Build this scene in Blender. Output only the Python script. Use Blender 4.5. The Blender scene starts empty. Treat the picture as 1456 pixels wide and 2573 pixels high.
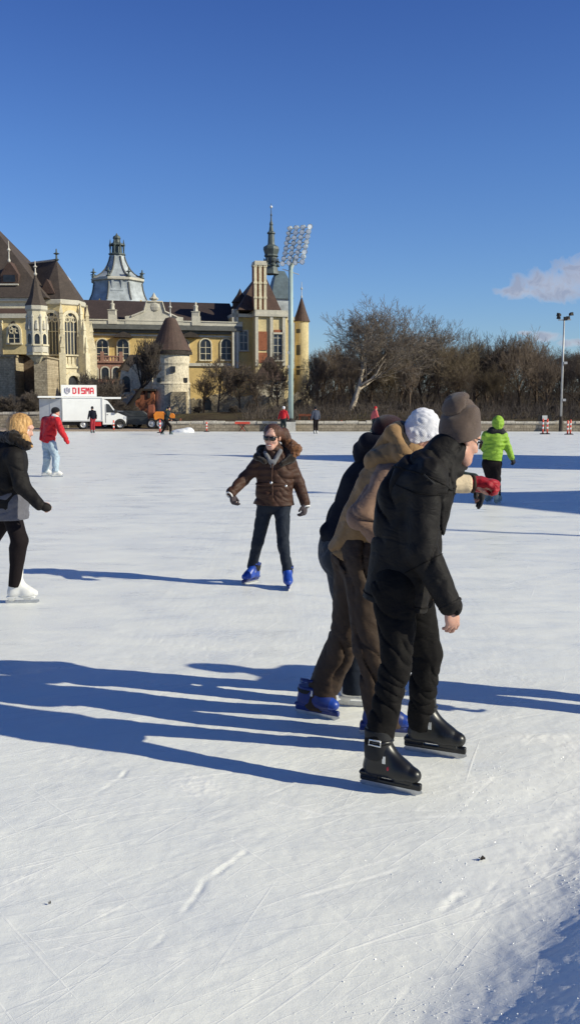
import bpy, math, random
import numpy as np
from mathutils import Vector, Matrix
S = bpy.context.scene
COL = S.collection
rnd = random.Random(7)
# ------------------------------------------------------------------ camera geometry (photo measured on a 1456 x 2573 grid)
FPX, HOR, CAMH = 2350.0, 1020.0, 1.88
TH = math.atan((1286.5 - HOR) / FPX)
CT, ST = math.cos(TH), math.sin(TH)
def ray(x, y):
    u = (x - 728) / FPX; v = -(y - 1286.5) / FPX
    return np.array([u, CT + v * ST, -ST + v * CT])
def P(x, y, Y):
    d = ray(x, y); return np.array([0, 0, CAMH]) + d * (Y / d[1])
def G(x, y, z=0.0):
    d = ray(x, y); return np.array([0, 0, CAMH]) + d * ((z - CAMH) / d[2])
def zz(y, Y): return float(P(728, y, Y)[2])
def xx(x, y, Y): return float(P(x, y, Y)[0])
def V3(*a): return np.array(a, dtype=float)
def nrm(v):
    v = np.asarray(v, dtype=float); return v / (np.linalg.norm(v) + 1e-12)

# ------------------------------------------------------------------ tagging
def tag(o, label=None, cat=None, group=None, kind=None):
    if label: o['label'] = label
    if cat: o['category'] = cat
    if group: o['group'] = group
    if kind: o['kind'] = kind
    return o
def empty(name, loc=(0, 0, 0), rz=0.0):
    o = bpy.data.objects.new(name, None); COL.objects.link(o)
    o.location = loc; o.rotation_euler = (0, 0, rz); o.empty_display_size = 0.3
    return o
def link_mesh(name, verts, faces, mat, parent=None, base=None, smooth=False, loc=None):
    me = bpy.data.meshes.new(name)
    v = np.asarray(verts, dtype=np.float32).reshape(-1, 3)
    if base is not None: v = v - np.asarray(base, dtype=np.float32)
    if isinstance(faces, np.ndarray):
        k = faces.shape[1]; n = len(faces)
        me.vertices.add(len(v)); me.vertices.foreach_set('co', v.ravel())
        me.loops.add(n * k); me.loops.foreach_set('vertex_index', faces.astype(np.int32).ravel())
        me.polygons.add(n); me.polygons.foreach_set('loop_start', np.arange(0, n * k, k, dtype=np.int32))
        me.update(calc_edges=True); me.validate()
    else:
        me.from_pydata(v.tolist(), [], faces); me.update()
    if smooth:
        me.polygons.foreach_set('use_smooth', np.ones(len(me.polygons), dtype=bool))
    if mat: me.materials.append(mat)
    o = bpy.data.objects.new(name, me); COL.objects.link(o)
    if parent is not None: o.parent = parent
    if loc is not None: o.location = loc
    return o
def copy_tree(o, parent=None):
    c = o.copy(); COL.objects.link(c)
    if parent is not None: c.parent = parent
    for ch in list(o.children): copy_tree(ch, c)
    return c

# ------------------------------------------------------------------ mesh builder
class MB:
    def __init__(s): s.v = []; s.f = []
    def add(s, verts, faces):
        n = len(s.v); s.v.extend([tuple(map(float, q)) for q in verts]); s.f.extend([tuple(i + n for i in f) for f in faces]); return s
    def box(s, F, u0, u1, v0, v1, z0, z1):
        c = [F(u, v, z) for z in (z0, z1) for (u, v) in ((u0, v0), (u1, v0), (u1, v1), (u0, v1))]
        return s.add(c, [(3, 2, 1, 0), (4, 5, 6, 7), (0, 1, 5, 4), (1, 2, 6, 5), (2, 3, 7, 6), (3, 0, 4, 7)])
    def prism(s, bottom, top):
        n = len(bottom)
        return s.add(list(bottom) + list(top), [tuple(range(n))[::-1], tuple(range(n, 2 * n))] + [(i, (i + 1) % n, n + (i + 1) % n, n + i) for i in range(n)])
    def lathe(s, c, prof, n=16, ph=0.0, sx=1.0, sy=1.0, cap=True):
        vs = []; fs = []
        for r, z in prof:
            for k in range(n):
                a = ph + 2 * math.pi * k / n; vs.append((c[0] + sx * r * math.cos(a), c[1] + sy * r * math.sin(a), c[2] + z))
        m = len(prof)
        for j in range(m - 1):
            for k in range(n):
                fs.append((j * n + k, j * n + (k + 1) % n, (j + 1) * n + (k + 1) % n, (j + 1) * n + k))
        if cap:
            fs.append(tuple(range(n))[::-1]); fs.append(tuple((m - 1) * n + k for k in range(n)))
        return s.add(vs, fs)
    def tube(s, pts, rad, n=6, closed=False):
        pts = [np.asarray(p, dtype=float) for p in pts]; m = len(pts)
        if not hasattr(rad, '__len__'): rad = [rad] * m
        vs = []; fs = []
        ref = None
        for i in range(m):
            if closed: t = pts[(i + 1) % m] - pts[i - 1]
            else: t = pts[min(i + 1, m - 1)] - pts[max(i - 1, 0)]
            t = nrm(t)
            if ref is None:
                ref = np.cross(t, [0, 0, 1.0]); 
                if np.linalg.norm(ref) < 1e-3: ref = np.cross(t, [1.0, 0, 0])
            a = nrm(ref - t * np.dot(ref, t)); b = np.cross(t, a); ref = a
            for k in range(n):
                w = 2 * math.pi * k / n; vs.append(pts[i] + rad[i] * (math.cos(w) * a + math.sin(w) * b))
        rng = m if closed else m - 1
        for i in range(rng):
            j = (i + 1) % m
            for k in range(n): fs.append((i * n + k, i * n + (k + 1) % n, j * n + (k + 1) % n, j * n + k))
        if not closed:
            fs.append(tuple(range(n))[::-1]); fs.append(tuple((m - 1) * n + k for k in range(n)))
        return s.add(vs, fs)
    def ball(s, c, r, n=10, m=6, sc=(1, 1, 1)):
        prof = [(max(1e-3, math.sin(math.pi * j / m)) , -math.cos(math.pi * j / m)) for j in range(m + 1)]
        vs = []; fs = []
        for q, z in prof:
            for k in range(n):
                a = 2 * math.pi * k / n; vs.append((c[0] + r * sc[0] * q * math.cos(a), c[1] + r * sc[1] * q * math.sin(a), c[2] + r * sc[2] * z))
        for j in range(m):
            for k in range(n): fs.append((j * n + k, j * n + (k + 1) % n, (j + 1) * n + (k + 1) % n, (j + 1) * n + k))
        return s.add(vs, fs)
    def build(s, name, mat, parent=None, base=None, smooth=False):
        return link_mesh(name, s.v, s.f, mat, parent, base, smooth)
def frame(o, ang=0.0):
    o = np.asarray(o, dtype=float); U = V3(math.cos(ang), math.sin(ang), 0); W = V3(-math.sin(ang), math.cos(ang), 0)
    def F(u, v, z): return o + U * u + W * v + V3(0, 0, z)
    F.o, F.U, F.W = o, U, W
    def uz(x, y, v=0.0):      # facade coordinates of a photo measurement
        d = ray(x, y); q = o + W * v; c = V3(0, 0, CAMH)
        t = np.dot(q - c, W) / np.dot(d, W); p = c + d * t - o
        return float(np.dot(p, U)), float(p[2])
    F.uz = uz
    return F

# ------------------------------------------------------------------ materials
def newmat(name):
    m = bpy.data.materials.new(name); m.use_nodes = True
    nt = m.node_tree; b = nt.nodes['Principled BSDF']; return m, nt, b
def L(nt, a, b): nt.links.new(a, b)
def noise_node(nt, scale, detail=4, rough=0.55, vec=None, dist=0.0):
    n = nt.nodes.new('ShaderNodeTexNoise'); n.inputs['Scale'].default_value = scale; n.inputs['Detail'].default_value = detail
    n.inputs['Roughness'].default_value = rough; n.inputs['Distortion'].default_value = dist
    if vec is not None: L(nt, vec, n.inputs['Vector'])
    return n
def objco(nt, scale=None, rot=None):
    t = nt.nodes.new('ShaderNodeTexCoord'); out = t.outputs['Object']
    if scale is not None or rot is not None:
        m = nt.nodes.new('ShaderNodeMapping'); L(nt, out, m.inputs['Vector'])
        if scale: m.inputs['Scale'].default_value = scale
        if rot: m.inputs['Rotation'].default_value = rot
        out = m.outputs['Vector']
    return out
def objrot(nt, sx, sy, rot):
    t = nt.nodes.new('ShaderNodeTexCoord'); m = nt.nodes.new('ShaderNodeMapping'); m.vector_type = 'TEXTURE'; L(nt, t.outputs['Object'], m.inputs['Vector'])
    m.inputs['Scale'].default_value = (1 / sx, 1 / sy, 1); m.inputs['Rotation'].default_value = (0, 0, rot); return m.outputs['Vector']
def ramp(nt, src, stops):
    r = nt.nodes.new('ShaderNodeValToRGB'); L(nt, src, r.inputs['Fac'])
    e = r.color_ramp.elements
    while len(e) < len(stops): e.new(0.5)
    for k, (p, c) in enumerate(stops):
        e[k].position = p; e[k].color = (c[0], c[1], c[2], 1) if hasattr(c, '__len__') else (c, c, c, 1)
    return r
def mixc(nt, fac, a, b, mode='MIX'):
    m = nt.nodes.new('ShaderNodeMix'); m.data_type = 'RGBA'; m.blend_type = mode
    if hasattr(fac, 'name') or not isinstance(fac, (int, float)): L(nt, fac, m.inputs[0])
    else: m.inputs[0].default_value = fac
    for k, q in ((6, a), (7, b)):
        if isinstance(q, (tuple, list)): m.inputs[k].default_value = (q[0], q[1], q[2], 1)
        else: L(nt, q, m.inputs[k])
    return m.outputs[2]
def math_node(nt, op, a, b=None, clamp=False):
    m = nt.nodes.new('ShaderNodeMath'); m.operation = op; m.use_clamp = clamp
    for k, q in ((0, a), (1, b)):
        if q is None: continue
        if isinstance(q, (int, float)): m.inputs[k].default_value = q
        else: L(nt, q, m.inputs[k])
    return m.outputs[0]
def bump(nt, b, h, strength=0.3, dist=0.02):
    n = nt.nodes.new('ShaderNodeBump'); n.inputs['Strength'].default_value = strength; n.inputs['Distance'].default_value = dist
    L(nt, h, n.inputs['Height']); L(nt, n.outputs['Normal'], b.inputs['Normal'])
def spread(c, k): return tuple(max(0, min(1, q * k)) for q in c)
def mat_basic(name, col, rough=0.6, var=0.2, scale=6.0, bmp=0.15, bdist=0.01, metal=0.0, spec=0.4, detail=5):
    m, nt, b = newmat(name); co = objco(nt)
    n = noise_node(nt, scale, detail, 0.6, co)
    r = ramp(nt, n.outputs['Fac'], [(0.3, spread(col, 1 - var)), (0.7, spread(col, 1 + var))])
    L(nt, r.outputs['Color'], b.inputs['Base Color'])
    b.inputs['Roughness'].default_value = rough; b.inputs['Metallic'].default_value = metal
    b.inputs['Specular IOR Level'].default_value = spec
    if bmp: bump(nt, b, n.outputs['Fac'], bmp, bdist)
    return m
def mat_fabric(name, col, rough=0.85, fold=7.0, fbump=0.5, weave=260.0, sheen=0.1, var=0.12, spec=0.25, quilt=None):
    m, nt, b = newmat(name); co = objco(nt)
    n1 = noise_node(nt, fold, 3, 0.5, objco(nt, (1, 1, 1.7)), 0.8)
    n2 = noise_node(nt, weave, 2, 0.5, co)
    n3 = noise_node(nt, 22, 3, 0.6, co)
    r = ramp(nt, n3.outputs['Fac'], [(0.3, spread(col, 1 - var)), (0.7, spread(col, 1 + var))])
    L(nt, r.outputs['Color'], b.inputs['Base Color'])
    nr = noise_node(nt, fold * 0.55, 2.2, 0.45, objco(nt, (1.25, 1.25, 0.8), (0.5, 0.35, 0.2)), 1.1); nr.noise_type = 'RIDGED_MULTIFRACTAL'; nr.normalize = True
    h = math_node(nt, 'ADD', n1.outputs['Fac'], math_node(nt, 'MULTIPLY', n2.outputs['Fac'], 0.06))
    h = math_node(nt, 'ADD', h, math_node(nt, 'MULTIPLY', nr.outputs['Fac'], 1.3))
    h = math_node(nt, 'ADD', h, math_node(nt, 'MULTIPLY', n3.outputs['Fac'], 0.18))
    if quilt:
        w = nt.nodes.new('ShaderNodeTexWave'); w.wave_type = 'BANDS'; w.bands_direction = 'Z'; w.wave_profile = 'SIN'
        w.inputs['Scale'].default_value = quilt; w.inputs['Distortion'].default_value = 0.6; L(nt, co, w.inputs['Vector'])
        h = math_node(nt, 'ADD', h, math_node(nt, 'MULTIPLY', w.outputs['Fac'], 0.5))
    bump(nt, b, h, fbump, 0.035)
    b.inputs['Roughness'].default_value = rough; b.inputs['Specular IOR Level'].default_value = spec
    b.inputs['Sheen Weight'].default_value = sheen; b.inputs['Sheen Roughness'].default_value = 0.5
    return m
def mat_knit(name, col, rib=95.0):
    m, nt, b = newmat(name); co = objco(nt)
    w = nt.nodes.new('ShaderNodeTexWave'); w.inputs['Scale'].default_value = rib; w.inputs['Distortion'].default_value = 2.0
    w.bands_direction = 'DIAGONAL'; L(nt, co, w.inputs['Vector'])
    n = noise_node(nt, 60, 4, 0.7, co)
    n0 = noise_node(nt, 9, 3, 0.6, co)
    r = ramp(nt, math_node(nt, 'MULTIPLY', math_node(nt, 'ADD', n.outputs['Fac'], n0.outputs['Fac']), 0.5), [(0.3, spread(col, 0.72)), (0.72, spread(col, 1.25))])
    L(nt, r.outputs['Color'], b.inputs['Base Color'])
    h = math_node(nt, 'ADD', math_node(nt, 'MULTIPLY', w.outputs['Fac'], 0.4), n.outputs['Fac'])
    bump(nt, b, h, 0.5, 0.008); b.inputs['Roughness'].default_value = 0.95; b.inputs['Specular IOR Level'].default_value = 0.1
    b.inputs['Sheen Weight'].default_value = 0.25
    return m
def mat_skin(name, col=(0.52, 0.28, 0.2)):
    m, nt, b = newmat(name); co = objco(nt)
    n = noise_node(nt, 30, 4, 0.6, co)
    r = ramp(nt, n.outputs['Fac'], [(0.3, spread(col, 0.85)), (0.7, (col[0] * 1.1, col[1] * 1.1, col[2] * 1.1))])
    L(nt, r.outputs['Color'], b.inputs['Base Color']); b.inputs['Roughness'].default_value = 0.5
    b.inputs['Subsurface Weight'].default_value = 0.12; b.inputs['Subsurface Radius'].default_value = (0.02, 0.008, 0.004)
    b.inputs['Subsurface Scale'].default_value = 0.3
    bump(nt, b, noise_node(nt, 140, 3, 0.6, co).outputs['Fac'], 0.12, 0.003)
    return m
def mat_stone(name, col, dark=(0.1, 0.08, 0.06), scale=1.2, mix=0.5, rough=0.9, brick=None, stain=0.35, bmp=0.5):
    m, nt, b = newmat(name); co = objco(nt)
    n = noise_node(nt, scale, 8, 0.72, co); n2 = noise_node(nt, scale * 5.3, 5, 0.7, co)
    st = noise_node(nt, 0.9, 5, 0.7, objco(nt, (1, 1, 0.22)))
    r = ramp(nt, n.outputs['Fac'], [(0.36, spread(col, 1 - 0.4 * mix)), (0.62, spread(col, 1.08))])
    c = mixc(nt, math_node(nt, 'MULTIPLY', ramp(nt, st.outputs['Fac'], [(0.48, 0.0), (0.72, 1.0)]).outputs['Color'], stain), r.outputs['Color'], dark)
    c = mixc(nt, 0.55 * mix, c, ramp(nt, n2.outputs['Fac'], [(0.38, spread(col, 0.45)), (0.6, spread(col, 1.15))]).outputs['Color'])
    h = n2.outputs['Fac']
    if brick:
        bt = nt.nodes.new('ShaderNodeTexBrick'); bt.inputs['Scale'].default_value = brick[0]; bt.offset = 0.5
        bt.inputs['Mortar Size'].default_value = 0.03; bt.inputs['Color1'].default_value = (1, 1, 1, 1); bt.inputs['Color2'].default_value = (0.72, 0.7, 0.68, 1)
        bt.inputs['Mortar'].default_value = (brick[1],) * 3 + (1,)
        mp = nt.nodes.new('ShaderNodeMapping'); mp.inputs['Rotation'].default_value = (math.pi / 2, 0, 0); L(nt, co, mp.inputs['Vector']); L(nt, mp.outputs[0], bt.inputs['Vector'])
        c = mixc(nt, 0.85, c, bt.outputs['Color'], 'MULTIPLY')
    L(nt, c, b.inputs['Base Color']); b.inputs['Roughness'].default_value = rough; b.inputs['Specular IOR Level'].default_value = 0.2
    bump(nt, b, h, bmp, 0.06)
    return m
def mat_roof(name, col, row=2.6, var=0.35):
    m, nt, b = newmat(name); co = objco(nt)
    w = nt.nodes.new('ShaderNodeTexWave'); w.bands_direction = 'Z'; w.wave_profile = 'SAW'; w.inputs['Scale'].default_value = row; w.inputs['Distortion'].default_value = 0.5; L(nt, co, w.inputs['Vector'])
    n = noise_node(nt, 0.8, 6, 0.7, co); n2 = noise_node(nt, 5, 4, 0.75, co)
    s = math_node(nt, 'MULTIPLY', math_node(nt, 'ADD', n.outputs['Fac'], n2.outputs['Fac']), 0.5)
    r = ramp(nt, s, [(0.36, spread(col, 1 - var)), (0.62, spread(col, 1 + var))])
    c = mixc(nt, 0.35, r.outputs['Color'], w.outputs['Color'], 'MULTIPLY')
    L(nt, c, b.inputs['Base Color']); b.inputs['Roughness'].default_value = 0.8
    bump(nt, b, math_node(nt, 'ADD', w.outputs['Fac'], n2.outputs['Fac']), 0.4, 0.06)
    return m
def mat_glass_dark(name, col=(0.03, 0.035, 0.045), rough=0.12):
    m, nt, b = newmat(name)
    n = noise_node(nt, 1.7, 3, 0.5, objco(nt))
    L(nt, ramp(nt, n.outputs['Fac'], [(0.35, spread(col, 0.6)), (0.65, spread(col, 1.7))]).outputs['Color'], b.inputs['Base Color'])
    b.inputs['Roughness'].default_value = rough; b.inputs['Specular IOR Level'].default_value = 0.6
    bump(nt, b, noise_node(nt, 3.0, 2, 0.5, objco(nt)).outputs['Fac'], 0.1, 0.02)
    return m
def mat_bark(name, col, var=0.35, rough=0.9):
    m, nt, b = newmat(name)
    n = noise_node(nt, 3.0, 5, 0.7, objco(nt, (1, 1, 0.35)))
    oi = nt.nodes.new('ShaderNodeObjectInfo')
    r = ramp(nt, n.outputs['Fac'], [(0.33, spread(col, 1 - var)), (0.66, spread(col, 1 + var))])
    hs = nt.nodes.new('ShaderNodeHueSaturation'); L(nt, r.outputs['Color'], hs.inputs['Color'])
    L(nt, math_node(nt, 'ADD', math_node(nt, 'MULTIPLY', oi.outputs['Random'], 0.6), 0.7), hs.inputs['Value'])
    L(nt, hs.outputs['Color'], b.inputs['Base Color']); b.inputs['Roughness'].default_value = rough; b.inputs['Specular IOR Level'].default_value = 0.15
    return m
# ------------------------------------------------------------------ signed distance modelling (bodies, clothes, boots)
def cone(a, b, ra, rb, flat=None):
    a = np.asarray(a, np.float32); b = np.asarray(b, np.float32); ab = b - a; L2 = float(ab @ ab) + 1e-9
    def f(p):
        q = p - a; h = np.clip((q @ ab) / L2, 0, 1); q = q - h[:, None] * ab
        if flat is not None:
            ax, k = flat; q = q + ((q @ ax) * (1 / k - 1))[:, None] * ax
            return (np.sqrt((q * q).sum(1)) - (ra + (rb - ra) * h)) * min(1, k)
        return np.sqrt((q * q).sum(1)) - (ra + (rb - ra) * h)
    f.c = (a + b) / 2; f.R = math.sqrt(L2) / 2 + max(ra, rb) * max(1, flat[1] if flat is not None else 1)
    return f
def fl(ax, k): return (np.asarray(nrm(ax), np.float32), float(k))
def ell(c, r, axes=None):
    c = np.asarray(c, np.float32); r = np.asarray(r, np.float32); A = None if axes is None else np.asarray(axes, np.float32)
    def f(p):
        q = p - c
        if A is not None: q = q @ A.T
        k0 = np.sqrt(((q / r) ** 2).sum(1)); k1 = np.sqrt(((q / (r * r)) ** 2).sum(1)) + 1e-6
        return k0 * (k0 - 1) / k1
    f.c = c; f.R = float(r.max()); return f
def rbox(c, h, axes=None, rad=0.01):
    c = np.asarray(c, np.float32); h = np.asarray(h, np.float32) - rad; A = None if axes is None else np.asarray(axes, np.float32)
    def f(p):
        q = p - c
        if A is not None: q = q @ A.T
        d = np.abs(q) - h
        return np.sqrt((np.maximum(d, 0) ** 2).sum(1)) + np.minimum(d.max(1), 0) - rad
    f.c = c; f.R = float(np.linalg.norm(h)) + rad; return f
def clip(g, pt, n):
    pt = np.asarray(pt, np.float32); n = nrm(n).astype(np.float32)
    def f(p): return np.maximum(g(p), (p - pt) @ n)
    f.c = g.c; f.R = g.R; return f
def smin(a, b, k):
    h = np.clip(0.5 + 0.5 * (b - a) / k, 0, 1); return b + (a - b) * h - k * h * (1 - h)
class Waves:
    def __init__(s, seed, lam, n=5, axis=None, spread_=1.0):
        r = np.random.RandomState(seed); k = r.normal(size=(n, 3)) * spread_
        if axis is not None: k = k + np.asarray(axis) * 1.6
        k = k / np.linalg.norm(k, axis=1)[:, None] * (2 * math.pi / lam) * r.uniform(0.75, 1.35, size=(n, 1))
        s.k = k.T.astype(np.float32); s.ph = r.uniform(0, 6.28, n).astype(np.float32)
    def __call__(s, p): return np.sin(p @ s.k + s.ph).mean(1)
def folds(seed, lam=0.11, amp=0.012, axis=(0, 0, 1)):
    m1 = Waves(seed, 0.42, 4); m2 = Waves(seed + 7, 0.36, 4); wx = [Waves(seed + 20 + k, 0.33, 4) for k in range(3)]; low = Waves(seed + 3, lam * 2.0, 5); hi = Waves(seed + 4, lam * 0.6, 5)
    r = np.random.RandomState(seed); ks = []
    for k in range(2):
        d = np.asarray(axis, float) + r.normal(size=3) * 0.75; ks.append((d / np.linalg.norm(d) * math.pi / (lam * r.uniform(1.1, 1.6))).astype(np.float32))
    def f(p):
        q = p + 0.085 * np.stack([w(p) for w in wx], 1)
        o = -0.38 * low(p) - 0.28 * hi(p)
        for k, m in zip(ks, (m1, m2)):
            s = np.abs(np.sin(q @ k)); o = o + 1.9 * (1 - s) ** 5 * np.clip(m(p) * 2.4 + 0.35, 0, 1) - 0.9 * np.clip(s - 0.55, 0, 1) * np.clip(m(p) * 2.4 + 0.35, 0, 1)
        return amp * 0.8 * o
    return f
def smooth_union(prims, k=0.03, cuts=(), disp=None, subs=()):
    """prims: list of f or (f, k); cuts: (point, normal) keep the side the normal points away from; subs: subtracted shapes"""
    pr = [(q if isinstance(q, tuple) else (q, k)) for q in prims]
    def f(p, cull=False):
        d = None
        for g, kk in pr:
            if cull:
                e = np.full(len(p), 9.0, np.float32); q = p - g.c; m = (q * q).sum(1) < (g.R + 0.12) ** 2
                if m.any(): e[m] = g(p[m])
            else: e = g(p)
            d = e if d is None else smin(d, e, kk)
        if disp is not None: d = d + disp(p)
        for g, kk in subs: d = -smin(-d, g(p), kk)
        for pt, n in cuts: d = np.maximum(d, (p - np.float32(pt)) @ np.float32(nrm(n)))
        return d
    lo = np.min([np.asarray(g.c) - g.R for g, _ in pr], axis=0) - 0.03; hi = np.max([np.asarray(g.c) + g.R for g, _ in pr], axis=0) + 0.03
    f.lo, f.hi = lo, hi
    return f
def sdf_mesh(f, vox):
    lo, hi = f.lo, f.hi; B = 6
    n = np.ceil((hi - lo) / (vox * B)).astype(int) + 1; nb = n; n = n * B + 1
    g = np.stack(np.meshgrid(*[np.arange(q) for q in nb], indexing='ij'), -1).reshape(-1, 3)
    cen = (lo + (g * B + B / 2) * vox).astype(np.float32)
    d = f(cen); keep = np.abs(d) < B * vox * 0.87 * 1.5 + 0.02
    D = np.empty(tuple(n), np.float32)
    big = d.reshape(tuple(nb))
    rep = np.repeat(np.repeat(np.repeat(np.sign(big), B, 0), B, 1), B, 2); D[:] = 1.0; D[:-1, :-1, :-1] = rep
    M = np.zeros(tuple(n), bool)
    kb = g[keep]; off = np.stack(np.meshgrid(*[np.arange(B + 1)] * 3, indexing='ij'), -1).reshape(-1, 3)
    idx = (kb[:, None, :] * B + off[None]).reshape(-1, 3); M[idx[:, 0], idx[:, 1], idx[:, 2]] = True
    ii = np.argwhere(M); pts = (lo + ii * vox).astype(np.float32)
    D[M] = np.concatenate([f(pts[i:i + 150000], True) for i in range(0, len(pts), 150000)])
    D[0] = D[-1] = 1; D[:, 0] = D[:, -1] = 1; D[:, :, 0] = D[:, :, -1] = 1
    ins = D < 0
    cnt = np.zeros(tuple(n - 1), np.int8)
    for a in (0, 1):
        for b in (0, 1):
            for c in (0, 1): cnt += ins[a:n[0] - 1 + a, b:n[1] - 1 + b, c:n[2] - 1 + c]
    act = (cnt > 0) & (cnt < 8); ci = np.argwhere(act)
    vid = np.full(tuple(n - 1), -1, np.int32); vid[act] = np.arange(len(ci))
    acc = np.zeros((len(ci), 3), np.float32); num = np.zeros(len(ci), np.float32)
    for ax in range(3):
        o1, o2 = [q for q in range(3) if q != ax]
        for a in (0, 1):
            for b in (0, 1):
                s = ci.copy(); s[:, o1] += a; s[:, o2] += b; e = s.copy(); e[:, ax] += 1
                d0 = D[s[:, 0], s[:, 1], s[:, 2]]; d1 = D[e[:, 0], e[:, 1], e[:, 2]]
                m = (d0 < 0) != (d1 < 0); t = np.where(m, d0 / (d0 - d1 + 1e-12), 0)
                q = np.zeros((len(ci), 3), np.float32); q[:, ax] = t; q[:, o1] = a; q[:, o2] = b
                acc[m] += q[m]; num[m] += 1
    verts = lo + (ci + acc / np.maximum(num, 1)[:, None]) * vox
    quads = []
    for ax in range(3):
        o1, o2 = [(1, 2), (2, 0), (0, 1)][ax]
        sl0 = [slice(1, None)] * 3; sl0[ax] = slice(0, -1); sl1 = [slice(1, None)] * 3; sl1[ax] = slice(1, None)
        A = ins[tuple(sl0)]; Bq = ins[tuple(sl1)]
        e = np.argwhere(A != Bq); flip = A[e[:, 0], e[:, 1], e[:, 2]]
        base = e + 1; base[:, ax] -= 1
        def cell(da, db):
            q = base.copy(); q[:, o1] -= da; q[:, o2] -= db; return np.minimum(q, n - 2)
        c = [cell(1, 1), cell(0, 1), cell(0, 0), cell(1, 0)]
        Q = np.stack([vid[q[:, 0], q[:, 1], q[:, 2]] for q in c], 1)
        Q[~flip] = Q[~flip][:, ::-1]; quads.append(Q)
    quads = np.concatenate(quads); quads = quads[(quads >= 0).all(1)]
    return verts, quads
def surf(f, p, d, far=0.5):
    d = nrm(d); t = np.arange(0, far, 0.003); q = np.asarray(p) + t[:, None] * d; v = f(q.astype(np.float32)); i = np.where(v > 0)[0]
    return q[i[0]] if len(i) else np.asarray(p)
def seam_ring(name, f, c, axis, mat, parent, base, rad=0.003, n=40, a0=0.0, a1=2 * math.pi, tilt=None):
    axis = nrm(axis); u = nrm(np.cross(axis, [0.31, 0.2, 0.93] if abs(axis[2]) < 0.9 else [1.0, 0, 0])); w = np.cross(axis, u); full = a1 - a0 > 6.2
    pts = [surf(f, c, u * math.cos(t) + w * math.sin(t), 0.4) for t in np.linspace(a0, a1, n + 1)[: n if full else n + 1]]
    mb = MB(); mb.tube(pts, rad, 5, full); return mb.build(name, mat, parent, base, True)
def sdf_obj(name, f, vox, mat, parent=None, base=None):
    v, q = sdf_mesh(f, vox)
    return link_mesh(name, v, q, mat, parent, base, smooth=True)
# ------------------------------------------------------------------ world, sun, camera
SUN_EL = math.radians(28.2); SUN_AZ = math.atan2(0.945, -0.326)      # clockwise from +Y
sd = V3(math.sin(SUN_AZ) * math.cos(SUN_EL), math.cos(SUN_AZ) * math.cos(SUN_EL), math.sin(SUN_EL))
W = bpy.data.worlds.new('World'); S.world = W; W.use_nodes = True
nt = W.node_tree; bg = nt.nodes['Background']
sky = nt.nodes.new('ShaderNodeTexSky'); sky.sky_type = 'NISHITA'; sky.sun_disc = False
sky.sun_elevation = SUN_EL; sky.sun_rotation = SUN_AZ; sky.air_density = 1.0; sky.dust_density = 0.3; sky.ozone_density = 3.0; sky.altitude = 100
tc = nt.nodes.new('ShaderNodeTexCoord'); sep = nt.nodes.new('ShaderNodeSeparateXYZ'); L(nt, tc.outputs['Generated'], sep.inputs[0])
zr = ramp(nt, sep.outputs['Z'], [(0.0, (0.84, 0.98, 1.2)), (0.12, (0.7, 0.91, 1.25)), (0.25, (0.58, 0.82, 1.26)), (0.40, (0.42, 0.63, 1.16)), (0.6, (0.3, 0.45, 0.86)), (0.85, (0.25, 0.38, 0.72))])
skyc = mixc(nt, 1.0, sky.outputs['Color'], zr.outputs['Color'], 'MULTIPLY')
# fair-weather clouds: lumps in direction space low above the wood
ux = math_node(nt, 'DIVIDE', sep.outputs['X'], math_node(nt, 'MAXIMUM', sep.outputs['Y'], 0.05)); uz_ = math_node(nt, 'DIVIDE', sep.outputs['Z'], math_node(nt, 'MAXIMUM', sep.outputs['Y'], 0.05))
cmb = nt.nodes.new('ShaderNodeCombineXYZ'); L(nt, ux, cmb.inputs[0]); L(nt, uz_, cmb.inputs[1])
cn = noise_node(nt, 50, 6, 0.6, cmb.outputs[0], 0.5); cn2 = noise_node(nt, 9, 4, 0.6, cmb.outputs[0])
def puff(cx, cz, rx, rz, amp=1.7):
    a = math_node(nt, 'DIVIDE', math_node(nt, 'SUBTRACT', ux, cx), rx); b_ = math_node(nt, 'DIVIDE', math_node(nt, 'SUBTRACT', uz_, cz), rz)
    d = math_node(nt, 'ADD', math_node(nt, 'MULTIPLY', a, a), math_node(nt, 'MULTIPLY', b_, b_))
    e = math_node(nt, 'SUBTRACT', 1.0, d)
    return math_node(nt, 'ADD', math_node(nt, 'MULTIPLY', e, 0.6), math_node(nt, 'MULTIPLY', math_node(nt, 'SUBTRACT', cn.outputs['Fac'], 0.5), amp))
def dz(px, py):
    d = ray(px, py); return d[0] / d[1], d[2] / d[1]
fields = []
for px, py, wx, wy in ((1400, 718, 125, 46), (1315, 735, 80, 20), (1480, 698, 110, 60), (1370, 846, 46, 15), (1318, 836, 22, 8), (1440, 862, 50, 12),):
    cx, cz = dz(px, py); fields.append(puff(cx, cz, wx / FPX, wy / FPX))
tot = fields[0]
for q in fields[1:]: tot = math_node(nt, 'MAXIMUM', tot, q)
cm = ramp(nt, tot, [(0.0, 0.0), (0.5, 1.0)])
shade = ramp(nt, math_node(nt, 'ADD', math_node(nt, 'MULTIPLY', tot, 0.35), math_node(nt, 'MULTIPLY', cn.outputs['Fac'], 0.75)), [(0.3, (1.0, 1.0, 1.0)), (0.65, (0.55, 0.58, 0.67))])
SKY_STR = 0.1
ccol = mixc(nt, 1.0, shade.outputs['Color'], (0.64 / SKY_STR, 0.64 / SKY_STR, 0.7 / SKY_STR), 'MULTIPLY')
fin = mixc(nt, math_node(nt, 'MULTIPLY', cm.outputs['Color'], 0.74), skyc, ccol)
L(nt, fin, bg.inputs['Color']); bg.inputs['Strength'].default_value = SKY_STR
sl = bpy.data.lights.new('sun', 'SUN'); sl.energy = 5.0; sl.angle = math.radians(0.5); sl.color = (1.0, 0.945, 0.75)
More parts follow.
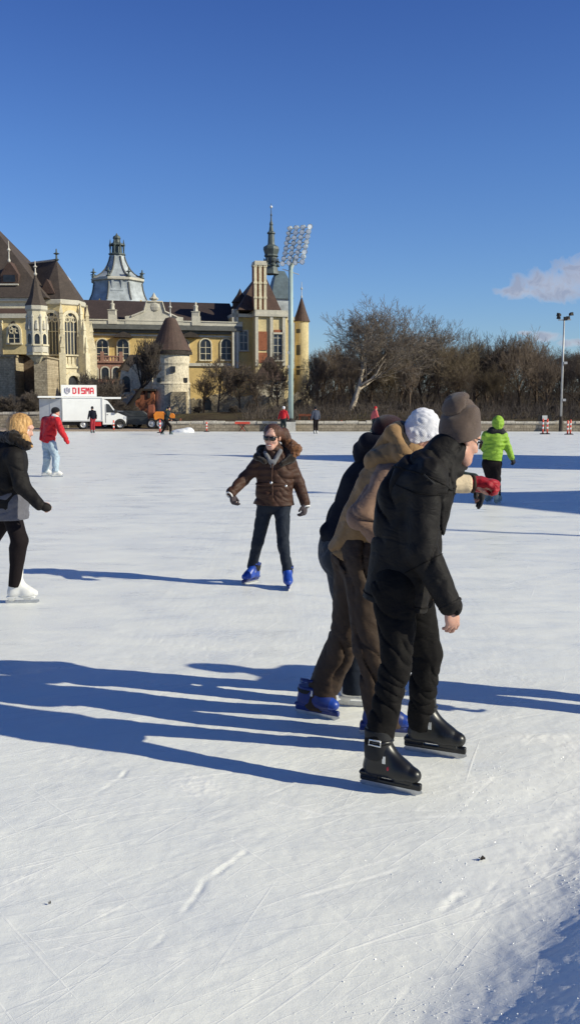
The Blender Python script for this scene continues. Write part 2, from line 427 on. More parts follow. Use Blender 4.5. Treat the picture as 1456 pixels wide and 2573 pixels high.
so = bpy.data.objects.new('sun', sl); COL.objects.link(so); so.rotation_euler = Vector((-sd).tolist()).to_track_quat('-Z', 'Y').to_euler(); so.location = (40, -20, 60)
cam = bpy.data.cameras.new('camera'); co_ = bpy.data.objects.new('camera', cam); COL.objects.link(co_)
co_.location = (0, 0, CAMH); co_.rotation_euler = (math.pi / 2 - TH, 0, 0)
cam.sensor_fit = 'VERTICAL'; cam.sensor_height = 36; cam.lens = FPX / 2573 * 36; cam.clip_end = 3000; cam.clip_start = 0.05
S.camera = co_
S.view_settings.view_transform = 'Standard'; S.view_settings.look = 'None'; S.view_settings.exposure = 0; S.view_settings.gamma = 1
S.render.engine = 'CYCLES'

# ------------------------------------------------------------------ the ice: one sheet, finely modelled near the camera
def axis_pts(a, b, step, lo, hi, g=1.09):
    m = list(np.arange(a, b + 1e-6, step)); s = step; q = m[-1]; up = []
    while q < hi: s = min(s * g, 2.0); q = min(q + s, hi); up.append(q)
    s = step; q = m[0]; dn = []
    while q > lo: s = min(s * g, 2.0); q = max(q - s, lo); dn.append(q)
    return np.array(dn[::-1] + m + up)
XS = axis_pts(-1.25, 1.7, 0.0095, -62, 21.5); YS = axis_pts(2.45, 5.6, 0.0095, -14, 69.5, 1.03)
XX, YY = np.meshgrid(XS, YS); XF = XX.ravel(); YF = YY.ravel()
def fbm2(x, y, seed, lam, octv=4, ax=1.0, ay=1.0, rot=0.0):
    r = np.random.RandomState(seed); c, s_ = math.cos(rot), math.sin(rot); u = (c * x + s_ * y) * ax; v = (-s_ * x + c * y) * ay; out = np.zeros_like(x); amp = 1.0; tot_ = 0
    for o in range(octv):
        n = 256; T = r.uniform(-1, 1, (n, n)); k = 1.0 / lam * 2 ** o
        a = u * k + 37.7 * o; b = v * k + 11.3 * o; i = np.floor(a).astype(int); j = np.floor(b).astype(int); fa = a - i; fb = b - j
        fa = fa * fa * (3 - 2 * fa); fb = fb * fb * (3 - 2 * fb); i %= n; j %= n; i1 = (i + 1) % n; j1 = (j + 1) % n
        out += amp * ((T[i, j] * (1 - fa) + T[i1, j] * fa) * (1 - fb) + (T[i, j1] * (1 - fa) + T[i1, j1] * fa) * fb); tot_ += amp; amp *= 0.55
    return out / tot_
HZ = 0.007 * fbm2(XF, YF, 1, 0.9, 3) + 0.0028 * fbm2(XF, YF, 2, 0.22, 4, 1, 1.6, 0.6) + 0.0013 * fbm2(XF, YF, 3, 0.05, 3)
SC = np.zeros_like(XF)
near = np.where((XF > -2.5) & (XF < 3.2) & (YF > 2.2) & (YF < 9.5))[0]
xn, yn = XF[near], YF[near]
rs = np.random.RandomState(12)
def groove(x0, y0, ang, length, curv, w, depth, ridge, rag=0.5):
    n = 26; t = np.linspace(0, 1, n); a = ang + curv * t; dx = np.cos(a) * length / n; dy = np.sin(a) * length / n
    px = x0 + np.cumsum(dx); py = y0 + np.cumsum(dy); jit = np.convolve(rs.normal(0, 1, n + 4), [0.2, 0.2, 0.2, 0.2, 0.2], 'valid') * w * 1.1; px = px - np.sin(a) * jit; py = py + np.cos(a) * jit
    m = np.where((xn > px.min() - 0.15) & (xn < px.max() + 0.15) & (yn > py.min() - 0.15) & (yn < py.max() + 0.15))[0]
    if len(m) == 0: return
    best = np.full(len(m), 9.0); sd_ = np.zeros(len(m)); tt = np.zeros(len(m))
    for k in range(n - 1):
        ex, ey = px[k + 1] - px[k], py[k + 1] - py[k]; l2 = ex * ex + ey * ey + 1e-12; qx = xn[m] - px[k]; qy = yn[m] - py[k]
        h = np.clip((qx * ex + qy * ey) / l2, 0, 1); rx = qx - h * ex; ry = qy - h * ey; d = np.sqrt(rx * rx + ry * ry)
        c = d < best; best[c] = d[c]; sd_[c] = np.sign(ex * qy - ey * qx)[c]; tt[c] = ((k + h) / n)[c]
    env = np.clip(np.minimum(tt, 1 - tt) * 6, 0, 1)
    noise_ = fbm2(xn[m], yn[m], int(rs.randint(1e6)), 0.045, 3); env = env * np.clip(0.75 + 2.2 * fbm2(xn[m], yn[m], int(rs.randint(1e6)), 0.16, 2), 0.05, 1.3)
    wob = np.clip(1 + rag * noise_ * 2, 0.1, 2)
    HZ[near[m]] += env * (-depth * 0.55 * np.exp(-(best / w) ** 2) + ridge * 0.2 * wob * np.exp(-((best - 1.7 * w * sd_.clip(-0.2, 1)) / (1.3 * w)) ** 2) * np.where(sd_ > 0, 1, 0.25))
    SC[near[m]] += env * np.clip(noise_ * 3, 0, 1) * np.exp(-((best - 1.5 * w) / (1.2 * w)) ** 2) * np.where(sd_ > 0, 1, 0.3) * min(0.8, ridge / 0.006 + 0.2)
for i in range(130):
    y0 = rs.uniform(2.5, 7.5); x0 = rs.uniform(-0.5, 0.5) * y0 * 0.8
    groove(x0, y0, rs.choice([0.55, 0.75, 0.3, 0.2, 2.6, 0.95]) + rs.normal(0, 0.15), rs.uniform(0.25, 1.9), rs.normal(0, 0.35), rs.uniform(0.004, 0.009), rs.uniform(0.0008, 0.003), rs.uniform(0.0005, 0.002))
# the deep cuts the photo shows
def gp(x, y): q = G(x, y); return q[0], q[1]
for (ax_, ay_), (bx, by), w, dp, rg in (((345, 2410), (520, 2210), 0.012, 0.008, 0.003), ((520, 2210), (620, 2135), 0.012, 0.006, 0.006), ((240, 2000), (325, 1935), 0.012, 0.007, 0.005), ((590, 2290), (1010, 2180), 0.007, 0.003, 0.003), ((0, 2420), (190, 2370), 0.01, 0.004, 0.007), ((1095, 2300), (1160, 2240), 0.016, 0.01, 0.008),
        ((230, 2305), (330, 2275), 0.009, 0.003, 0.006), ((1275, 1695), (1330, 1720), 0.012, 0.004, 0.006), ((860, 1950), (1010, 1915), 0.02, 0.004, 0.009), ((1150, 2080), (1330, 2010), 0.014, 0.004, 0.009)):
    x0, y0 = gp(ax_, ay_); x1, y1 = gp(bx, by)
    groove(x0, y0, math.atan2(y1 - y0, x1 - x0) - 0.12, math.hypot(x1 - x0, y1 - y0) * 1.02, 0.24, w, dp, rg, 1.0)
# crumbly snow pushed up towards the rink edge (lower right)
crumb = np.clip((XF - 0.25 - 0.35 * (YF - 2.6)) / 0.9, 0, 1) * np.clip((5.2 - YF) / 1.6, 0, 1) * np.clip((XF + 3) / 1, 0, 1)
cr = fbm2(XF, YF, 21, 0.11, 4); cr2 = fbm2(XF, YF, 22, 0.035, 3)
HZ += crumb * (0.014 * np.maximum(cr + 0.1, 0) + 0.006 * np.abs(cr2))
patch = np.clip(fbm2(XF, YF, 25, 0.5, 4) * 2.2 - 0.35, 0, 1) * np.clip((7 - YF) / 2, 0, 1) * (np.abs(XF) < 3)
HZ += patch * 0.006 * np.abs(fbm2(XF, YF, 26, 0.03, 3)); SC += patch * 0.5 + crumb * 0.8
# snow bank added beside the camera, its slope shaped to shade the lower right
sb = (XF - 0.22) * 0.81 - (YF - 2.62) * 0.58; sb = np.maximum(sb, 0); sb = np.where(sb > 0.4, 0.65 * 0.16 + 0.525 * (sb - 0.4), 0.65 * sb * sb)
bankm = np.clip((5.5 - YF) / 2.5, 0, 1) * np.clip((YF + 2) / 1.5, 0, 1) * np.clip((2.6 - XF) / 0.8, 0, 1)
HZ += bankm * (sb + 0.006 * np.clip(sb * 12, 0, 1) * fbm2(XF, YF, 32, 0.16, 4))
# flatten where the blades stand
for q in ((905, 1972, 1062, 2004), (1018, 1886, 1177, 1911), (738, 1790, 858, 1814)):
    a, b = G(q[0], q[1]), G(q[2], q[3]); h = np.clip(((XF - a[0]) * (b[0] - a[0]) + (YF - a[1]) * (b[1] - a[1])) / ((b[0] - a[0]) ** 2 + (b[1] - a[1]) ** 2), 0, 1)
    d = np.hypot(XF - a[0] - h * (b[0] - a[0]), YF - a[1] - h * (b[1] - a[1])); wgt = np.clip((d - 0.04) / 0.12, 0, 1); HZ = HZ * wgt + 0.002 * (1 - wgt)
HZ *= np.clip((60 - YF) / 20, 0.0, 1)
nx, ny = len(XS), len(YS)
I = np.arange(nx * ny).reshape(ny, nx); quads = np.stack([I[:-1, :-1], I[:-1, 1:], I[1:, 1:], I[1:, :-1]], -1).reshape(-1, 4)
def mat_ice():
    m, nt, b = newmat('skating_ice'); co = objco(nt)
    at = nt.nodes.new('ShaderNodeAttribute'); at.attribute_name = 'scuff'
    big = noise_node(nt, 0.22, 6, 0.62, objco(nt, (0.6, 1.5, 1))); med = noise_node(nt, 1.6, 6, 0.65, objco(nt, (0.7, 1.6, 1)), 0.6)
    base = ramp(nt, big.outputs['Fac'], [(0.34, (0.8, 0.815, 0.8)), (0.66, (0.925, 0.925, 0.85))])
    medr = ramp(nt, med.outputs['Fac'], [(0.34, (0.78, 0.795, 0.78)), (0.6, (0.93, 0.93, 0.855))])
    c = mixc(nt, 0.5, base.outputs['Color'], medr.outputs['Color'])
    # long thin skate scratches in several directions
    lines = None
    for k, (rot, sx, sy, th) in enumerate(((0.5, 0.55, 26, 0.655), (0.85, 0.7, 34, 0.66), (0.28, 0.4, 22, 0.67), (-0.5, 0.6, 30, 0.67), (1.25, 0.5, 24, 0.67), (0.32, 1.6, 60, 0.64), (0.62, 0.9, 75, 0.63), (1.0, 1.1, 80, 0.64), (2.7, 0.9, 70, 0.65), (-0.9, 0.8, 65, 0.65))):
        n = noise_node(nt, 1.0, 2.5, 0.5, objrot(nt, sx, sy, rot), 0.35)
        r = ramp(nt, n.outputs['Fac'], [(th, 0.0), (th + 0.05, 1.0)])
        lines = r.outputs['Color'] if lines is None else math_node(nt, 'MAXIMUM', lines, r.outputs['Color'])
    msk = ramp(nt, noise_node(nt, 0.9, 4, 0.6, co).outputs['Fac'], [(0.4, 0.3), (0.6, 1.0)])
    lines = math_node(nt, 'MULTIPLY', lines, msk.outputs['Color'])
    c = mixc(nt, math_node(nt, 'MULTIPLY', lines, 0.6), c, (0.96, 0.95, 0.9))
    c = mixc(nt, math_node(nt, 'MINIMUM', at.outputs['Fac'], 0.85), c, (0.96, 0.95, 0.9))
    cut = ramp(nt, noise_node(nt, 1.0, 3, 0.5, objrot(nt, 0.7, 40, 0.72), 0.4).outputs['Fac'], [(0.63, 0.0), (0.68, 1.0)]); cut2 = ramp(nt, noise_node(nt, 1.0, 3, 0.5, objrot(nt, 0.6, 34, 0.35), 0.4).outputs['Fac'], [(0.64, 0.0), (0.69, 1.0)])
    c = mixc(nt, math_node(nt, 'MULTIPLY', math_node(nt, 'MAXIMUM', cut.outputs['Color'], cut2.outputs['Color']), 0.22), c, (0.56, 0.6, 0.63))
    dirt = ramp(nt, noise_node(nt, 0.5, 7, 0.75, objco(nt, (1, 2, 1))).outputs['Fac'], [(0.6, 0.0), (0.75, 1.0)])
    c = mixc(nt, math_node(nt, 'MULTIPLY', dirt.outputs['Color'], 0.16), c, (0.5, 0.47, 0.4))
    L(nt, c, b.inputs['Base Color'])
    rr = ramp(nt, med.outputs['Fac'], [(0.35, 0.24), (0.65, 0.5)]); rg = math_node(nt, 'ADD', rr.outputs['Color'], math_node(nt, 'MULTIPLY', math_node(nt, 'ADD', lines, at.outputs['Fac']), 0.3), True)
    L(nt, rg, b.inputs['Roughness']); b.inputs['Specular IOR Level'].default_value = 0.4; b.inputs['IOR'].default_value = 1.31
    fine = noise_node(nt, 22, 6, 0.75, co); grain = noise_node(nt, 170, 3, 0.7, co)
    h = math_node(nt, 'ADD', math_node(nt, 'MULTIPLY', fine.outputs['Fac'], 0.7), math_node(nt, 'MULTIPLY', lines, 0.35))
    h = math_node(nt, 'ADD', h, math_node(nt, 'MULTIPLY', grain.outputs['Fac'], 0.22)); h = math_node(nt, 'ADD', h, math_node(nt, 'MULTIPLY', med.outputs['Fac'], 1.2))
    spk = ramp(nt, noise_node(nt, 48, 3, 0.6, co).outputs['Fac'], [(0.66, 0.0), (0.74, 1.0)])
    h = math_node(nt, 'ADD', h, math_node(nt, 'MULTIPLY', spk.outputs['Color'], 0.5))
    bump(nt, b, h, 0.3, 0.012)
    return m
M_ICE = mat_ice()
ice = link_mesh('ice', np.stack([XF, YF, HZ], 1), quads, M_ICE, smooth=True); tag(ice, kind='structure')
at = ice.data.attributes.new('scuff', 'FLOAT', 'POINT'); at.data.foreach_set('value', np.clip(SC, 0, 1).astype(np.float32))
def ice_z(x, y):
    i = int(np.argmin(abs(XS - x))); j = int(np.argmin(abs(YS - y))); return float(HZ[j * nx + i])
# loose ice crumbs: nobody could count them
cv, cf = [], []
mbc = MB()
for i in range(2600):
    if i < 1700:
        cl = rs.randint(60); q1 = np.random.RandomState(cl + 500).rand(3); y0 = 2.5 + 2.6 * q1[0] + rs.normal(0, 0.09); x0 = 0.15 + 0.36 * (y0 - 2.5) + 1.0 * q1[1] ** 1.5 + rs.normal(0, 0.12); sz = 0.0009 + 0.0022 * rs.rand() ** 2.5
    else:
        y0 = rs.uniform(2.5, 6.5); x0 = rs.uniform(-0.36, 0.36) * y0; sz = 0.0006 + 0.0012 * rs.rand() ** 2
    z0 = ice_z(x0, y0); n = rs.normal(size=(6, 3)); p = np.array([(1, 0, 0), (-1, 0, 0), (0, 1, 0), (0, -1, 0), (0, 0, 1), (0, 0, -1.0)]) * (1 + 0.35 * n) * sz * np.array([1.2, 1.2, 0.9]) + [x0, y0, z0 + sz * 0.35]
    mbc.add(p, [(0, 2, 4), (2, 1, 4), (1, 3, 4), (3, 0, 4), (2, 0, 5), (1, 2, 5), (3, 1, 5), (0, 3, 5)])
M_CRUMB = mat_basic('ice_crumb', (0.88, 0.88, 0.87), 0.25, 0.05, 60, 0.1, spec=0.6)
tag(mbc.build('ice_crumbs', M_CRUMB), 'loose white crumbs of scraped ice strewn over the near ice', 'ice crumbs', kind='stuff')

# ------------------------------------------------------------------ land beyond the rink
def land_h(x, y):
    t = np.clip((y - 76) / 8.0, 0, 1); t = t * t * (3 - 2 * t); right = np.clip((x + 9.5) / 1.5, 0, 1)
    base = 1.15 * t * (1 - right) + right * (0.62 + 0.55 * np.clip((y - 72) / 14.0, 0, 1))
    hill = 0.3 * np.exp(-((x - 9) / 14) ** 2 - ((y - 92) / 9) ** 2) * right + 3.2 * np.clip((y - 112) / 45, 0, 1) * np.clip((x + 2) / 10, 0, 1)
    return base + hill + 0.10 * fbm2(x, y, 41, 3.0, 3) * np.clip((y - 74) / 3, 0, 1)
gx = np.concatenate([np.linspace(-420, -64, 24), np.linspace(-62, 62, 125), np.linspace(66, 420, 24)]); gy = np.concatenate([np.linspace(70.4, 130, 90), np.linspace(133, 900, 40)])
GX, GY = np.meshgrid(gx, gy); gxf, gyf = GX.ravel(), GY.ravel(); gz = land_h(gxf, gyf)
I = np.arange(len(gxf)).reshape(len(gy), len(gx)); q = np.stack([I[:-1, :-1], I[:-1, 1:], I[1:, 1:], I[1:, :-1]], -1).reshape(-1, 4)
def mat_ground():
    m, nt, b = newmat('winter_ground'); co = objco(nt)
    n = noise_node(nt, 0.5, 7, 0.7, co); n2 = noise_node(nt, 5, 5, 0.75, co)
    c = ramp(nt, n.outputs['Fac'], [(0.34, (0.05, 0.038, 0.025)), (0.5, (0.1, 0.074, 0.045)), (0.68, (0.13, 0.115, 0.055))])
    c2 = ramp(nt, n2.outputs['Fac'], [(0.35, 0.45), (0.65, 1.1)])
    L(nt, mixc(nt, 1.0, c.outputs['Color'], c2.outputs['Color'], 'MULTIPLY'), b.inputs['Base Color']); b.inputs['Roughness'].default_value = 0.95; b.inputs['Specular IOR Level'].default_value = 0.1
    bump(nt, b, n2.outputs['Fac'], 0.7, 0.15); return m
tag(link_mesh('ground', np.stack([gxf, gyf, gz], 1), q, mat_ground(), smooth=True), kind='structure')
M_PAVE = mat_stone('pale_gravel_paving', (0.42, 0.33, 0.25), scale=2.0, mix=0.5, stain=0.2)
mb = MB(); F0 = frame((0, 0, 0)); mb.box(F0, -70, -9.0, 69.504, 76.5, -0.3, 0.10); tag(mb.build('pavement', M_PAVE), kind='structure')
mb = MB(); mb.box(F0, 21.504, 60, -14, 69.5, -0.3, 0.12); tag(mb.build('side_pavement', M_PAVE), kind='structure')
M_BANK = mat_stone('bank_stone', (0.5, 0.42, 0.31), scale=1.6, mix=0.8, stain=0.45, brick=(1.1, 0.55))
M_CAP = mat_stone('bank_cap_stone', (0.66, 0.6, 0.5), scale=2.5, mix=0.8, stain=0.3)
def stone_wall(name, x0, x1, y, h, label, capname='coping'):
    r = empty(name, ((x0 + x1) / 2, y, 0)); tag(r, label, 'wall')
    b = (float((x0 + x1) / 2), y, 0)
    mb = MB(); n = max(2, int((x1 - x0) / 0.9)); 
    mb.box(F0, x0, x1, y, y + 0.5, -0.2, h - 0.16); mb.build('wall_face', M_BANK, r, b)
    mb = MB(); xq = x0; rr = random.Random(int(x0 * 10) + 5)
    while xq < x1 - 0.05:
        w = min(rr.uniform(0.5, 1.1), x1 - xq); j = rr.uniform(-0.03, 0.03); mb.box(F0, xq + 0.015, xq + w - 0.015, y - 0.05 + j, y + 0.56 + j, h - 0.16, h + rr.uniform(-0.02, 0.06)); xq += w
    mb.build(capname, M_CAP, r, b)
    return r
stone_wall('embankment_wall', -9.0, 40.0, 69.8, 0.74, 'long low pale stone embankment wall along the far rink edge right of the truck')
stone_wall('garden_wall', -46.0, -18.2, 77.0, 1.35, 'low cream stone wall behind the van at the far left')
# ------------------------------------------------------------------ the castle buildings
M_YEL = mat_stone('yellow_render', (0.7, 0.57, 0.31), (0.26, 0.2, 0.12), 0.9, 0.4, stain=0.5, bmp=0.15)
M_YEL2 = mat_stone('ochre_render', (0.66, 0.47, 0.19), (0.24, 0.18, 0.1), 0.7, 0.4, stain=0.5, bmp=0.15)
M_CREAMST = mat_stone('cream_limestone', (0.74, 0.66, 0.47), (0.22, 0.18, 0.12), 1.6, 0.5, stain=0.45, bmp=0.4)
M_TRIM = mat_stone('white_trim_stone', (0.6, 0.56, 0.46), (0.2, 0.22, 0.18), 1.5, 0.4, stain=0.4, bmp=0.3)
M_RUBBLE = mat_stone('rubble_stone', (0.6, 0.5, 0.34), (0.16, 0.12, 0.08), 0.9, 1.0, stain=0.5, brick=(1.6, 0.5), bmp=0.8)
M_WHITEST = mat_stone('whitewashed_stone', (0.74, 0.66, 0.5), (0.26, 0.2, 0.14), 1.0, 0.9, stain=0.55, bmp=0.7)
M_TAN = mat_stone('tan_pier_stone', (0.54, 0.45, 0.31), (0.12, 0.09, 0.06), 0.8, 0.9, stain=0.5, brick=(1.4, 0.6), bmp=0.6)
M_RECESS_SHADE = mat_stone('recess_shade_stone', (0.16, 0.12, 0.09), (0.05, 0.04, 0.03), 0.8, 0.9, stain=0.5, bmp=0.5)
M_BRICK = mat_stone('red_brick', (0.4, 0.15, 0.08), (0.14, 0.07, 0.05), 1.5, 0.6, stain=0.35, brick=(5, 0.75), bmp=0.3)
M_PINKST = mat_stone('red_sandstone', (0.36, 0.2, 0.15), (0.12, 0.07, 0.05), 1.5, 0.8, stain=0.4)
M_ROOF = mat_roof('brown_roof_tile', (0.078, 0.058, 0.046)); M_ROOF2 = mat_roof('red_brown_roof_tile', (0.095, 0.056, 0.042)); M_ROOF3 = mat_roof('dark_plum_roof_tile', (0.055, 0.036, 0.032))
M_LEAD = mat_basic('grey_lead_roof', (0.38, 0.41, 0.42), 0.6, 0.35, 0.9, 0.3, 0.05, spec=0.3); M_SLATE2 = mat_basic('blue_slate_roof', (0.1, 0.14, 0.16), 0.5, 0.3, 1.2, 0.3, 0.04)
M_COPPER = mat_basic('dark_patina_copper', (0.085, 0.105, 0.1), 0.55, 0.4, 1.5, 0.3, 0.04); M_GLASS = mat_glass_dark('window_glass', (0.016, 0.018, 0.022), 0.3); M_GLASSB = mat_glass_dark('blue_window_glass', (0.03, 0.038, 0.05), 0.25)
M_SHADE_RIB = mat_basic('eaves_shade_rib_grey', (0.11, 0.11, 0.1), 0.6, 0.25, 2, 0.2); M_DKWOOD = mat_basic('dark_timber', (0.045, 0.035, 0.028), 0.8, 0.4, 2, 0.3)
M_GILT = mat_basic('pale_finial_metal', (0.6, 0.56, 0.48), 0.5, 0.2, 3, 0); M_WHITEROOF = mat_basic('white_glazed_dome', (0.75, 0.76, 0.76), 0.4, 0.1, 2, 0.1)

def arch_outline(w, h, pointed=0.0, n=8):
    """points of an arched opening, centred on u=0, sill at 0"""
    r = w / 2; pts = [(-r, 0)]; hs = h - (r * (1 + pointed))
    for k in range(n + 1):
        a = math.pi - math.pi * k / n; c = math.cos(a); s_ = math.sin(a)
        if pointed: s_ = s_ ** 0.8 * (1 + pointed)
        pts.append((r * c, hs + r * s_))
    pts.append((r, 0)); return pts
def window(par, base, F, u, z, w, h, kind='round', frame_w=0.16, proud=0.14, lights=2, bars=2, trim=None, glass=None, vv=0.0, sill=True, tracery=False):
    """window = stone surround ring (part) with pane and mullions as sub-parts"""
    pts = arch_outline(w, h, 0.55 if kind == 'pointed' else 0.0) if kind != 'rect' else [(-w / 2, 0), (-w / 2, h), (w / 2, h), (w / 2, 0)]
    out = []; cx, cz = 0, h * 0.45
    for (a, b_) in pts:
        sx = 1 + 2 * frame_w / w; out.append((a * sx, (b_ + frame_w * (b_ - 0.0) / h) if b_ > 0 else 0))
    n = len(pts); mb = MB()
    vs = [F(u + a, vv - proud, z + b_) for a, b_ in pts] + [F(u + a, vv - proud, z + b_) for a, b_ in out] + [F(u + a, vv + 0.02, z + b_) for a, b_ in pts] + [F(u + a, vv + 0.02, z + b_) for a, b_ in out]
    fs = []
    for i in range(n - 1):
        fs += [(i, i + 1, n + i + 1, n + i), (i + 1, i, 2 * n + i, 2 * n + i + 1), (n + i, n + i + 1, 3 * n + i + 1, 3 * n + i)]
    fs += [(0, n, 3 * n, 2 * n), (n - 1, 2 * n - 1, 4 * n - 1, 3 * n - 1)]
    mb.add(vs, fs)
    if sill: mb.box(lambda a, b_, c: F(u + a, vv + b_, z + c), -w / 2 - frame_w * 1.3, w / 2 + frame_w * 1.3, -proud - 0.12, 0.02, -0.16, -0.004)
    o = mb.build('window', trim or M_TRIM, par, base)
    mb = MB(); mb.add([F(u + a, vv - 0.03, z + b_) for a, b_ in pts], [tuple(range(n))]); mb.build('pane', glass or M_GLASS, o, base)
    mb = MB(); hs = h - w / 2 if kind != 'rect' else h
    for k in range(1, lights): a = -w / 2 + w * k / lights; mb.box(lambda p, q, r_: F(u + p, vv + q, z + r_), a - 0.035, a + 0.035, -0.09, -0.034, 0, hs if kind == 'rect' else hs + w * 0.28)
    for k in range(1, bars + 1): b_ = hs * k / (bars + 0.5); mb.box(lambda p, q, r_: F(u + p, vv + q, z + r_), -w / 2, w / 2, -0.086, -0.034, b_ - 0.03, b_ + 0.03)
    if tracery:
        for (a, b_, r) in ((0, hs + w * 0.38, w * 0.2), (-w * 0.25, hs + 0.02, w * 0.17), (w * 0.25, hs + 0.02, w * 0.17)):
            mb.tube([F(u + a + r * math.cos(t), vv - 0.08, z + b_ + r * math.sin(t)) for t in np.linspace(0, 2 * math.pi, 13)[:-1]], 0.075, 5, True)
    if mb.v: mb.build('mullion', trim or M_TRIM, o, base)
    return o
def finial(mb, p, h, r=0.08):
    mb.lathe(p, [(r, 0), (r * 1.8, h * 0.1), (r * 0.7, h * 0.2), (r * 0.6, h * 0.5), (r * 2.2, h * 0.58), (r * 0.6, h * 0.68), (r * 0.4, h * 0.97), (0.01, h)], 8)
def statue(mb, p, h):
    mb.lathe(p, [(0.35 * h, 0), (0.35 * h, 0.28 * h), (0.4 * h, 0.3 * h), (0.4 * h, 0.34 * h)], 4, math.pi / 4)
    mb.lathe((p[0], p[1], p[2] + 0.34 * h), [(0.17 * h, 0), (0.14 * h, 0.2 * h), (0.17 * h, 0.38 * h), (0.06 * h, 0.46 * h), (0.085 * h, 0.53 * h), (0.07 * h, 0.6 * h), (0.01, 0.64 * h)], 8)
def hip_roof(mb, F, u0, u1, v0, v1, z0, z1, r0, r1):
    c = [F(u0, v0, z0), F(u1, v0, z0), F(u1, v1, z0), F(u0, v1, z0), F(r0, (v0 + v1) / 2, z1), F(r1, (v0 + v1) / 2, z1)]
    mb.add(c, [(0, 1, 5, 4), (1, 2, 5), (2, 3, 4, 5), (3, 0, 4), (3, 2, 1, 0)])

# --- long yellow wing
def palace_wing():
    F = frame(P(200, 940, 108), math.radians(13)); b = F.o * [1, 1, 0]; F = frame(b, math.radians(13)); u1, _ = F.uz(606, 880)
    zE = F.uz(400, 818)[1]; zR = zz(757, 116); z0 = 0.6; D = 13
    r = empty('palace_wing', b.tolist()); tag(r, 'long ochre palace wing with arched windows and a dark tiled roof between dome and spire', 'building')
    mb = MB(); mb.box(F, 0, u1, 0, D, z0, zE - 0.9); mb.build('wall', M_YEL2, r, b)
    mb = MB(); mb.box(F, -0.1, u1 + 0.1, -0.35, D + 0.1, zE - 0.9, zE - 0.55); mb.box(F, -0.2, u1, -0.95, D + 0.2, zE - 0.546, zE + 0.0); mb.build('eaves_cornice', M_SHADE_RIB, r, b)  # dark cornice tone stands in for the shadow under the eaves
    mb = MB(); mb.box(F, 0, u1, -0.9, -0.35, zE + 0.004, zE + 0.4); k = 0.5
    mb.box(F, 0, u1, -1.0, -0.25, zE + 0.404, zE + 0.52); mb.build('parapet', M_TRIM, r, b)
    mb = MB(); hip_roof(mb, F, 0, u1, -0.2, D, zE + 0.01, zR, -3, u1 - 0.3); mb.build('roof', M_ROOF3, r, b)
    for px in (282, 490):
        mb = MB(); u, _ = F.uz(px, 790); mb.box(F, u - 0.5, u + 0.5, -1.02, -0.1, zE + 0.008, zE + 1.05); statue(mb, F(u, -0.55, zE + 1.05), 1.7); mb.build('parapet_statue', M_TRIM, r, b)
    # curved gable ornament with crest
    u, _ = F.uz(386, 790); mb = MB(); prof = []
    for t in np.linspace(-1, 1, 21): prof.append((t * 3.3, 0.9 + 1.1 * (1 - abs(t)) ** 1.6 + (0.9 if abs(t) < 0.34 else 0)))
    pts = [(-3.3, 0)] + prof + [(3.3, 0)]
    mb.prism([F(u + a, -0.95, zE + 0.01 + c) for a, c in pts], [F(u + a, -0.45, zE + 0.01 + c) for a, c in pts]); 
    mb.lathe(F(u, -0.98, zE + 2.0), [(0.01, -0.55), (0.45, -0.35), (0.6, 0), (0.45, 0.35), (0.01, 0.55)], 12, 0, 1, 0.25); mb.tube([F(u - 2.6, -1.0, zE + 0.9), F(u - 1.2, -1.0, zE + 1.5), F(u - 0.9, -1.0, zE + 2.6), F(u + 0.9, -1.0, zE + 2.6), F(u + 1.2, -1.0, zE + 1.5), F(u + 2.6, -1.0, zE + 0.9)], 0.12, 6)
    mb.lathe(F(u, -0.7, zE + 2.85), [(0.5, 0), (0.55, 0.12), (0.3, 0.3), (0.02, 0.8)], 8); mb.build('gable_crest', M_TRIM, r, b)
    mb = MB(); zs = F.uz(520, 917)[1]; mb.box(F, 0, u1, -0.22, 0.0, zs - 0.15, zs + 0.2); zs2 = zE - 1.25; mb.box(F, 0, u1, -0.12, 0.0, zs2, zs2 + 0.2); mb.build('string_course', M_TRIM, r, b)
    for px in (214, 257, 309, 410, 460, 516, 568):
        u, zt = F.uz(px, 852); _, zb = F.uz(px, 904); window(r, b, F, u, zb, 1.25, zt - zb, 'round', 0.12, 0.14, 2, 2, trim=M_CREAMST, glass=M_GLASS)
    # dormer hoods between the windows
    for px in (309, 476):
        u, zt = F.uz(px, 838); mb = MB(); mb.prism([F(u - 1.1, -1.1, zt - 0.5), F(u + 1.1, -1.1, zt - 0.5), F(u + 0.7, -1.1, zt - 0.1), F(u, -1.1, zt + 0.15), F(u - 0.7, -1.1, zt - 0.1)], [F(u - 1.1, 0, zt - 0.5), F(u + 1.1, 0, zt - 0.5), F(u + 0.7, 0, zt - 0.1), F(u, 0, zt + 0.15), F(u - 0.7, 0, zt - 0.1)]); mb.build('window_hood', M_DKWOOD, r, b)
    # sandstone loggia below the windows
    ua, _ = F.uz(214, 910); ub, _ = F.uz(306, 910); zt = F.uz(260, 903)[1]
    mb = MB(); mb.box(F, ua, ub, -2.4, -0.01, z0, zt - 0.5); mb.box(F, ua - 0.15, ub + 0.15, -2.6, -0.01, zt - 0.496, zt - 0.3)
    n = 12
    for k in range(n): 
        a = ua + (ub - ua) * (k + 0.2) / n; mb.box(F, a, a + 0.22, -2.45, -2.2, zt - 0.296, zt + 0.15)
    mb.box(F, ua - 0.1, ub + 0.1, -2.52, -2.12, zt + 0.154, zt + 0.3)
    for a in (ua, (ua * 0.6 + ub * 0.4), ub - 0.4): mb.box(F, a, a + 0.42, -2.55, -2.1, zt - 0.29, zt + 0.75)
    mb.build('loggia', M_PINKST, r, b)
    for k in range(3):
        a = ua + (ub - ua) * (0.22 + 0.3 * k); window(r, b, F, a, zt - 2.3, 0.8, 1.3, 'round', 0.14, 0.12, 1, 0, trim=M_TRIM, vv=-2.4, sill=False)
palace_wing()

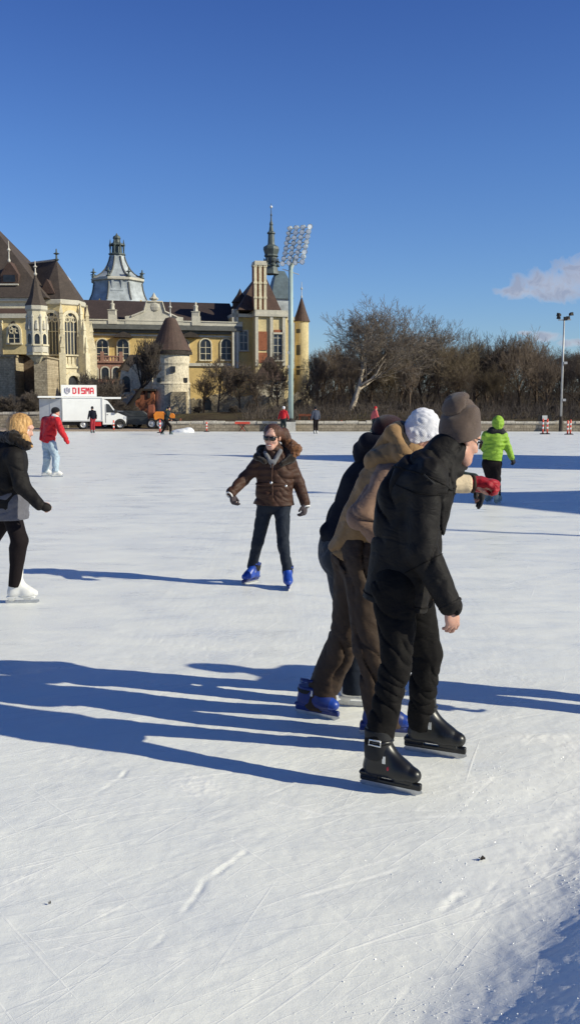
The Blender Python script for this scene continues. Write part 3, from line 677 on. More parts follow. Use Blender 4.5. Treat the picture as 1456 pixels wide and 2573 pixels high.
# --- grey baroque dome behind the wing
def dome_tower():
    Y = 132.0; cx = xx(296, 720, Y); z0 = zz(758, Y); s = Y / FPX
    r = empty('dome_tower', (cx, Y, 0)); tag(r, 'grey lead baroque dome with a lantern and corner urns above the palace wing', 'tower'); b = V3(cx, Y, 0)
    def ps(pl): return [(w * s, zz(y, Y) - z0) for w, y in pl]
    mb = MB(); mb.lathe((cx, Y, 0), [(60 * s, 0.5), (60 * s, z0)], 4, math.pi / 4 + 0.3, 1.2, 1.2); mb.build('tower_wall', M_YEL2, r, b)
    mb = MB(); mb.lathe((cx, Y, z0), ps([(80, 772), (75, 760), (68, 745), (64, 730), (62, 715), (62, 711)]), 8, math.pi / 8 + 0.22); mb.build('lower_roof', M_LEAD, r, b)
    mb = MB(); mb.lathe((cx, Y, z0), ps([(64, 711), (68, 709), (68, 704), (64, 702)]), 8, math.pi / 8 + 0.22); mb.build('cornice', M_TRIM, r, b)
    mb = MB(); mb.lathe((cx, Y, z0), ps([(62, 702), (52, 697), (42, 690), (33, 680), (26, 668), (21, 656), (18.5, 646), (18, 643)]), 8, math.pi / 8 + 0.22); mb.build('dome', M_LEAD, r, b)
    mb = MB(); mb.lathe((cx, Y, z0), ps([(19, 643), (21, 641), (21, 638), (13, 637), (12, 619), (19, 617), (18, 614), (10, 610), (8, 603), (10, 599), (8, 594), (3, 591), (1, 586)]), 8, 0.4); mb.build('lantern', M_COPPER, r, b)
    for k in range(8):
        a = math.pi / 8 + 0.22 + 2 * math.pi * k / 8; mb = MB(); finial(mb, (cx + 63 * s * math.cos(a), Y + 63 * s * math.sin(a), zz(703, Y)), 1.25, 0.2); mb.build('urn', M_COPPER, r, b, True)
        mb = MB(); mb.tube([(cx + w_ * s * math.cos(a), Y + w_ * s * math.sin(a), zz(y_, Y) + 0.02) for w_, y_ in ((62, 702), (52, 697), (42, 690), (33, 680), (26, 668), (21, 656), (18.5, 646))], 0.13, 5); mb.tube([(cx + w_ * s * math.cos(a), Y + w_ * s * math.sin(a), zz(y_, Y)) for w_, y_ in ((75, 760), (68, 745), (64, 730), (62, 715))], 0.13, 5); mb.build('rib', M_SHADE_RIB, r, b)
        a2 = a; mb = MB(); mb.lathe((cx + 17.5 * s * math.cos(a), Y + 17.5 * s * math.sin(a), zz(638, Y)), [(0.12, 0), (0.08, 0.3), (0.12, 1.0), (0.2, 1.1), (0.1, 1.4), (0.02, 1.9)], 6); mb.build('lantern_column', M_COPPER, r, b)
    Ff = frame((cx, Y, 0), 0.22); ww = F_ = None
    u = -1.0; window(r, b, frame(V3(cx, Y, 0) + V3(math.sin(0.22), -math.cos(0.22), 0) * 59 * s * math.cos(math.pi / 8), 0.22), -0.2, zz(735, Y), 1.0, 1.5, 'round', 0.25, 0.3, 2, 1, trim=M_LEAD)
dome_tower()

# --- gothic palace and chapel on the left
def gothic_palace():
    Y = 96.0; r = empty('gothic_palace', (xx(20, 900, Y), Y, 0)); tag(r, 'cream gothic palace front with steep brown hipped roof at the left edge', 'building'); b = V3(xx(20, 900, Y), Y, 0)
    F = frame((0, Y, 0)); X = lambda x, y=850: xx(x, y, Y)
    ze = zz(800, Y)
    mb = MB(); mb.box(F, X(-190), X(79), 0, 14, zz(890, Y), ze); mb.build('wall', M_YEL, r, b)
    mb = MB(); mb.box(F, X(-190), X(80), -0.3, 14.1, ze + 0.004, ze + 0.45); mb.build('cornice', M_TRIM, r, b)
    # lean-to roof, upper strip, steep main roof
    mb = MB(); za, zb = ze + 0.45, zz(770, Y); mb.prism([F(X(-190), -0.3, za), F(X(81), -0.3, za), F(X(81), 14, za), F(X(-190), 14, za)], [F(X(-190), 1.8, zb), F(X(71), 1.8, zb), F(X(71), 14, zb), F(X(-190), 14, zb)]); mb.build('lower_roof', M_ROOF2, r, b)
    mb = MB(); mb.box(F, X(-190), X(68), 2.0, 13.9, zb - 0.6, zz(752, Y)); mb.build('upper_wall', M_CREAMST, r, b)
    mb = MB(); zc = zz(752, Y); mb.box(F, X(-190), X(71), 1.7, 14, zc + 0.003, zc + 0.35); mb.build('upper_cornice', M_TRIM, r, b)
    mb = MB(); Yr = Y + 8; zt = zz(535, Yr); hip_roof(mb, F, X(-190), X(112), 1.5, 17, zc + 0.354, zt, X(-110), xx(-40, 535, Yr + 1)); mb.build('roof', M_ROOF, r, b)
    # dormer
    mb = MB(); d0 = X(5, 700); mb.prism([F(d0 - 0.9, 2.6, zz(705, Y)), F(d0 + 0.9, 2.6, zz(705, Y)), F(d0 + 0.9, 2.6, zz(680, Y)), F(d0, 2.6, zz(645, Y)), F(d0 - 0.9, 2.6, zz(680, Y))], [F(d0 - 0.9, 8, zz(705, Y)), F(d0 + 0.9, 8, zz(705, Y)), F(d0 + 0.9, 8, zz(680, Y)), F(d0, 8, zz(645, Y)), F(d0 - 0.9, 8, zz(680, Y))]); dm = mb.build('dormer', M_ROOF2, r, b)
    mb = MB(); finial(mb, F(d0, 2.7, zz(650, Y)), 2.2, 0.09); mb.build('finial', M_GILT, dm, b); mb = MB(); mb.box(F, d0 - 0.6, d0 + 0.6, 2.5, 2.58, zz(700, Y), zz(682, Y)); mb.build('opening', M_GLASS, dm, b); mb = MB(); mb.box(F, d0 - 0.95, d0 + 0.95, 2.3, 2.58, zz(709, Y), zz(705, Y)); mb.build('sill', M_TRIM, dm, b)
    window(r, b, F, X(37), zz(862, Y), 1.15, zz(818, Y) - zz(862, Y), 'pointed', 0.2, 0.2, 2, 2, trim=M_CREAMST, tracery=True)
    mb = MB(); mb.lathe(F(X(35), -0.05, zz(812, Y)), [(0.02, -0.2), (0.22, -0.1), (0.22, 0.1), (0.02, 0.2)], 8, 0, 1, 0.4); mb.build('medallion', M_DKWOOD, r, b)
    # carved bay at the left edge
    mb = MB(); mb.box(F, X(-40), X(8), -1.2, -0.004, zz(893, Y), zz(812, Y)); mb.box(F, X(-41), X(10), -1.4, -0.002, zz(898, Y), zz(893, Y) - 0.004); mb.box(F, X(-41), X(10), -1.35, -0.003, zz(812, Y) + 0.004, zz(806, Y)); mb.build('bay', M_CREAMST, r, b)
    window(r, b, F, X(-3), zz(862, Y), 0.5, 1.6, 'pointed', 0.15, 0.14, 1, 1, trim=M_CREAMST, vv=-1.2)
    # stone base, recess with its shade put into a dark stone colour
    mb = MB(); mb.box(F, X(-190), X(42), -1.0, 13, 0.9, zz(893, Y) - 0.2); mb.box(F, X(-190), X(45), -1.2, 12.9, zz(893, Y) - 0.196, zz(893, Y)); mb.build('stone_base', M_TAN, r, b)
    mb = MB(); mb.box(F, X(42) + 0.01, X(92), 2.2, 12, 0.9, zz(884, Y)); mb.build('recess_wall', M_RECESS_SHADE, r, b)
    # second, lower roof running to the chapel
gothic_palace()
def gothic_turret():
    Y = 93.5; cx = xx(94, 850, Y); s = Y / FPX; r = empty('gothic_turret', (cx, Y, 0)); b = V3(cx, Y, 0); tag(r, 'white stone oriel turret with carved niches, conical brown roof and tall finial', 'tower')
    zt = zz(783, Y); zb = zz(888, Y); n = 8; ph = math.pi / 8 + 0.25
    mb = MB(); mb.lathe((cx, Y, 0), [(25 * s, zb), (25 * s, zt)], n, ph); mb.build('wall', M_CREAMST, r, b)
    mb = MB(); mb.lathe((cx, Y, 0), [(8 * s, zz(912, Y)), (22 * s, zz(897, Y)), (29 * s, zz(893, Y)), (29 * s, zb - 0.004)], n, ph); mb.build('corbel', M_CREAMST, r, b)
    mb = MB(); mb.lathe((cx, Y, 0), [(26 * s, zt), (29 * s, zt + 0.15), (29 * s, zt + 0.5), (27 * s, zt + 0.55)], n, ph); mb.build('cornice', M_TRIM, r, b); mb = MB(); mb.lathe((cx, Y, 0), [(26.5 * s, zz(838, Y)), (26.5 * s, zz(834, Y))], n, ph); mb.build('string_course', M_TRIM, r, b)
    mb = MB(); mb.lathe((cx, Y, 0), [(29 * s, zt + 0.55), (17 * s, zz(745, Y)), (9 * s, zz(715, Y)), (2 * s, zz(690, Y))], n, ph); mb.build('cone_roof', M_ROOF, r, b)
    mb = MB(); finial(mb, (cx, Y, zz(692, Y)), zz(655, Y) - zz(692, Y), 0.1); mb.build('finial', M_GILT, r, b)
    for k in range(n):
        a = ph + math.pi / n + 2 * math.pi * k / n
        if math.sin(a) > 0.35: continue
        d = V3(math.cos(a), math.sin(a), 0); Fk = frame(b + d * 25 * s * math.cos(math.pi / n), a + math.pi / 2)
        window(r, b, Fk, 0, zz(866, Y), 0.5, zz(840, Y) - zz(866, Y), 'pointed', 0.12, 0.1, 1, 0, trim=M_CREAMST); 
        mb = MB(); mb.box(Fk, -0.32, 0.32, -0.12, 0.01, zz(886, Y), zz(868, Y)); mb.build('niche_panel', M_TRIM, r, b); mb = MB(); mb.lathe(Fk(0, -0.02, zz(818, Y)), [(0.02, -0.55), (0.2, -0.4), (0.16, 0.15), (0.1, 0.22), (0.12, 0.4), (0.02, 0.5)], 6); mb.build('niche_carving', M_TRIM, r, b)
        mb = MB(); w = 25 * s; e = b + V3(math.cos(a + math.pi / n), math.sin(a + math.pi / n), 0) * w; mb.lathe((e[0], e[1], 0), [(0.11, zb), (0.11, zz(800, Y)), (0.16, zz(798, Y)), (0.02, zz(790, Y))], 6); mb.build('corner_shaft', M_TRIM, r, b)
    mb = MB(); Fz = frame((0, Y, 0)); mb.box(Fz, xx(88, 950, Y), xx(121, 950, Y), -0.2, 5, 0.9, zz(897, Y)); mb.box(Fz, xx(84, 950, Y), xx(124, 950, Y), -0.4, 5, zz(900, Y), zz(896, Y)); mb.build('pier', M_TAN, r, b)
gothic_turret()
def chapel():
    Y = 101.0; cx = xx(150, 850, Y); s = Y / FPX; r = empty('chapel', (cx, Y, 0)); b = V3(cx, Y, 0); tag(r, 'yellow gothic chapel apse with tall traceried window, buttresses and steep brown roof', 'building')
    R = 59 * s; n = 8; ph = math.pi / 8 - 0.12; zt = zz(771, Y); z0 = 0.9
    mb = MB(); mb.lathe((cx, Y + 0.5, 0), [(R, zz(905, Y)), (R, zt)], n, ph); mb.build('wall', M_YEL, r, b)
    mb = MB(); mb.lathe((cx, Y + 0.5, 0), [(R * 1.12, z0), (R * 1.12, zz(925, Y)), (R * 1.02, zz(905, Y))], n, ph); mb.build('plinth', M_CREAMST, r, b)
    mb = MB(); mb.lathe((cx, Y + 0.5, 0), [(R * 1.01, zt), (R * 1.07, zt + 0.12), (R * 1.07, zt + 0.5), (R * 1.03, zt + 0.6)], n, ph); mb.build('cornice', M_TRIM, r, b)
    F = frame((cx, Y + 0.5, 0)); zr = zz(655, Y + 3); zb = zt + 0.6
    ring = [V3(cx + R * 1.05 * math.cos(ph + 2 * math.pi * k / n), Y + 0.5 + R * 1.05 * math.sin(ph + 2 * math.pi * k / n), zb) for k in range(n)]
    apex = V3(xx(128, 655, Y), Y + 2.5, zr); back = V3(xx(40, 655, Y), Y + 5, zr); lb = V3(xx(40, 750, Y), Y - 0.5, zz(752, Y)); lb2 = V3(xx(40, 750, Y), Y + 10, zb)
    mb = MB(); vs = ring + [apex, back, lb, lb2]; fs = []
    for k in range(n):
        a, c = ring[k], ring[(k + 1) % n]
        if (a[0] + c[0]) / 2 > cx - R * 0.75: fs.append((k, (k + 1) % n, n))
    fi = min(range(n), key=lambda k: ring[k][1] + 0.5 * ring[k][0]); bi = max(range(n), key=lambda k: ring[k][1] - 0.5 * ring[k][0])
    fs += [(fi, n, n + 1, n + 2), (bi, n + 3, n + 1, n), (n + 2, n + 1, n + 3)]
    mb.add(vs, fs); mb.build('roof', M_ROOF, r, b)
    mb = MB(); finial(mb, apex - V3(0, 0, 0.1), 1.3, 0.16); mb.build('roof_finial', M_COPPER, r, b)
    mb = MB(); mb.tube([back, apex], 0.14, 6); mb.build('ridge_cap', M_GILT, r, b)
    d0 = xx(128, 730, Y) ; Fd = frame((d0, Y - R * 0.62, 0)); zs = zz(742, Y); mb = MB(); mb.prism([Fd(-0.8, 0, zs), Fd(0.8, 0, zs), Fd(0, 0, zs + 1.5)], [Fd(-0.8, 4, zs), Fd(0.8, 4, zs), Fd(0, 4, zs + 1.5)]); mb.build('dormer', M_ROOF2, r, b)
    for k in range(n):
        a = ph + math.pi / n + 2 * math.pi * k / n; d = V3(math.cos(a), math.sin(a), 0)
        if math.sin(a) > 0.3: continue
        Fk = frame(b + V3(0, 0.5, 0) + d * R * math.cos(math.pi / n), a + math.pi / 2)
        if math.sin(a) < -0.2:
            window(r, b, Fk, 0, zz(893, Y), 1.45, zz(790, Y) - zz(893, Y), 'pointed', 0.3, 0.3, 4, 1, trim=M_CREAMST, tracery=True)
            mb = MB()
            for q in range(4): mb.box(Fk, -0.82 + 0.42 * q, -0.52 + 0.42 * q, -0.25, 0.0, zz(922, Y), zz(899, Y))
            mb.box(Fk, -1.0, 1.0, -0.42, 0.0, zz(927, Y), zz(922, Y) - 0.005); mb.build('blind_panel', M_CREAMST, r, b)
            window(r, b, frame(b + V3(0, 0.5, 0) + d * R * 1.12 * math.cos(math.pi / n), a + math.pi / 2), 0, 1.2, 1.2, zz(945, Y) - 1.2, 'round', 0.35, 0.3, 1, 0, trim=M_CREAMST, sill=False)
        a2 = a + math.pi / n
        for aa in (a2, a - math.pi / n) if k == 0 else (a2,):
            if math.sin(aa) > 0.3: continue
            d2 = V3(math.cos(aa), math.sin(aa), 0); Fb = frame(b + V3(0, 0.5, 0) + d2 * R * 0.98, aa + math.pi / 2); mb = MB()
            mb.box(Fb, -0.34, 0.34, -1.25, 0.1, z0, zz(890, Y)); mb.box(Fb, -0.28, 0.28, -0.95, 0.1, zz(890, Y) + 0.003, zz(845, Y)); mb.box(Fb, -0.22, 0.22, -0.6, 0.1, zz(845, Y) + 0.003, zz(805, Y))
            for (vv, z_) in ((-0.75, zz(845, Y)), (-0.35, zz(805, Y)), (-1.0, zz(890, Y))): mb.lathe(Fb(0, vv, z_ + 0.003), [(0.22, 0), (0.24, 0.5), (0.3, 0.55), (0.04, 1.5), (0.09, 1.6), (0.01, 1.75)], 4, math.pi / 4 + aa)
            mb.build('buttress', M_CREAMST, r, b)
chapel()
mb = MB(); Yd = 118.0; sdm = Yd / FPX
mb.lathe((xx(150, 720, Yd), Yd, 0), [(34 * sdm, 1.0), (34 * sdm, zz(740, Yd)), (33 * sdm, zz(720, Yd)), (27 * sdm, zz(702, Yd)), (16 * sdm, zz(688, Yd)), (0.1, zz(682, Yd))], 20)
o = mb.build('white_dome', M_WHITEROOF, None, None, True); tag(o, 'white rounded dome peeping out behind the brown chapel roof', 'tower')

# --- renaissance tower block with the spire on the right of the wing
def spire_block():
    ang = math.radians(14); F = frame(P(588, 900, 110) * [1, 1, 0], ang); b = F.o.copy(); r = empty('spire_block', b.tolist(), 0); tag(r, 'yellow renaissance tower block with slate roof, tall ribbed chimney stack and dark copper spire', 'building')
    U = lambda x, y=880, v=0: F.uz(x, y, v)[0]; Z = lambda x, y, v=0: F.uz(x, y, v)[1]
    zt = Z(680, 796); z0 = 0.9
    mb = MB(); mb.box(F, U(588), U(641), 1.6, 12, z0, zt); mb.build('recessed_wall', M_YEL2, r, b)
    mb = MB(); mb.box(F, U(641), U(722), 0, 12.1, z0, zt); mb.build('wall', M_YEL, r, b)
    mb = MB(); mb.box(F, U(589), U(640.5), 1.2, 12, zt + 0.004, zt + 0.4); mb.build('cornice', M_TRIM, r, b); mb = MB(); mb.box(F, U(639), U(724), -0.35, 12.2, zt + 0.008, zt + 0.3); mb.build('cornice', M_TRIM, r, b); mb = MB(); mb.box(F, U(640), U(723), -0.2, 12.2, zt + 0.304, zt + 0.75); mb.build('cornice', M_TRIM, r, b)
    mb = MB()
    for x in (592, 601): mb.box(F, U(x) - 0.16, U(x) + 0.16, 1.2, 1.6, Z(600, 925, 1.2), zt + 0.9)
    for x in (644, 681, 712): mb.box(F, U(x) - 0.18, U(x) + 0.18, -0.25, -0.002, Z(650, 920), zt)
    mb.build('pilaster', M_TRIM, r, b)
    mb = MB()
    for (xa, xb, ya, yb) in ((649, 670, 833, 880), (649, 670, 886, 912), (688, 708, 828, 838)): mb.box(F, U(xa), U(xb), -0.1, -0.004, Z(660, yb), Z(660, ya))
    mb.build('red_panel', M_BRICK, r, b)
    window(r, b, F, U(697), Z(697, 905), 1.05, Z(697, 840) - Z(697, 905), 'rect', 0.2, 0.25, 2, 3, glass=M_GLASSB)
    window(r, b, F, U(618), Z(618, 880, 1.6), 0.9, 2.2, 'rect', 0.15, 0.15, 2, 2, vv=1.6, glass=M_GLASSB)
    # chimney stack of tall pilasters
    za = zt + 0.76; zc = Z(654, 656)
    mb = MB(); mb.box(F, U(640), U(668), 0.0, 1.5, za, zc - 0.5); mb.build('chimney_core', M_BRICK, r, b)
    for x in (641.5, 653.5, 665.5):
        mb = MB(); mb.box(F, U(x) - 0.16, U(x) + 0.16, -0.22, -0.003, za, zc - 0.3)
        for t in (0.25, 0.55, 0.9): zq = za + (zc - za) * t; mb.box(F, U(x) - 0.22, U(x) + 0.22, -0.28, -0.002, zq - 0.12, zq + 0.12)
        mb.build('chimney_rib', M_CREAMST, r, b)
    mb = MB(); mb.box(F, U(639), U(669.5), -0.35, 1.6, zc - 0.49, zc - 0.2); mb.box(F, U(640), U(668.5), -0.25, 1.5, zc - 0.196, zc); mb.build('chimney_cap', M_TRIM, r, b)
    # steep brown roofs
    mb = MB(); hip_roof(mb, F, U(600), U(709), 0.4, 11, zt + 0.76, Z(665, 688, 5), U(650, 700, 5), U(668, 700, 5)); mb.build('roof', M_ROOF2, r, b)
    mb = MB(); e = F(U(622), 4.5, 0); mb.lathe((e[0], e[1], 0), [(0.9, zt), (0.9, Z(616, 752)), (1.05, Z(616, 750)), (0.35, Z(616, 728)), (0.02, Z(616, 713))], 8); mb.build('spike_turret', M_ROOF3, r, b)
    # blue slate mansard with curb
    c = F(U(703, 700, 7.5), 7.5, 0); s = 114 / FPX; zq = lambda y: Z(700, y, 7)
    mb = MB(); mb.lathe((c[0], c[1], 0), [(29 * s * 1.2, zq(800)), (29 * s * 1.2, zq(768)), (27 * s * 1.2, zq(745))], 4, math.pi / 4 + ang, 1, 1); mb.build('upper_wall', M_LEAD, r, b)
    mb = MB(); mb.lathe((c[0], c[1], 0), [(34 * s * 1.2, zq(752)), (31 * s * 1.2, zq(742)), (27 * s * 1.2, zq(720)), (20 * s * 1.2, zq(697)), (14 * s, zq(681)), (10 * s, zq(680))], 4, math.pi / 4 + ang); mb.build('mansard_roof', M_SLATE2, r, b)
    c = F(U(681, 620, 7), 7, 0); SP = [(21, 690), (18, 680), (17, 672), (19, 670), (15, 664), (15, 648), (19, 645), (17, 641), (21, 628), (20, 622), (10, 616), (9, 611), (8, 590), (11, 588), (10, 585), (6, 582), (4, 568), (5, 565), (4, 561), (2.2, 556), (1.6, 545), (2.4, 541), (1.2, 537), (0.8, 522), (0.5, 512)]
    mb = MB(); mb.lathe((c[0], c[1], 0), [(w * s, zq(y)) for w, y in SP], 8, 0.3); mb.build('spire', M_COPPER, r, b)
    mb = MB(); mb.ball((c[0], c[1], zq(521)), 0.17, 10, 8); mb.build('spire_ball', M_WHITEROOF, r, b, True)
    for k in range(8):
        a = 0.3 + math.pi / 8 + 2 * math.pi * k / 8; mb = MB(); Fk = frame((c[0] + 14.2 * s * math.cos(a), c[1] + 14.2 * s * math.sin(a), 0), a + math.pi / 2); mb.box(Fk, -0.12, 0.12, -0.03, 0.03, zq(663), zq(650)); mb.build('belfry_opening', M_GLASS, r, b)
        a = 0.3 + 2 * math.pi * k / 8; mb = MB(); finial(mb, (c[0] + 19 * s * math.cos(a), c[1] + 19 * s * math.sin(a), zq(671)), 1.0, 0.1); mb.build('spirelet', M_COPPER, r, b)
    # round stair turret on the right
    Y = 116.0; cx = xx(757, 880, Y); s2 = Y / FPX; mb = MB(); mb.lathe((cx, Y, 0), [(19 * s2, 0.9), (18.5 * s2, zz(930, Y)), (19.5 * s2, zz(928, Y)), (17.5 * s2, zz(924, Y)), (17.5 * s2, zz(812, Y)), (19.5 * s2, zz(809, Y))], 20); t = mb.build('stair_turret', M_YEL, r, b, False)
    mb = MB(); mb.lathe((cx, Y, 0), [(21 * s2, zz(809, Y) + 0.004), (11 * s2, zz(780, Y)), (3 * s2, zz(753, Y)), (0.4 * s2, zz(745, Y))], 16); mb.build('cone_roof', M_ROOF2, t, b)
    mb = MB(); finial(mb, (cx, Y, zz(750, Y)), 2.0, 0.06); mb.build('finial', M_GILT, t, b)
    for (px, y0, y1) in ((748, 838, 828), (748, 893, 868), (748, 943, 920)):
        a = math.asin(max(-0.95, min(0.95, (px - 757) / 18.5))); d = V3(math.sin(a), -math.cos(a), 0); Fk = frame(V3(cx, Y, 0) + d * 17.6 * s2, a); window(t, b, Fk, 0, zz(y0, Y), 0.45, zz(y1, Y) - zz(y0, Y), 'rect', 0.1, 0.14, 1, 0) if False else None
        mb = MB(); mb.box(Fk, -0.25, 0.25, -0.05, 0.3, zz(y0, Y), zz(y1, Y)); mb.build('slit_window', M_GLASS, t, b)
    mb = MB(); mb.box(F, U(722) + 0.01, U(742), 0.8, 11, z0, zt - 0.3); mb.build('link_wall', M_YEL, r, b)
    mb = MB(); mb.box(F, U(722), U(742), 0.5, 11, zt - 0.296, zt + 0.1); mb.build('link_cornice', M_TRIM, r, b)
spire_block()

# --- small round tower with conical roof
def round_tower():
    Y = 93.0; cx = xx(430, 950, Y); s = Y / FPX; r = empty('round_tower', (cx, Y, 0)); b = V3(cx, Y, 0); tag(r, 'squat round whitewashed stone tower with red-brown conical roof and slit window', 'tower')
    mb = MB(); mb.lathe((cx, Y, 0), [(49 * s, 0.8), (47 * s, zz(968, Y)), (48 * s, zz(965, Y)), (45 * s, zz(960, Y)), (44 * s, zz(920, Y)), (46 * s, zz(914, Y)), (46 * s, zz(882, Y))], 28); w = mb.build('wall', M_WHITEST, r, b, False)
    mb = MB(); mb.lathe((cx, Y, 0), [(52 * s, zz(882, Y)), (44 * s, zz(868, Y)), (30 * s, zz(838, Y)), (16 * s, zz(806, Y)), (12 * s, zz(800, Y)), (3 * s, zz(797, Y))], 24); mb.build('cone_roof', M_ROOF2, r, b)
    mb = MB(); finial(mb, (cx, Y, zz(798, Y)), 1.7, 0.08); mb.build('finial', M_GILT, r, b)
    for (px, y0, y1) in ((441, 937, 922), (469, 962, 950), (405, 962, 950)):
        a = math.asin((px - 430) / 47); d = V3(math.sin(a), -math.cos(a), 0); Fk = frame(V3(cx, Y, 0) + d * 46.5 * s, a); mb = MB(); mb.box(Fk, -0.2, 0.2, -0.08, 0.3, zz(y0, Y), zz(y1, Y)); mb.build('slit_window', M_GLASS, r, b)
    mb = MB(); rr = random.Random(5)
    for k in range(26):
        a = -math.pi * k / 26; d = V3(math.cos(a), math.sin(a), 0); Fk = frame(V3(cx, Y, 0) + d * 46.5 * s, a + math.pi / 2); mb.box(Fk, -0.12, 0.12, -0.25, 0.02, zz(892, Y), zz(884, Y))
    mb.build('corbel', M_DKWOOD, r, b)
    mb = MB(); Fz = frame((0, Y - 2.4, 0)); mb.box(Fz, xx(436, 1000, Y), xx(474, 1000, Y), 0, 2, 0.8, zz(985, Y)); mb.build('stone_annex', M_RUBBLE, r, b)
round_tower()
# --- ruined curtain wall, brick gate, stone cottage
def rag_wall(name, pts, Y, th, mat, label, holes=(), seed=3):
    """pts: silhouette (photo x, y of the top edge) left to right"""
    r = empty(name, (xx((pts[0][0] + pts[-1][0]) / 2, 1000, Y), Y, 0)); b = V3(*r.location); tag(r, label, 'wall'); F = frame((0, Y, 0)); rr = random.Random(seed)
    top = []
    for (x0, y0), (x1, y1) in zip(pts[:-1], pts[1:]):
        n = max(2, int((x1 - x0) / 5))
        for k in range(n): t = k / n; top.append((xx(x0 + (x1 - x0) * t, 960, Y), zz(y0 + (y1 - y0) * t, Y) + rr.uniform(-0.12, 0.12)))
    top.append((xx(pts[-1][0], 960, Y), zz(pts[-1][1], Y)))
    mb = MB(); vs = []; fs = []
    for (u, z) in top: vs += [F(u, 0, 0.6), F(u, 0, z), F(u, th, z), F(u, th, 0.6)]
    for i in range(len(top) - 1):
        a, c = 4 * i, 4 * i + 4; fs += [(a, c, c + 1, a + 1), (a + 1, c + 1, c + 2, a + 2), (a + 2, c + 2, c + 3, a + 3)]
    fs += [(0, 1, 2, 3), tuple(4 * (len(top) - 1) + q for q in (3, 2, 1, 0))]
    mb.add(vs, fs); mb.build('masonry', mat, r, b)
    for (px, py, w, h, kind) in holes: window(r, b, F, xx(px, py, Y), zz(py, Y), w, h, kind, 0.16, 0.1, 1, 0, trim=mat, sill=False)
    return r
rag_wall('ruined_wall', [(296, 985), (305, 930), (320, 935), (335, 915), (352, 905), (366, 915), (378, 930), (384, 968)], 95.5, 1.2, M_WHITEST, 'ruined pale stone wall left of the squat round tower behind the dark leaning tree', [(318, 985, 0.8, 1.6, 'round')])
rag_wall('curtain_wall', [(470, 1000), (500, 1003), (560, 985), (590, 998), (640, 990), (716, 1000), (745, 985), (780, 1000), (800, 1024)], 97.5, 1.0, M_RUBBLE, 'low rubble curtain wall behind the bare trees below the spire', [(520, 1030, 0.9, 1.2, 'round'), (752, 1030, 0.9, 1.1, 'round')], 9)
def gatehouse():
    Y = 91.0; r = empty('brick_gatehouse', (xx(365, 1000, Y), Y, 0)); b = V3(*r.location); tag(r, 'small red brick gate block with dark notched top beside the round tower', 'building'); F = frame((0, Y, 0), 0.0); X = lambda x: xx(x, 1000, Y)
    mb = MB(); mb.box(F, X(340), X(388), 0, 3, 0.7, zz(990, Y)); 
    for k in range(4): a = X(340) + (X(388) - X(340)) * (k + 0.05) / 4; mb.box(F, a, a + 0.3, 0, 2.9, zz(990, Y) + 0.004, zz(982, Y))
    mb.build('brick_wall', M_BRICK, r, b)
    mb = MB(); mb.box(F, X(337), X(391), -0.25, 3.3, zz(982, Y) + 0.008, zz(977, Y)); mb.build('cap_beam', M_DKWOOD, r, b)
    for x in (350, 375): mb = MB(); mb.box(F, X(x) - 0.12, X(x) + 0.12, -0.12, -0.004, zz(1000, Y), zz(983, Y)); mb.build('timber_bracket', M_DKWOOD, r, b)
gatehouse()
def dark_roof_house():
    Y = 100.0; r = empty('timber_roof_house', (xx(330, 950, Y), Y, 0)); b = V3(*r.location); tag(r, 'small stone house with dark timber gabled roof in front of the ochre wing', 'house'); F = frame((0, Y, 0), 0.35); F = frame(V3(xx(305, 950, Y), Y, 0), 0.3)
    mb = MB(); mb.box(F, 0.2, 3.8, 0, 4, 0.7, zz(932, Y)); mb.build('wall', M_RUBBLE, r, b)
    mb = MB(); hip_roof(mb, F, -0.1, 4.1, -0.4, 4.4, zz(932, Y) + 0.004, zz(888, Y), 1.2, 2.8); mb.build('roof', M_DKWOOD, r, b)
dark_roof_house()
def cottage():
    Y = 99.0; F = frame(V3(xx(642, 980, Y), Y, 0), 0.1); r = empty('stone_cottage', F.o.tolist()); b = F.o; tag(r, 'stone cottage with steep brown gable roof below the spire block', 'house'); w = xx(718, 980, Y) - xx(642, 980, Y); ze = zz(955, Y); zr = zz(894, Y)
    mb = MB(); mb.box(F, 0.15, w - 0.15, 0, 4, 0.7, ze); mb.build('wall', M_WHITEST, r, b)
    mb = MB(); hip_roof(mb, F, -0.1, w + 0.1, -0.35, 4.3, ze + 0.004, zr, w * 0.4, w * 0.6); mb.build('roof', M_ROOF2, r, b)
    window(r, b, F, w * 0.33, 1.2, 0.7, 1.3, 'round', 0.16, 0.12, 1, 0, trim=M_TRIM, sill=False); window(r, b, F, w * 0.7, ze - 1.6, 0.6, 0.8, 'rect', 0.14, 0.12, 2, 1)
cottage()
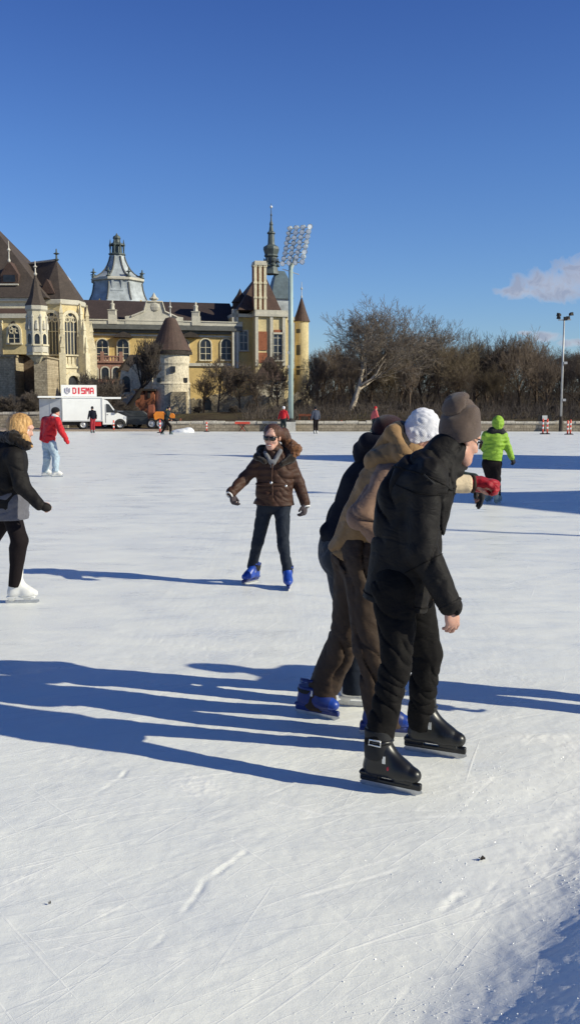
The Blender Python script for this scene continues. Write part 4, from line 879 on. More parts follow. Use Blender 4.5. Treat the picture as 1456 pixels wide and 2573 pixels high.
# ------------------------------------------------------------------ bare winter trees
def grow(seed, h, r0, lean=(0, 0), fork=0.35, up=0.35, levels=5, kids=(5, 5, 5, 5, 4), ratio=(0.62, 0.55, 0.55, 0.5, 0.5), spread_=0.85, droop=0.0, twig=0.013, wiggle=0.13, crown_from=0.3, multi=1):
    """returns (thick segments, thin segments), each list of polylines with radii"""
    rr = random.Random(seed); thick = []; thin = []
    def rv(): return V3(rr.gauss(0, 1), rr.gauss(0, 1), rr.gauss(0, 1))
    def branch(p, d, ln, r, lev):
        n = 5 if lev <= 1 else (4 if lev <= 2 else 3)
        pts = [p.copy()]; rad = [r]; q = p.copy()
        tip = max(twig * 0.8, r * (0.45 if lev == 0 else 0.3))
        for k in range(n):
            d = nrm(d + rv() * wiggle * (1 if lev else 0.45) + V3(0, 0, up * (0.25 if lev else 0.1) - droop * (lev >= 3) * 0.25)); q = q + d * ln / n; pts.append(q.copy()); rad.append(r + (tip - r) * (k + 1) / n)
        (thick if lev <= 1 else thin).append((pts, rad, 6 if lev == 0 else (5 if lev == 1 else (4 if lev == 2 else 3))))
        if lev >= levels: return
        nk = kids[min(lev, len(kids) - 1)]
        for k in range(nk):
            t = (crown_from + (1 - crown_from) * (k + rr.random()) / nk) if lev == 0 else (0.2 + 0.8 * (k + rr.random()) / nk)
            t = min(t, 0.999); i = min(int(t * n), n - 1); f = t * n - i; pp = pts[i] * (1 - f) + pts[i + 1] * f; rp = rad[i] * (1 - f) + rad[i + 1] * f
            dd = nrm(pts[i + 1] - pts[i]); side = rv(); side = nrm(side - dd * np.dot(side, dd)); a = spread_ * (0.75 + 0.5 * rr.random())
            nd = nrm(dd * math.cos(a) + side * math.sin(a) + V3(0, 0, up * 0.5))
            branch(pp, nd, ln * ratio[min(lev, len(ratio) - 1)] * (0.7 + 0.6 * rr.random()) * (1.15 - 0.45 * t if lev == 0 else 1.0), max(twig, rp * (0.62 if lev else 0.6)), lev + 1)
        # leader continues
        if lev > 0 or True: branch(pts[-1], nrm(pts[-1] - pts[-2]), ln * 0.5, max(twig, rad[-1]), lev + 1)
    for m in range(multi):
        d = nrm(V3(lean[0], lean[1], 1) + (rv() * V3(0.35, 0.35, 0) if multi > 1 else 0)); branch(V3(0, 0, -0.15), d, h * 0.5 * (rr.uniform(0.7, 1.1) if multi > 1 else 1), r0, 0)
    return thick, thin
def tubes_mesh(polys):
    VS, FS = [], []; off = 0
    for pts, rad, n in polys:
        pts = np.asarray(pts); m = len(pts); t = np.gradient(pts, axis=0); t /= np.linalg.norm(t, axis=1)[:, None] + 1e-9
        ref = np.array([0.3, 0.9, 0.2]); a = np.cross(t, ref); a /= np.linalg.norm(a, axis=1)[:, None] + 1e-9; b = np.cross(t, a)
        w = 2 * math.pi * np.arange(n) / n; c, s_ = np.cos(w), np.sin(w); r = np.asarray(rad)[:, None, None]
        V = pts[:, None, :] + r * (c[None, :, None] * a[:, None, :] + s_[None, :, None] * b[:, None, :]); VS.append(V.reshape(-1, 3))
        i = np.arange(m - 1)[:, None] * n; k = np.arange(n)[None]; k2 = (np.arange(n) + 1)[None] % n
        FS.append(np.stack([i + k, i + k2, i + n + k2, i + n + k], -1).reshape(-1, 4) + off); off += m * n
    return np.concatenate(VS), np.concatenate(FS)
def tree_proto(name, label, group, trunk_mat, twig_mat, **kw):
    th, tn = grow(**kw); r = empty(name); tag(r, label, 'tree', group)
    v, f = tubes_mesh(th); link_mesh('trunk', v, f, trunk_mat, r, smooth=True); v, f = tubes_mesh(tn); link_mesh('crown', v, f, twig_mat, r)
    r['h0'] = float(max(v[:, 2])); return r
BARK = mat_bark('brown_bark', (0.11, 0.078, 0.055)); TWIG = mat_bark('brown_twigs', (0.165, 0.128, 0.098)); TWIG_D = mat_bark('dark_twigs', (0.12, 0.098, 0.08)); TWIG_O = mat_bark('olive_twigs', (0.18, 0.14, 0.092))
PALE = mat_bark('pale_plane_bark', (0.36, 0.3, 0.23), 0.45); PALE_T = mat_bark('pale_plane_twigs', (0.3, 0.25, 0.2)); DARKBARK = mat_bark('dark_bark', (0.035, 0.027, 0.022))
def put(o, x, y, h, rz, label=None, group=None, sxy=1.0):
    k = h / o['h0']; o.location = (x, y, float(land_h(np.array([x]), np.array([y]))[0]) - 0.05); o.scale = (k * sxy, k * sxy, k); o.rotation_euler = (0, 0, rz)
    if label: o['label'] = label
    if group: o['group'] = group
    return o
WOOD = 'bare trees of the wood beyond the rink'
protos = []
RT = (0.82, 0.62, 0.55, 0.52, 0.5)
specs = [dict(seed=3, h=10, r0=0.24, levels=5, kids=(6, 5, 5, 4, 3), up=0.34, spread_=0.8, twig=0.014, crown_from=0.34, ratio=RT), dict(seed=8, h=10, r0=0.22, levels=5, kids=(7, 5, 5, 4, 3), up=0.24, spread_=0.9, twig=0.014, crown_from=0.35, ratio=RT),
         dict(seed=14, h=10, r0=0.26, levels=5, kids=(6, 5, 5, 4, 3), up=0.45, spread_=0.7, twig=0.014, crown_from=0.35, ratio=RT), dict(seed=21, h=10, r0=0.2, levels=5, kids=(8, 6, 5, 4, 3), up=0.32, spread_=0.8, twig=0.013, crown_from=0.25, ratio=RT)]
KIND = ['bare brown park tree with rounded twiggy crown in the wood beyond the rink', 'bare brown park tree with broad low-branched crown in the wood beyond the rink', 'bare park tree with steep upright limbs in the wood beyond the rink', 'bare olive-brown park tree with fine dense twigs in the wood beyond the rink']
for i, sp in enumerate(specs): protos.append(tree_proto('deciduous_tree', KIND[i], WOOD, BARK, (TWIG, TWIG_D, TWIG, TWIG_O)[i], **sp))
ru = random.Random(33); used = [False] * 4
# (photo x of the trunk, depth, photo y of the top)
rows = [(806, 100, 868), (850, 112, 850), (925, 104, 835), (975, 98, 862), (1010, 112, 815), (1062, 101, 800), (1105, 108, 805), (1150, 96, 840), (1188, 110, 832), (1225, 99, 845), (1262, 105, 834), (1305, 97, 830), (1345, 108, 850), (1375, 100, 878), (1412, 104, 880), (1450, 97, 868), (1490, 103, 862), (1535, 100, 860)]
for x in range(770, 1560, 27): rows.append((x + ru.uniform(-10, 10), ru.uniform(118, 150), 872 + ru.uniform(-10, 20)))
for x in range(800, 1560, 110): rows.append((x + ru.uniform(-30, 30), ru.uniform(88, 94), 900 + ru.uniform(-30, 20)))
rows += [(560, 150, 905), (-60, 140, 800), (1600, 110, 850), (1650, 105, 840)]
for x in range(1690, 2300, 60): rows.append((x + ru.uniform(-15, 15), ru.uniform(92, 112), 850 + ru.uniform(-20, 25)))
for (px, Y, py) in rows:
    k = ru.randrange(4); x = xx(px, 1000, Y); h = zz(py, Y) - float(land_h(np.array([x]), np.array([float(Y)]))[0])
    o = protos[k] if not used[k] else copy_tree(protos[k]); used[k] = True
    put(o, x, Y, h * 1.07, ru.uniform(0, 6.28), sxy=ru.uniform(0.8, 1.1))
# the pale plane tree leaning right
pl = tree_proto('plane_tree', 'tall pale-barked plane tree leaning right with open white limbs, rising above the wood', None, PALE, PALE_T, seed=27, h=12.5, r0=0.3, lean=(0.36, 0.0), levels=5, kids=(9, 6, 5, 4, 4), up=0.28, spread_=0.85, twig=0.016, crown_from=0.35, ratio=(0.85, 0.62, 0.55, 0.52, 0.5))
x = xx(880, 1000, 89); put(pl, x, 89.0, zz(728, 89) - 1.2, 0.0, sxy=1.22)
# dark leaning tree in front of the round tower, bare trees and shrubs below the castle
dk = tree_proto('leaning_tree', 'dark leaning tree with a crooked bare crown left of the round tower', None, DARKBARK, TWIG_D, seed=44, h=8, r0=0.32, lean=(1.15, 0), levels=5, kids=(7, 6, 5, 4, 3), up=0.8, spread_=0.8, twig=0.016, crown_from=0.72)
put(dk, xx(303, 1000, 86), 86.0, zz(838, 86) - 1.1, 0.0)
PARKG = 'bare trees below the castle walls'
for (px, Y, py, lab, sd_) in ((548, 88, 895, 'bare spreading tree in front of the curtain wall midway between round tower and spire', 51), (602, 92, 905, 'smaller bare tree just left of the stone cottage', 52), (700, 90, 888, 'slender bare tree between the cottage and the tall floodlight mast', 53), (512, 93, 920, 'bare shrubby tree at the right foot of the round tower', 54), (770, 90, 955, 'low dark bare tree at the foot of the round stair turret', 57), (648, 87, 915, 'bare tree in front of the stone cottage wall', 58)):
    o = tree_proto('bare_tree', lab, PARKG, BARK, TWIG, seed=sd_, h=6, r0=0.13, levels=5, kids=(7, 5, 4, 3, 3), up=0.35, spread_=0.85, twig=0.014, crown_from=0.3); put(o, xx(px, 1010, Y), Y, zz(py, Y) - 1.15, 0.0)
sh = None; SHG = 'bare brown shrubs on the castle slope'
labs = ['bare brown shrub on the slope between the van and the brick gatehouse']
for i, (px, Y, py, w) in enumerate(((230, 84, 950, 1.2), (262, 86, 945, 1.3), (295, 83, 1000, 1.2), (322, 82, 1018, 1.2), (345, 83, 1018, 1.1), (285, 80, 1018, 1.3), (312, 79, 1030, 1.3), (215, 88, 935, 1.0), (250, 90, 925, 1.1), (340, 88, 1012, 1.0))):
    if sh is None:
        sh = tree_proto('shrub', labs[0], SHG, DARKBARK, TWIG_D, seed=61, h=3.5, r0=0.04, levels=4, kids=(6, 5, 4, 3), up=0.25, spread_=0.75, twig=0.012, crown_from=0.1, multi=9); o = sh
    else: o = copy_tree(sh)
    x = xx(px, 1010, Y); put(o, x, Y, zz(py, Y) - float(land_h(np.array([x]), np.array([float(Y)]))[0]), i * 1.3, sxy=w)
    o['label'] = labs[0]
for i, (px, Y, py, w) in enumerate(((25, 82, 985, 1.3), (68, 84, 975, 1.1), (105, 84, 985, 1.0))):
    o = copy_tree(sh); x = xx(px, 1010, Y); put(o, x, Y, zz(py, Y) - float(land_h(np.array([x]), np.array([float(Y)]))[0]), i * 2.1, 'leafless climber shrub against the tan stone base at the far left', 'bare shrubs at the stone base', w)
for i, (px, Y, py, w) in enumerate(((500, 88, 1015, 1.4), (585, 86, 1015, 1.4), (630, 88, 1005, 1.2), (690, 86, 1018, 1.3), (750, 88, 1005, 1.2), (800, 84, 1018, 1.5), (840, 82, 1024, 1.5), (905, 84, 1012, 1.6), (960, 83, 1015, 1.6), (1010, 86, 1008, 1.5), (1300, 84, 1016, 1.5), (1390, 86, 1012, 1.5), (1440, 84, 1016, 1.6))):
    o = copy_tree(sh); x = xx(px, 1010, Y); put(o, x, Y, zz(py, Y) - float(land_h(np.array([x]), np.array([float(Y)]))[0]), i * 1.7, 'low bare shrub on the bank behind the embankment wall', 'bare shrubs behind the embankment wall', w)
# dead leaf litter / low undergrowth in the wood: uncountable
mbu = []
ru2 = random.Random(9)
for i in range(13000):
    x = ru2.uniform(-4, 60); Y = 76 + 100 * ru2.random() ** 1.5; z = float(land_h(np.array([x]), np.array([Y]))[0]); hh = ru2.uniform(0.3, 1.2) * (1 if Y < 90 else 1.7) + (Y > 140) * ru2.uniform(0, 4)
    p = V3(x, Y, z - 0.05); d = V3(ru2.gauss(0, 0.35), ru2.gauss(0, 0.35), 1) * hh; mbu.append(([p, p + d * 0.5 + V3(ru2.gauss(0, 0.1), 0, 0), p + d], [0.03, 0.022, 0.012], 3))
v, f = tubes_mesh(mbu); tag(link_mesh('undergrowth', v, f, TWIG_D), 'leafless undergrowth between the trunks of the wood', 'undergrowth', kind='stuff')
# ------------------------------------------------------------------ van, truck, cars, masts, posts
M_VANW = mat_basic('white_van_paint', (0.8, 0.8, 0.78), 0.35, 0.05, 1.5, 0.03, 0.004, spec=0.5); M_VAN_SHADE_TRIM = mat_basic('tail_shade_and_trim_grey', (0.46, 0.47, 0.48), 0.5, 0.12, 1.2, 0.05)
M_TYRE = mat_basic('tyre_rubber', (0.02, 0.02, 0.02), 0.8, 0.3, 12, 0.2); M_RIM = mat_basic('wheel_rim', (0.5, 0.5, 0.5), 0.4, 0.2, 8, 0.1, metal=0.5); M_CHASSIS = mat_basic('dark_chassis', (0.03, 0.028, 0.026), 0.7, 0.3, 4, 0.2)
M_CARGLASS = mat_glass_dark('vehicle_glass', (0.02, 0.022, 0.026)); M_LAMPRED = mat_basic('red_lamp', (0.5, 0.02, 0.02), 0.3, 0.2, 10, 0); M_HEADL = mat_basic('headlamp', (0.6, 0.62, 0.65), 0.15, 0.1, 10, 0, spec=0.8)
M_SIGNW = mat_basic('white_sign_board', (0.82, 0.81, 0.77), 0.5, 0.05, 1.5, 0.02); M_SIGNR = mat_basic('red_lettering', (0.68, 0.03, 0.05), 0.5, 0.08, 3, 0); M_SIGNG = mat_basic('grey_emblem', (0.42, 0.4, 0.46), 0.5, 0.15, 5, 0)
M_ORANGE = mat_basic('orange_paint', (0.85, 0.27, 0.03), 0.45, 0.2, 1.6, 0.1); M_RUST = mat_basic('rusty_red_steel', (0.22, 0.07, 0.035), 0.8, 0.4, 2.5, 0.3)
M_POLE = mat_basic('grey_green_mast_paint', (0.33, 0.42, 0.4), 0.45, 0.12, 1.0, 0.05); M_POLEW = mat_basic('galvanised_pole', (0.45, 0.45, 0.44), 0.45, 0.15, 2, 0.05, metal=0.3); M_LAMP = mat_basic('floodlight_housing', (0.52, 0.56, 0.52), 0.4, 0.25, 5, 0.1, metal=0.3); M_LAMPGLASS = mat_basic('floodlight_glass', (0.72, 0.76, 0.82), 0.12, 0.15, 4, 0, spec=0.9)
M_CONC = mat_stone('white_concrete', (0.62, 0.6, 0.55), scale=3, mix=0.3); M_POST = mat_basic('orange_red_plastic', (0.75, 0.1, 0.06), 0.5, 0.1, 5, 0.05); M_POSTW = mat_basic('white_plastic_band', (0.8, 0.78, 0.75), 0.5, 0.05, 5, 0); M_POSTB = mat_basic('black_rubber_foot', (0.02, 0.02, 0.02), 0.8, 0.2, 8, 0.1)
def wheel(par, base, c, r, w, ax):
    """wheel part: tyre with a rim sub-part, axle along ax"""
    ax = nrm(ax); u = V3(0, 0, 1); t = np.cross(ax, u); vs = []; n = 20; prof = [(0.62, -0.5), (0.92, -0.5), (1.0, -0.32), (1.0, 0.32), (0.92, 0.5), (0.62, 0.5)]
    for rr_, a in prof:
        for k in range(n): q = 2 * math.pi * k / n; vs.append(c + (t * math.cos(q) + u * math.sin(q)) * r * rr_ + ax * a * w)
    m = len(prof); fs = [(j * n + k, j * n + (k + 1) % n, ((j + 1) % m) * n + (k + 1) % n, ((j + 1) % m) * n + k) for j in range(m) for k in range(n)]
    o = MB().add(vs, fs).build('wheel', M_TYRE, par, base, True)
    vs = []; prof = [(0.01, 0.3), (0.25, 0.36), (0.3, 0.28), (0.5, 0.2), (0.6, 0.42), (0.63, 0.4), (0.63, -0.4), (0.01, -0.4)]
    for rr_, a in prof:
        for k in range(n): q = 2 * math.pi * k / n; vs.append(c + (t * math.cos(q) + u * math.sin(q)) * r * rr_ + ax * a * w)
    m = len(prof); fs = [(j * n + k, j * n + (k + 1) % n, (j + 1) * n + (k + 1) % n, (j + 1) * n + k) for j in range(m - 1) for k in range(n)]
    MB().add(vs, fs).build('rim', M_RIM, o, base, True); return o
def prism_uz(mb, F, pts, v0, v1): return mb.prism([F(u, v0, z) for u, z in pts], [F(u, v1, z) for u, z in pts])
LET = {  # block capitals as strokes in a unit cell
 'D': [(0, 0, .24, 1), (0.24, .8, .72, 1), (.24, 0, .72, .2), (.72, .12, 1, .88)], 'I': [(.3, 0, .7, 1)], 'S': [(0, .8, 1, 1), (0, .5, .28, .8), (0, .4, 1, .6), (.72, .2, 1, .5), (0, 0, 1, .2)],
 'M': [(0, 0, .22, 1), (.78, 0, 1, 1), (.22, .6, .42, .95), (.58, .6, .78, .95), (.38, .4, .62, .75)], 'A': [(0, 0, .25, .8), (.75, 0, 1, .8), (.12, .8, .88, 1), (.25, .32, .75, .5)]}
def box_van():
    Y = 71.2; ang = math.radians(17); F = frame(V3(xx(157, 1050, Y), Y, 0.10), ang); b = F.o.copy(); r = empty('box_van', b.tolist()); tag(r, 'white box van with shade-grey tail and a red lettered sign board on its roof', 'van')
    k = (xx(250, 1050, Y) - xx(157, 1050, Y)) / math.cos(ang); Lb = k * 1.02; H = zz(1000, Y) - 0.1; W_ = 2.1; z0 = 0.62
    mb = MB(); mb.box(F, 0, Lb, 0, W_, z0, H); mb.build('cargo_box', M_VANW, r, b)
    mb = MB(); mb.box(F, -0.05, Lb, -0.03, 0.03, z0 - 0.02, z0 + 0.07); mb.box(F, Lb - 0.06, Lb + 0.02, -0.035, 0.03, z0, H); mb.box(F, -0.03, 0.05, -0.035, 0.03, z0, H + 0.02); mb.build('edge_trim', M_VAN_SHADE_TRIM, r, b)
    # rear face, doors folded open (white paint's shade put into the grey)
    mb = MB(); mb.box(F, -0.05, -0.004, 0.05, W_ - 0.05, z0, H - 0.02); mb.build('tail_door', M_VAN_SHADE_TRIM, r, b)
    mb = MB(); F2 = frame(F(-0.06, 0.02, 0) * [1, 1, 0] + V3(0, 0, 0.1), ang + math.radians(180 - 24)); mb.box(F2, 0, 1.72, -0.03, 0.03, z0 + 0.05, H - 0.05); mb.box(F2, 0.8, 0.86, -0.045, 0.045, z0 + 0.1, H - 0.1); mb.build('side_flap', M_VAN_SHADE_TRIM, r, b)
    # roof flap boards sticking out either side, as in the photo
    mb = MB(); mb.box(F, -1.75, -0.01, -0.15, 1.2, H + 0.02, H + 0.14); mb.box(F, Lb + 0.02, Lb + 1.45, 0.1, 1.3, H - 0.06, H + 0.08); mb.box(F, 0, Lb, -0.06, W_ + 0.05, H + 0.004, H + 0.1); mb.build('roof_board', M_VANW, r, b)
    # sign
    s0, s1 = F.uz(154, 980, 0.3)[0], F.uz(243, 980, 0.3)[0]; zt, zb = F.uz(200, 964, 0.3)[1] - 0.1, F.uz(200, 993, 0.3)[1] - 0.1
    mb = MB(); mb.box(F, s0, s1, 0.3, 0.42, zb, zt); sg = mb.build('sign_board', M_SIGNW, r, b)
    mb = MB()
    for a in (0.25, 0.75): mb.box(F, s0 + (s1 - s0) * a - 0.05, s0 + (s1 - s0) * a + 0.05, 0.3, 0.42, H + 0.1, zb - 0.004)
    mb.build('sign_foot', M_CHASSIS, r, b)
    w = s1 - s0; lh = (zt - zb) * 0.56; l0 = s0 + w * 0.32; lw = w * 0.108
    mb = MB()
    for i, ch in enumerate('DISMA'):
        for (a0, b0, a1, b1) in LET[ch]: mb.box(F, l0 + i * lw * 1.14 + a0 * lw, l0 + i * lw * 1.14 + a1 * lw, 0.28 - 0.001 * LET[ch].index((a0, b0, a1, b1)), 0.2985, zb + (zt - zb) * 0.22 + b0 * lh, zb + (zt - zb) * 0.22 + b1 * lh)
    mb.build('lettering', M_SIGNR, sg, b)
    mb = MB(); e0 = s0 + w * 0.12; 
    mb.tube([F(e0, 0.285, zb + (zt - zb) * 0.72), F(e0, 0.285, zb + (zt - zb) * 0.4), F(e0 + w * 0.06, 0.285, zb + (zt - zb) * 0.25), F(e0 + w * 0.12, 0.285, zb + (zt - zb) * 0.4), F(e0 + w * 0.12, 0.285, zb + (zt - zb) * 0.72)], 0.06, 6)
    mb.tube([F(e0 + w * 0.06, 0.285, zb + (zt - zb) * 0.78), F(e0 + w * 0.06, 0.285, zb + (zt - zb) * 0.42)], 0.05, 6); mb.build('emblem', M_SIGNG, sg, b)
    # cab
    c0 = Lb + 0.03; pts = [(c0, 0.36), (c0 + 1.75, 0.36), (c0 + 1.8, 0.7), (c0 + 1.72, 1.0), (c0 + 1.05, 1.3), (c0 + 0.42, 2.15), (c0 + 0.1, 2.3), (c0, 2.3)]
    mb = MB(); prism_uz(mb, F, pts, 0.08, W_ - 0.08); cab = mb.build('cab', M_VANW, r, b)
    mb = MB(); prism_uz(mb, F, [(c0 + 0.28, 1.28), (c0 + 0.92, 1.28), (c0 + 0.5, 1.9), (c0 + 0.28, 1.95)], 0.065, 0.0785); mb.build('side_window', M_CARGLASS, r, b)
    mb = MB(); prism_uz(mb, F, [(c0 + 1.075, 1.30), (c0 + 0.455, 2.13), (c0 + 0.47, 2.15), (c0 + 1.09, 1.32)], 0.2, W_ - 0.2); mb.build('windscreen', M_CARGLASS, r, b)
    mb = MB(); mb.tube([F(c0 + 0.22, 0.06, 0.5), F(c0 + 0.22, 0.06, 1.9)], 0.012, 4); mb.tube([F(c0 + 0.3, 0.05, 1.12), F(c0 + 0.42, 0.05, 1.12)], 0.02, 4); mb.build('door_handle', M_CHASSIS, r, b)
    mb = MB(); mb.box(F, c0 + 1.6, c0 + 1.8, 0.062, 0.35, 0.78, 0.98); mb.build('headlight', M_HEADL, r, b)
    mb = MB(); mb.box(F, c0 + 0.9, c0 + 1.1, -0.12, 0.06, 1.25, 1.5); mb.build('wing_mirror', M_CHASSIS, r, b)
    mb = MB(); mb.box(F, c0 + 1.2, c0 + 1.84, 0.1, W_ - 0.1, 0.24, 0.355); mb.build('bumper', M_CHASSIS, r, b)
    mb = MB(); mb.box(F, 0.1, Lb + 0.6, 0.25, W_ - 0.25, 0.32, z0 - 0.004); mb.build('chassis', M_CHASSIS, r, b)
    mb = MB(); mb.box(F, Lb - 0.55, Lb - 0.1, 0.02, 0.2, 0.25, 0.57); mb.build('red_side_box', M_LAMPRED, r, b)
    mb = MB(); prism_uz(mb, F, [(c0 + 1.31 + 0.44 * math.cos(t), 0.36 + 0.44 * math.sin(t)) for t in np.linspace(0, math.pi, 12)], 0.055, 0.0785); mb.build('wheel_arch', M_CHASSIS, r, b)
    for u in (Lb * 0.52, c0 + 1.31):
        for v in (0.16, W_ - 0.16): wheel(r, b, F(u, v, 0.36), 0.36, 0.24, -F.W if v < 1 else F.W)
box_van()
def orange_truck():
    Y = 73.2; F = frame(V3(xx(377, 1055, Y), Y, 0.1), math.radians(5)); b = F.o.copy(); r = empty('orange_truck', b.tolist()); tag(r, 'small orange work truck with rusty red tank parked beside the gatehouse', 'truck')
    X = lambda px: F.uz(px, 1050)[0]; Z = lambda py: F.uz(400, py)[1] - 0.1
    mb = MB(); prism_uz(mb, F, [(X(388), 0.7), (X(412), 0.7), (X(412), Z(1036)), (X(408), Z(1031)), (X(392), Z(1031)), (X(386), Z(1038))], 0, 1.8); mb.build('hopper', M_ORANGE, r, b)
    mb = MB(); c = F(X(378), 0.9, 1.25); n = 16; vs = []
    for (u, q) in ((X(369), 0.35), (X(373), 0.62), (X(386), 0.68), (X(388), 0.5)):
        for k in range(n): t = 2 * math.pi * k / n; vs.append(F(u, 0.9 + q * math.cos(t), 1.25 + q * math.sin(t)))
    mb.add(vs, [(j * n + k, j * n + (k + 1) % n, (j + 1) * n + (k + 1) % n, (j + 1) * n + k) for j in range(3) for k in range(n)] + [tuple(range(n))[::-1], tuple(range(3 * n, 4 * n))]); mb.build('tank', M_RUST, r, b)
    c0 = X(414); mb = MB(); prism_uz(mb, F, [(c0, 0.6), (X(436), 0.6), (X(438), 1.05), (X(434), 1.2), (X(428), Z(1035)), (c0, Z(1032))], 0.05, 1.75); mb.build('cab', M_ORANGE, r, b)
    mb = MB(); prism_uz(mb, F, [(X(424), 1.2), (X(431.5), 1.2), (X(427), Z(1037)), (X(424), Z(1037))], 0.035, 0.0485); mb.build('side_window', M_CARGLASS, r, b)
    mb = MB(); mb.tube([F(X(416), 0.05, Z(1034)), F(X(419), 0.05, Z(1025)), F(X(428), 0.05, Z(1036))], 0.04, 5); mb.build('roll_bar', mat_basic('yellow_bar', (0.6, 0.45, 0.05), 0.5, 0.1, 4, 0), r, b)
    mb = MB(); mb.box(F, X(372), X(438), 0.3, 1.5, 0.42, 0.69); mb.box(F, X(438), X(448), 0.5, 1.3, 0.4, 0.5); mb.build('chassis', M_CHASSIS, r, b)
    mb = MB(); prism_uz(mb, F, [(X(446), 0.15), (X(450), 0.15), (X(455), 0.75), (X(452), 0.8)], -0.1, 1.9); mb.box(F, X(440), X(450), 0.6, 0.75, 0.3, 0.38); mb.build('plough_blade', M_RUST, r, b)
    for u in (X(381), X(402), X(435)):
        for v in (0.12, 1.68): wheel(r, b, F(u, v, 0.42), 0.42, 0.28, -F.W if v < 1 else F.W)
orange_truck()
def parked_car(px, Y, mat, label, ang=0.05, k=1.0):
    F = frame(V3(xx(px, 1060, Y), Y, 0.1), ang); b = F.o.copy(); r = empty('parked_car', b.tolist()); tag(r, label, 'car', 'cars parked behind the van')
    mb = MB(); prism_uz(mb, F, [(-2.0, 0.3), (2.0, 0.3), (2.05, 0.6), (1.9, 0.82), (1.0, 0.9), (-1.9, 0.92), (-2.05, 0.6)], 0, 1.65); mb.build('body', mat, r, b)
    mb = MB(); prism_uz(mb, F, [(-1.6, 0.925), (0.95, 0.905), (0.35, 1.38), (-1.1, 1.4)], 0.12, 1.53); mb.build('cabin', mat, r, b)
    mb = MB(); prism_uz(mb, F, [(-1.4, 0.96), (0.72, 0.95), (0.3, 1.3), (-1.03, 1.32)], 0.1, 0.1185); mb.build('side_window', M_CARGLASS, r, b)
    for u in (-1.25, 1.25):
        for v in (0.1, 1.55): wheel(r, b, F(u, v, 0.31), 0.31, 0.2, -F.W if v < 1 else F.W)
    mb = MB(); mb.box(F, 1.9, 2.06, 0.08, 0.4, 0.58, 0.74); mb.build('headlight', M_HEADL, r, b); mb = MB(); mb.box(F, -2.07, -1.95, 0.08, 0.35, 0.6, 0.78); mb.build('tail_light', M_LAMPRED, r, b)
parked_car(303, 76.0, mat_basic('silver_car_paint', (0.35, 0.36, 0.37), 0.35, 0.1, 2, 0, metal=0.4), 'silver car parked just right of the white van')
parked_car(346, 75.2, mat_basic('dark_car_paint', (0.05, 0.055, 0.06), 0.3, 0.1, 2, 0, metal=0.3), 'dark car parked between the silver car and the orange truck')

def flood_mast():
    Y = 69.2; cx = xx(730, 900, Y); b = V3(cx, Y, 0); r = empty('floodlight_mast', b.tolist()); tag(r, 'tall grey-green floodlight mast with a big tilted rack of lamps', 'floodlight')
    zt = zz(662, Y); s = Y / FPX
    mb = MB(); mb.lathe((cx, Y, 0.95), [(6.6 * s, 0), (6.2 * s, (zt - 1) * 0.5), (5.2 * s, zt - 0.95)], 12); mb.build('pole', M_POLE, r, b, True)
    mb = MB(); mb.box(frame(b), -0.36, 0.36, -0.36, 0.36, 0.0, 0.72); mb.build('concrete_base', M_CONC, r, b); mb = MB(); mb.lathe((cx, Y, 0.72), [(0.36, 0), (0.36, 0.12), (0.24, 0.14), (0.24, 0.24)], 12); mb.build('flange', M_CHASSIS, r, b)
    mb = MB()
    for y in (890, 925): mb.box(frame((cx, Y, 0)), -0.23, -0.1, -0.26, -0.1, zz(y, Y), zz(y - 7, Y))
    mb.build('junction_box', M_POLEW, r, b)
    # tilted lamp rack: 4 columns x 8 rows on a frame turned to the ice
    ang = math.radians(-28); tl = math.radians(7); Fr = frame((xx(746, 615, Y), Y - 0.1, 0), ang); z0 = zz(668, Y); z1 = zz(566, Y); 
    def T(u, v, t): return Fr(u + (t - 0.5) * 0.42, v + (t - 0.5) * 0.5, z0 + (z1 - z0) * t)
    mb = MB(); wd = 0.8
    for a in (-wd, -wd / 3, wd / 3, wd): mb.tube([T(a, 0, 0), T(a, 0, 1)], 0.04, 5)
    for k in range(8): t = (k + 0.5) / 8; mb.tube([T(-wd - 0.1, 0, t), T(wd + 0.1, 0, t)], 0.035, 5)
    mb.tube([V3(cx, Y, zt - 0.5), T(0, 0.1, 0.25)], 0.12, 6); mb.tube([V3(cx, Y, zt - 0.3), T(-0.2, 0.1, 0.06)], 0.1, 6); mb.build('rack', M_LAMP, r, b)
    proto = None; rr = random.Random(4)
    for k in range(8):
        for j in range(4):
            c = T(-wd + wd * 2 / 3 * j, -0.16, (k + 0.5) / 8)
            if proto is None:
                mb = MB(); n = 10; vs = []; ax = nrm(V3(-0.35, -1, -0.55)); q1 = nrm(np.cross(ax, [0, 0, 1.0])); q2 = np.cross(ax, q1)
                for rad, d in ((0.05, -0.2), (0.13, -0.13), (0.185, 0.05), (0.2, 0.08)):
                    for i in range(n): w = 2 * math.pi * i / n; vs.append(c + ax * d + (q1 * math.cos(w) + q2 * math.sin(w)) * rad)
                mb.add(vs, [(m * n + i, m * n + (i + 1) % n, (m + 1) * n + (i + 1) % n, (m + 1) * n + i) for m in range(3) for i in range(n)] + [tuple(range(n))[::-1]])
                proto = mb.build('lamp', M_LAMP, r, c, True); proto.location = (c - b).tolist()
                mb = MB(); mb.add([c + ax * 0.06 + (q1 * math.cos(2 * math.pi * i / n) + q2 * math.sin(2 * math.pi * i / n)) * 0.175 for i in range(n)], [tuple(range(n))]); mb.build('lens', M_LAMPGLASS, proto, c)
            else:
                o = copy_tree(proto, r); o.location = (c - b).tolist(); o.rotation_euler = (rr.uniform(-0.35, 0.25), 0, rr.uniform(-0.6, 0.9))
    mb = MB(); mb.tube([V3(cx - 0.6, Y, zz(676, Y)), V3(cx + 0.6, Y, zz(690, Y))], 0.03, 4); mb.build('crossarm', M_POLEW, r, b)
flood_mast()
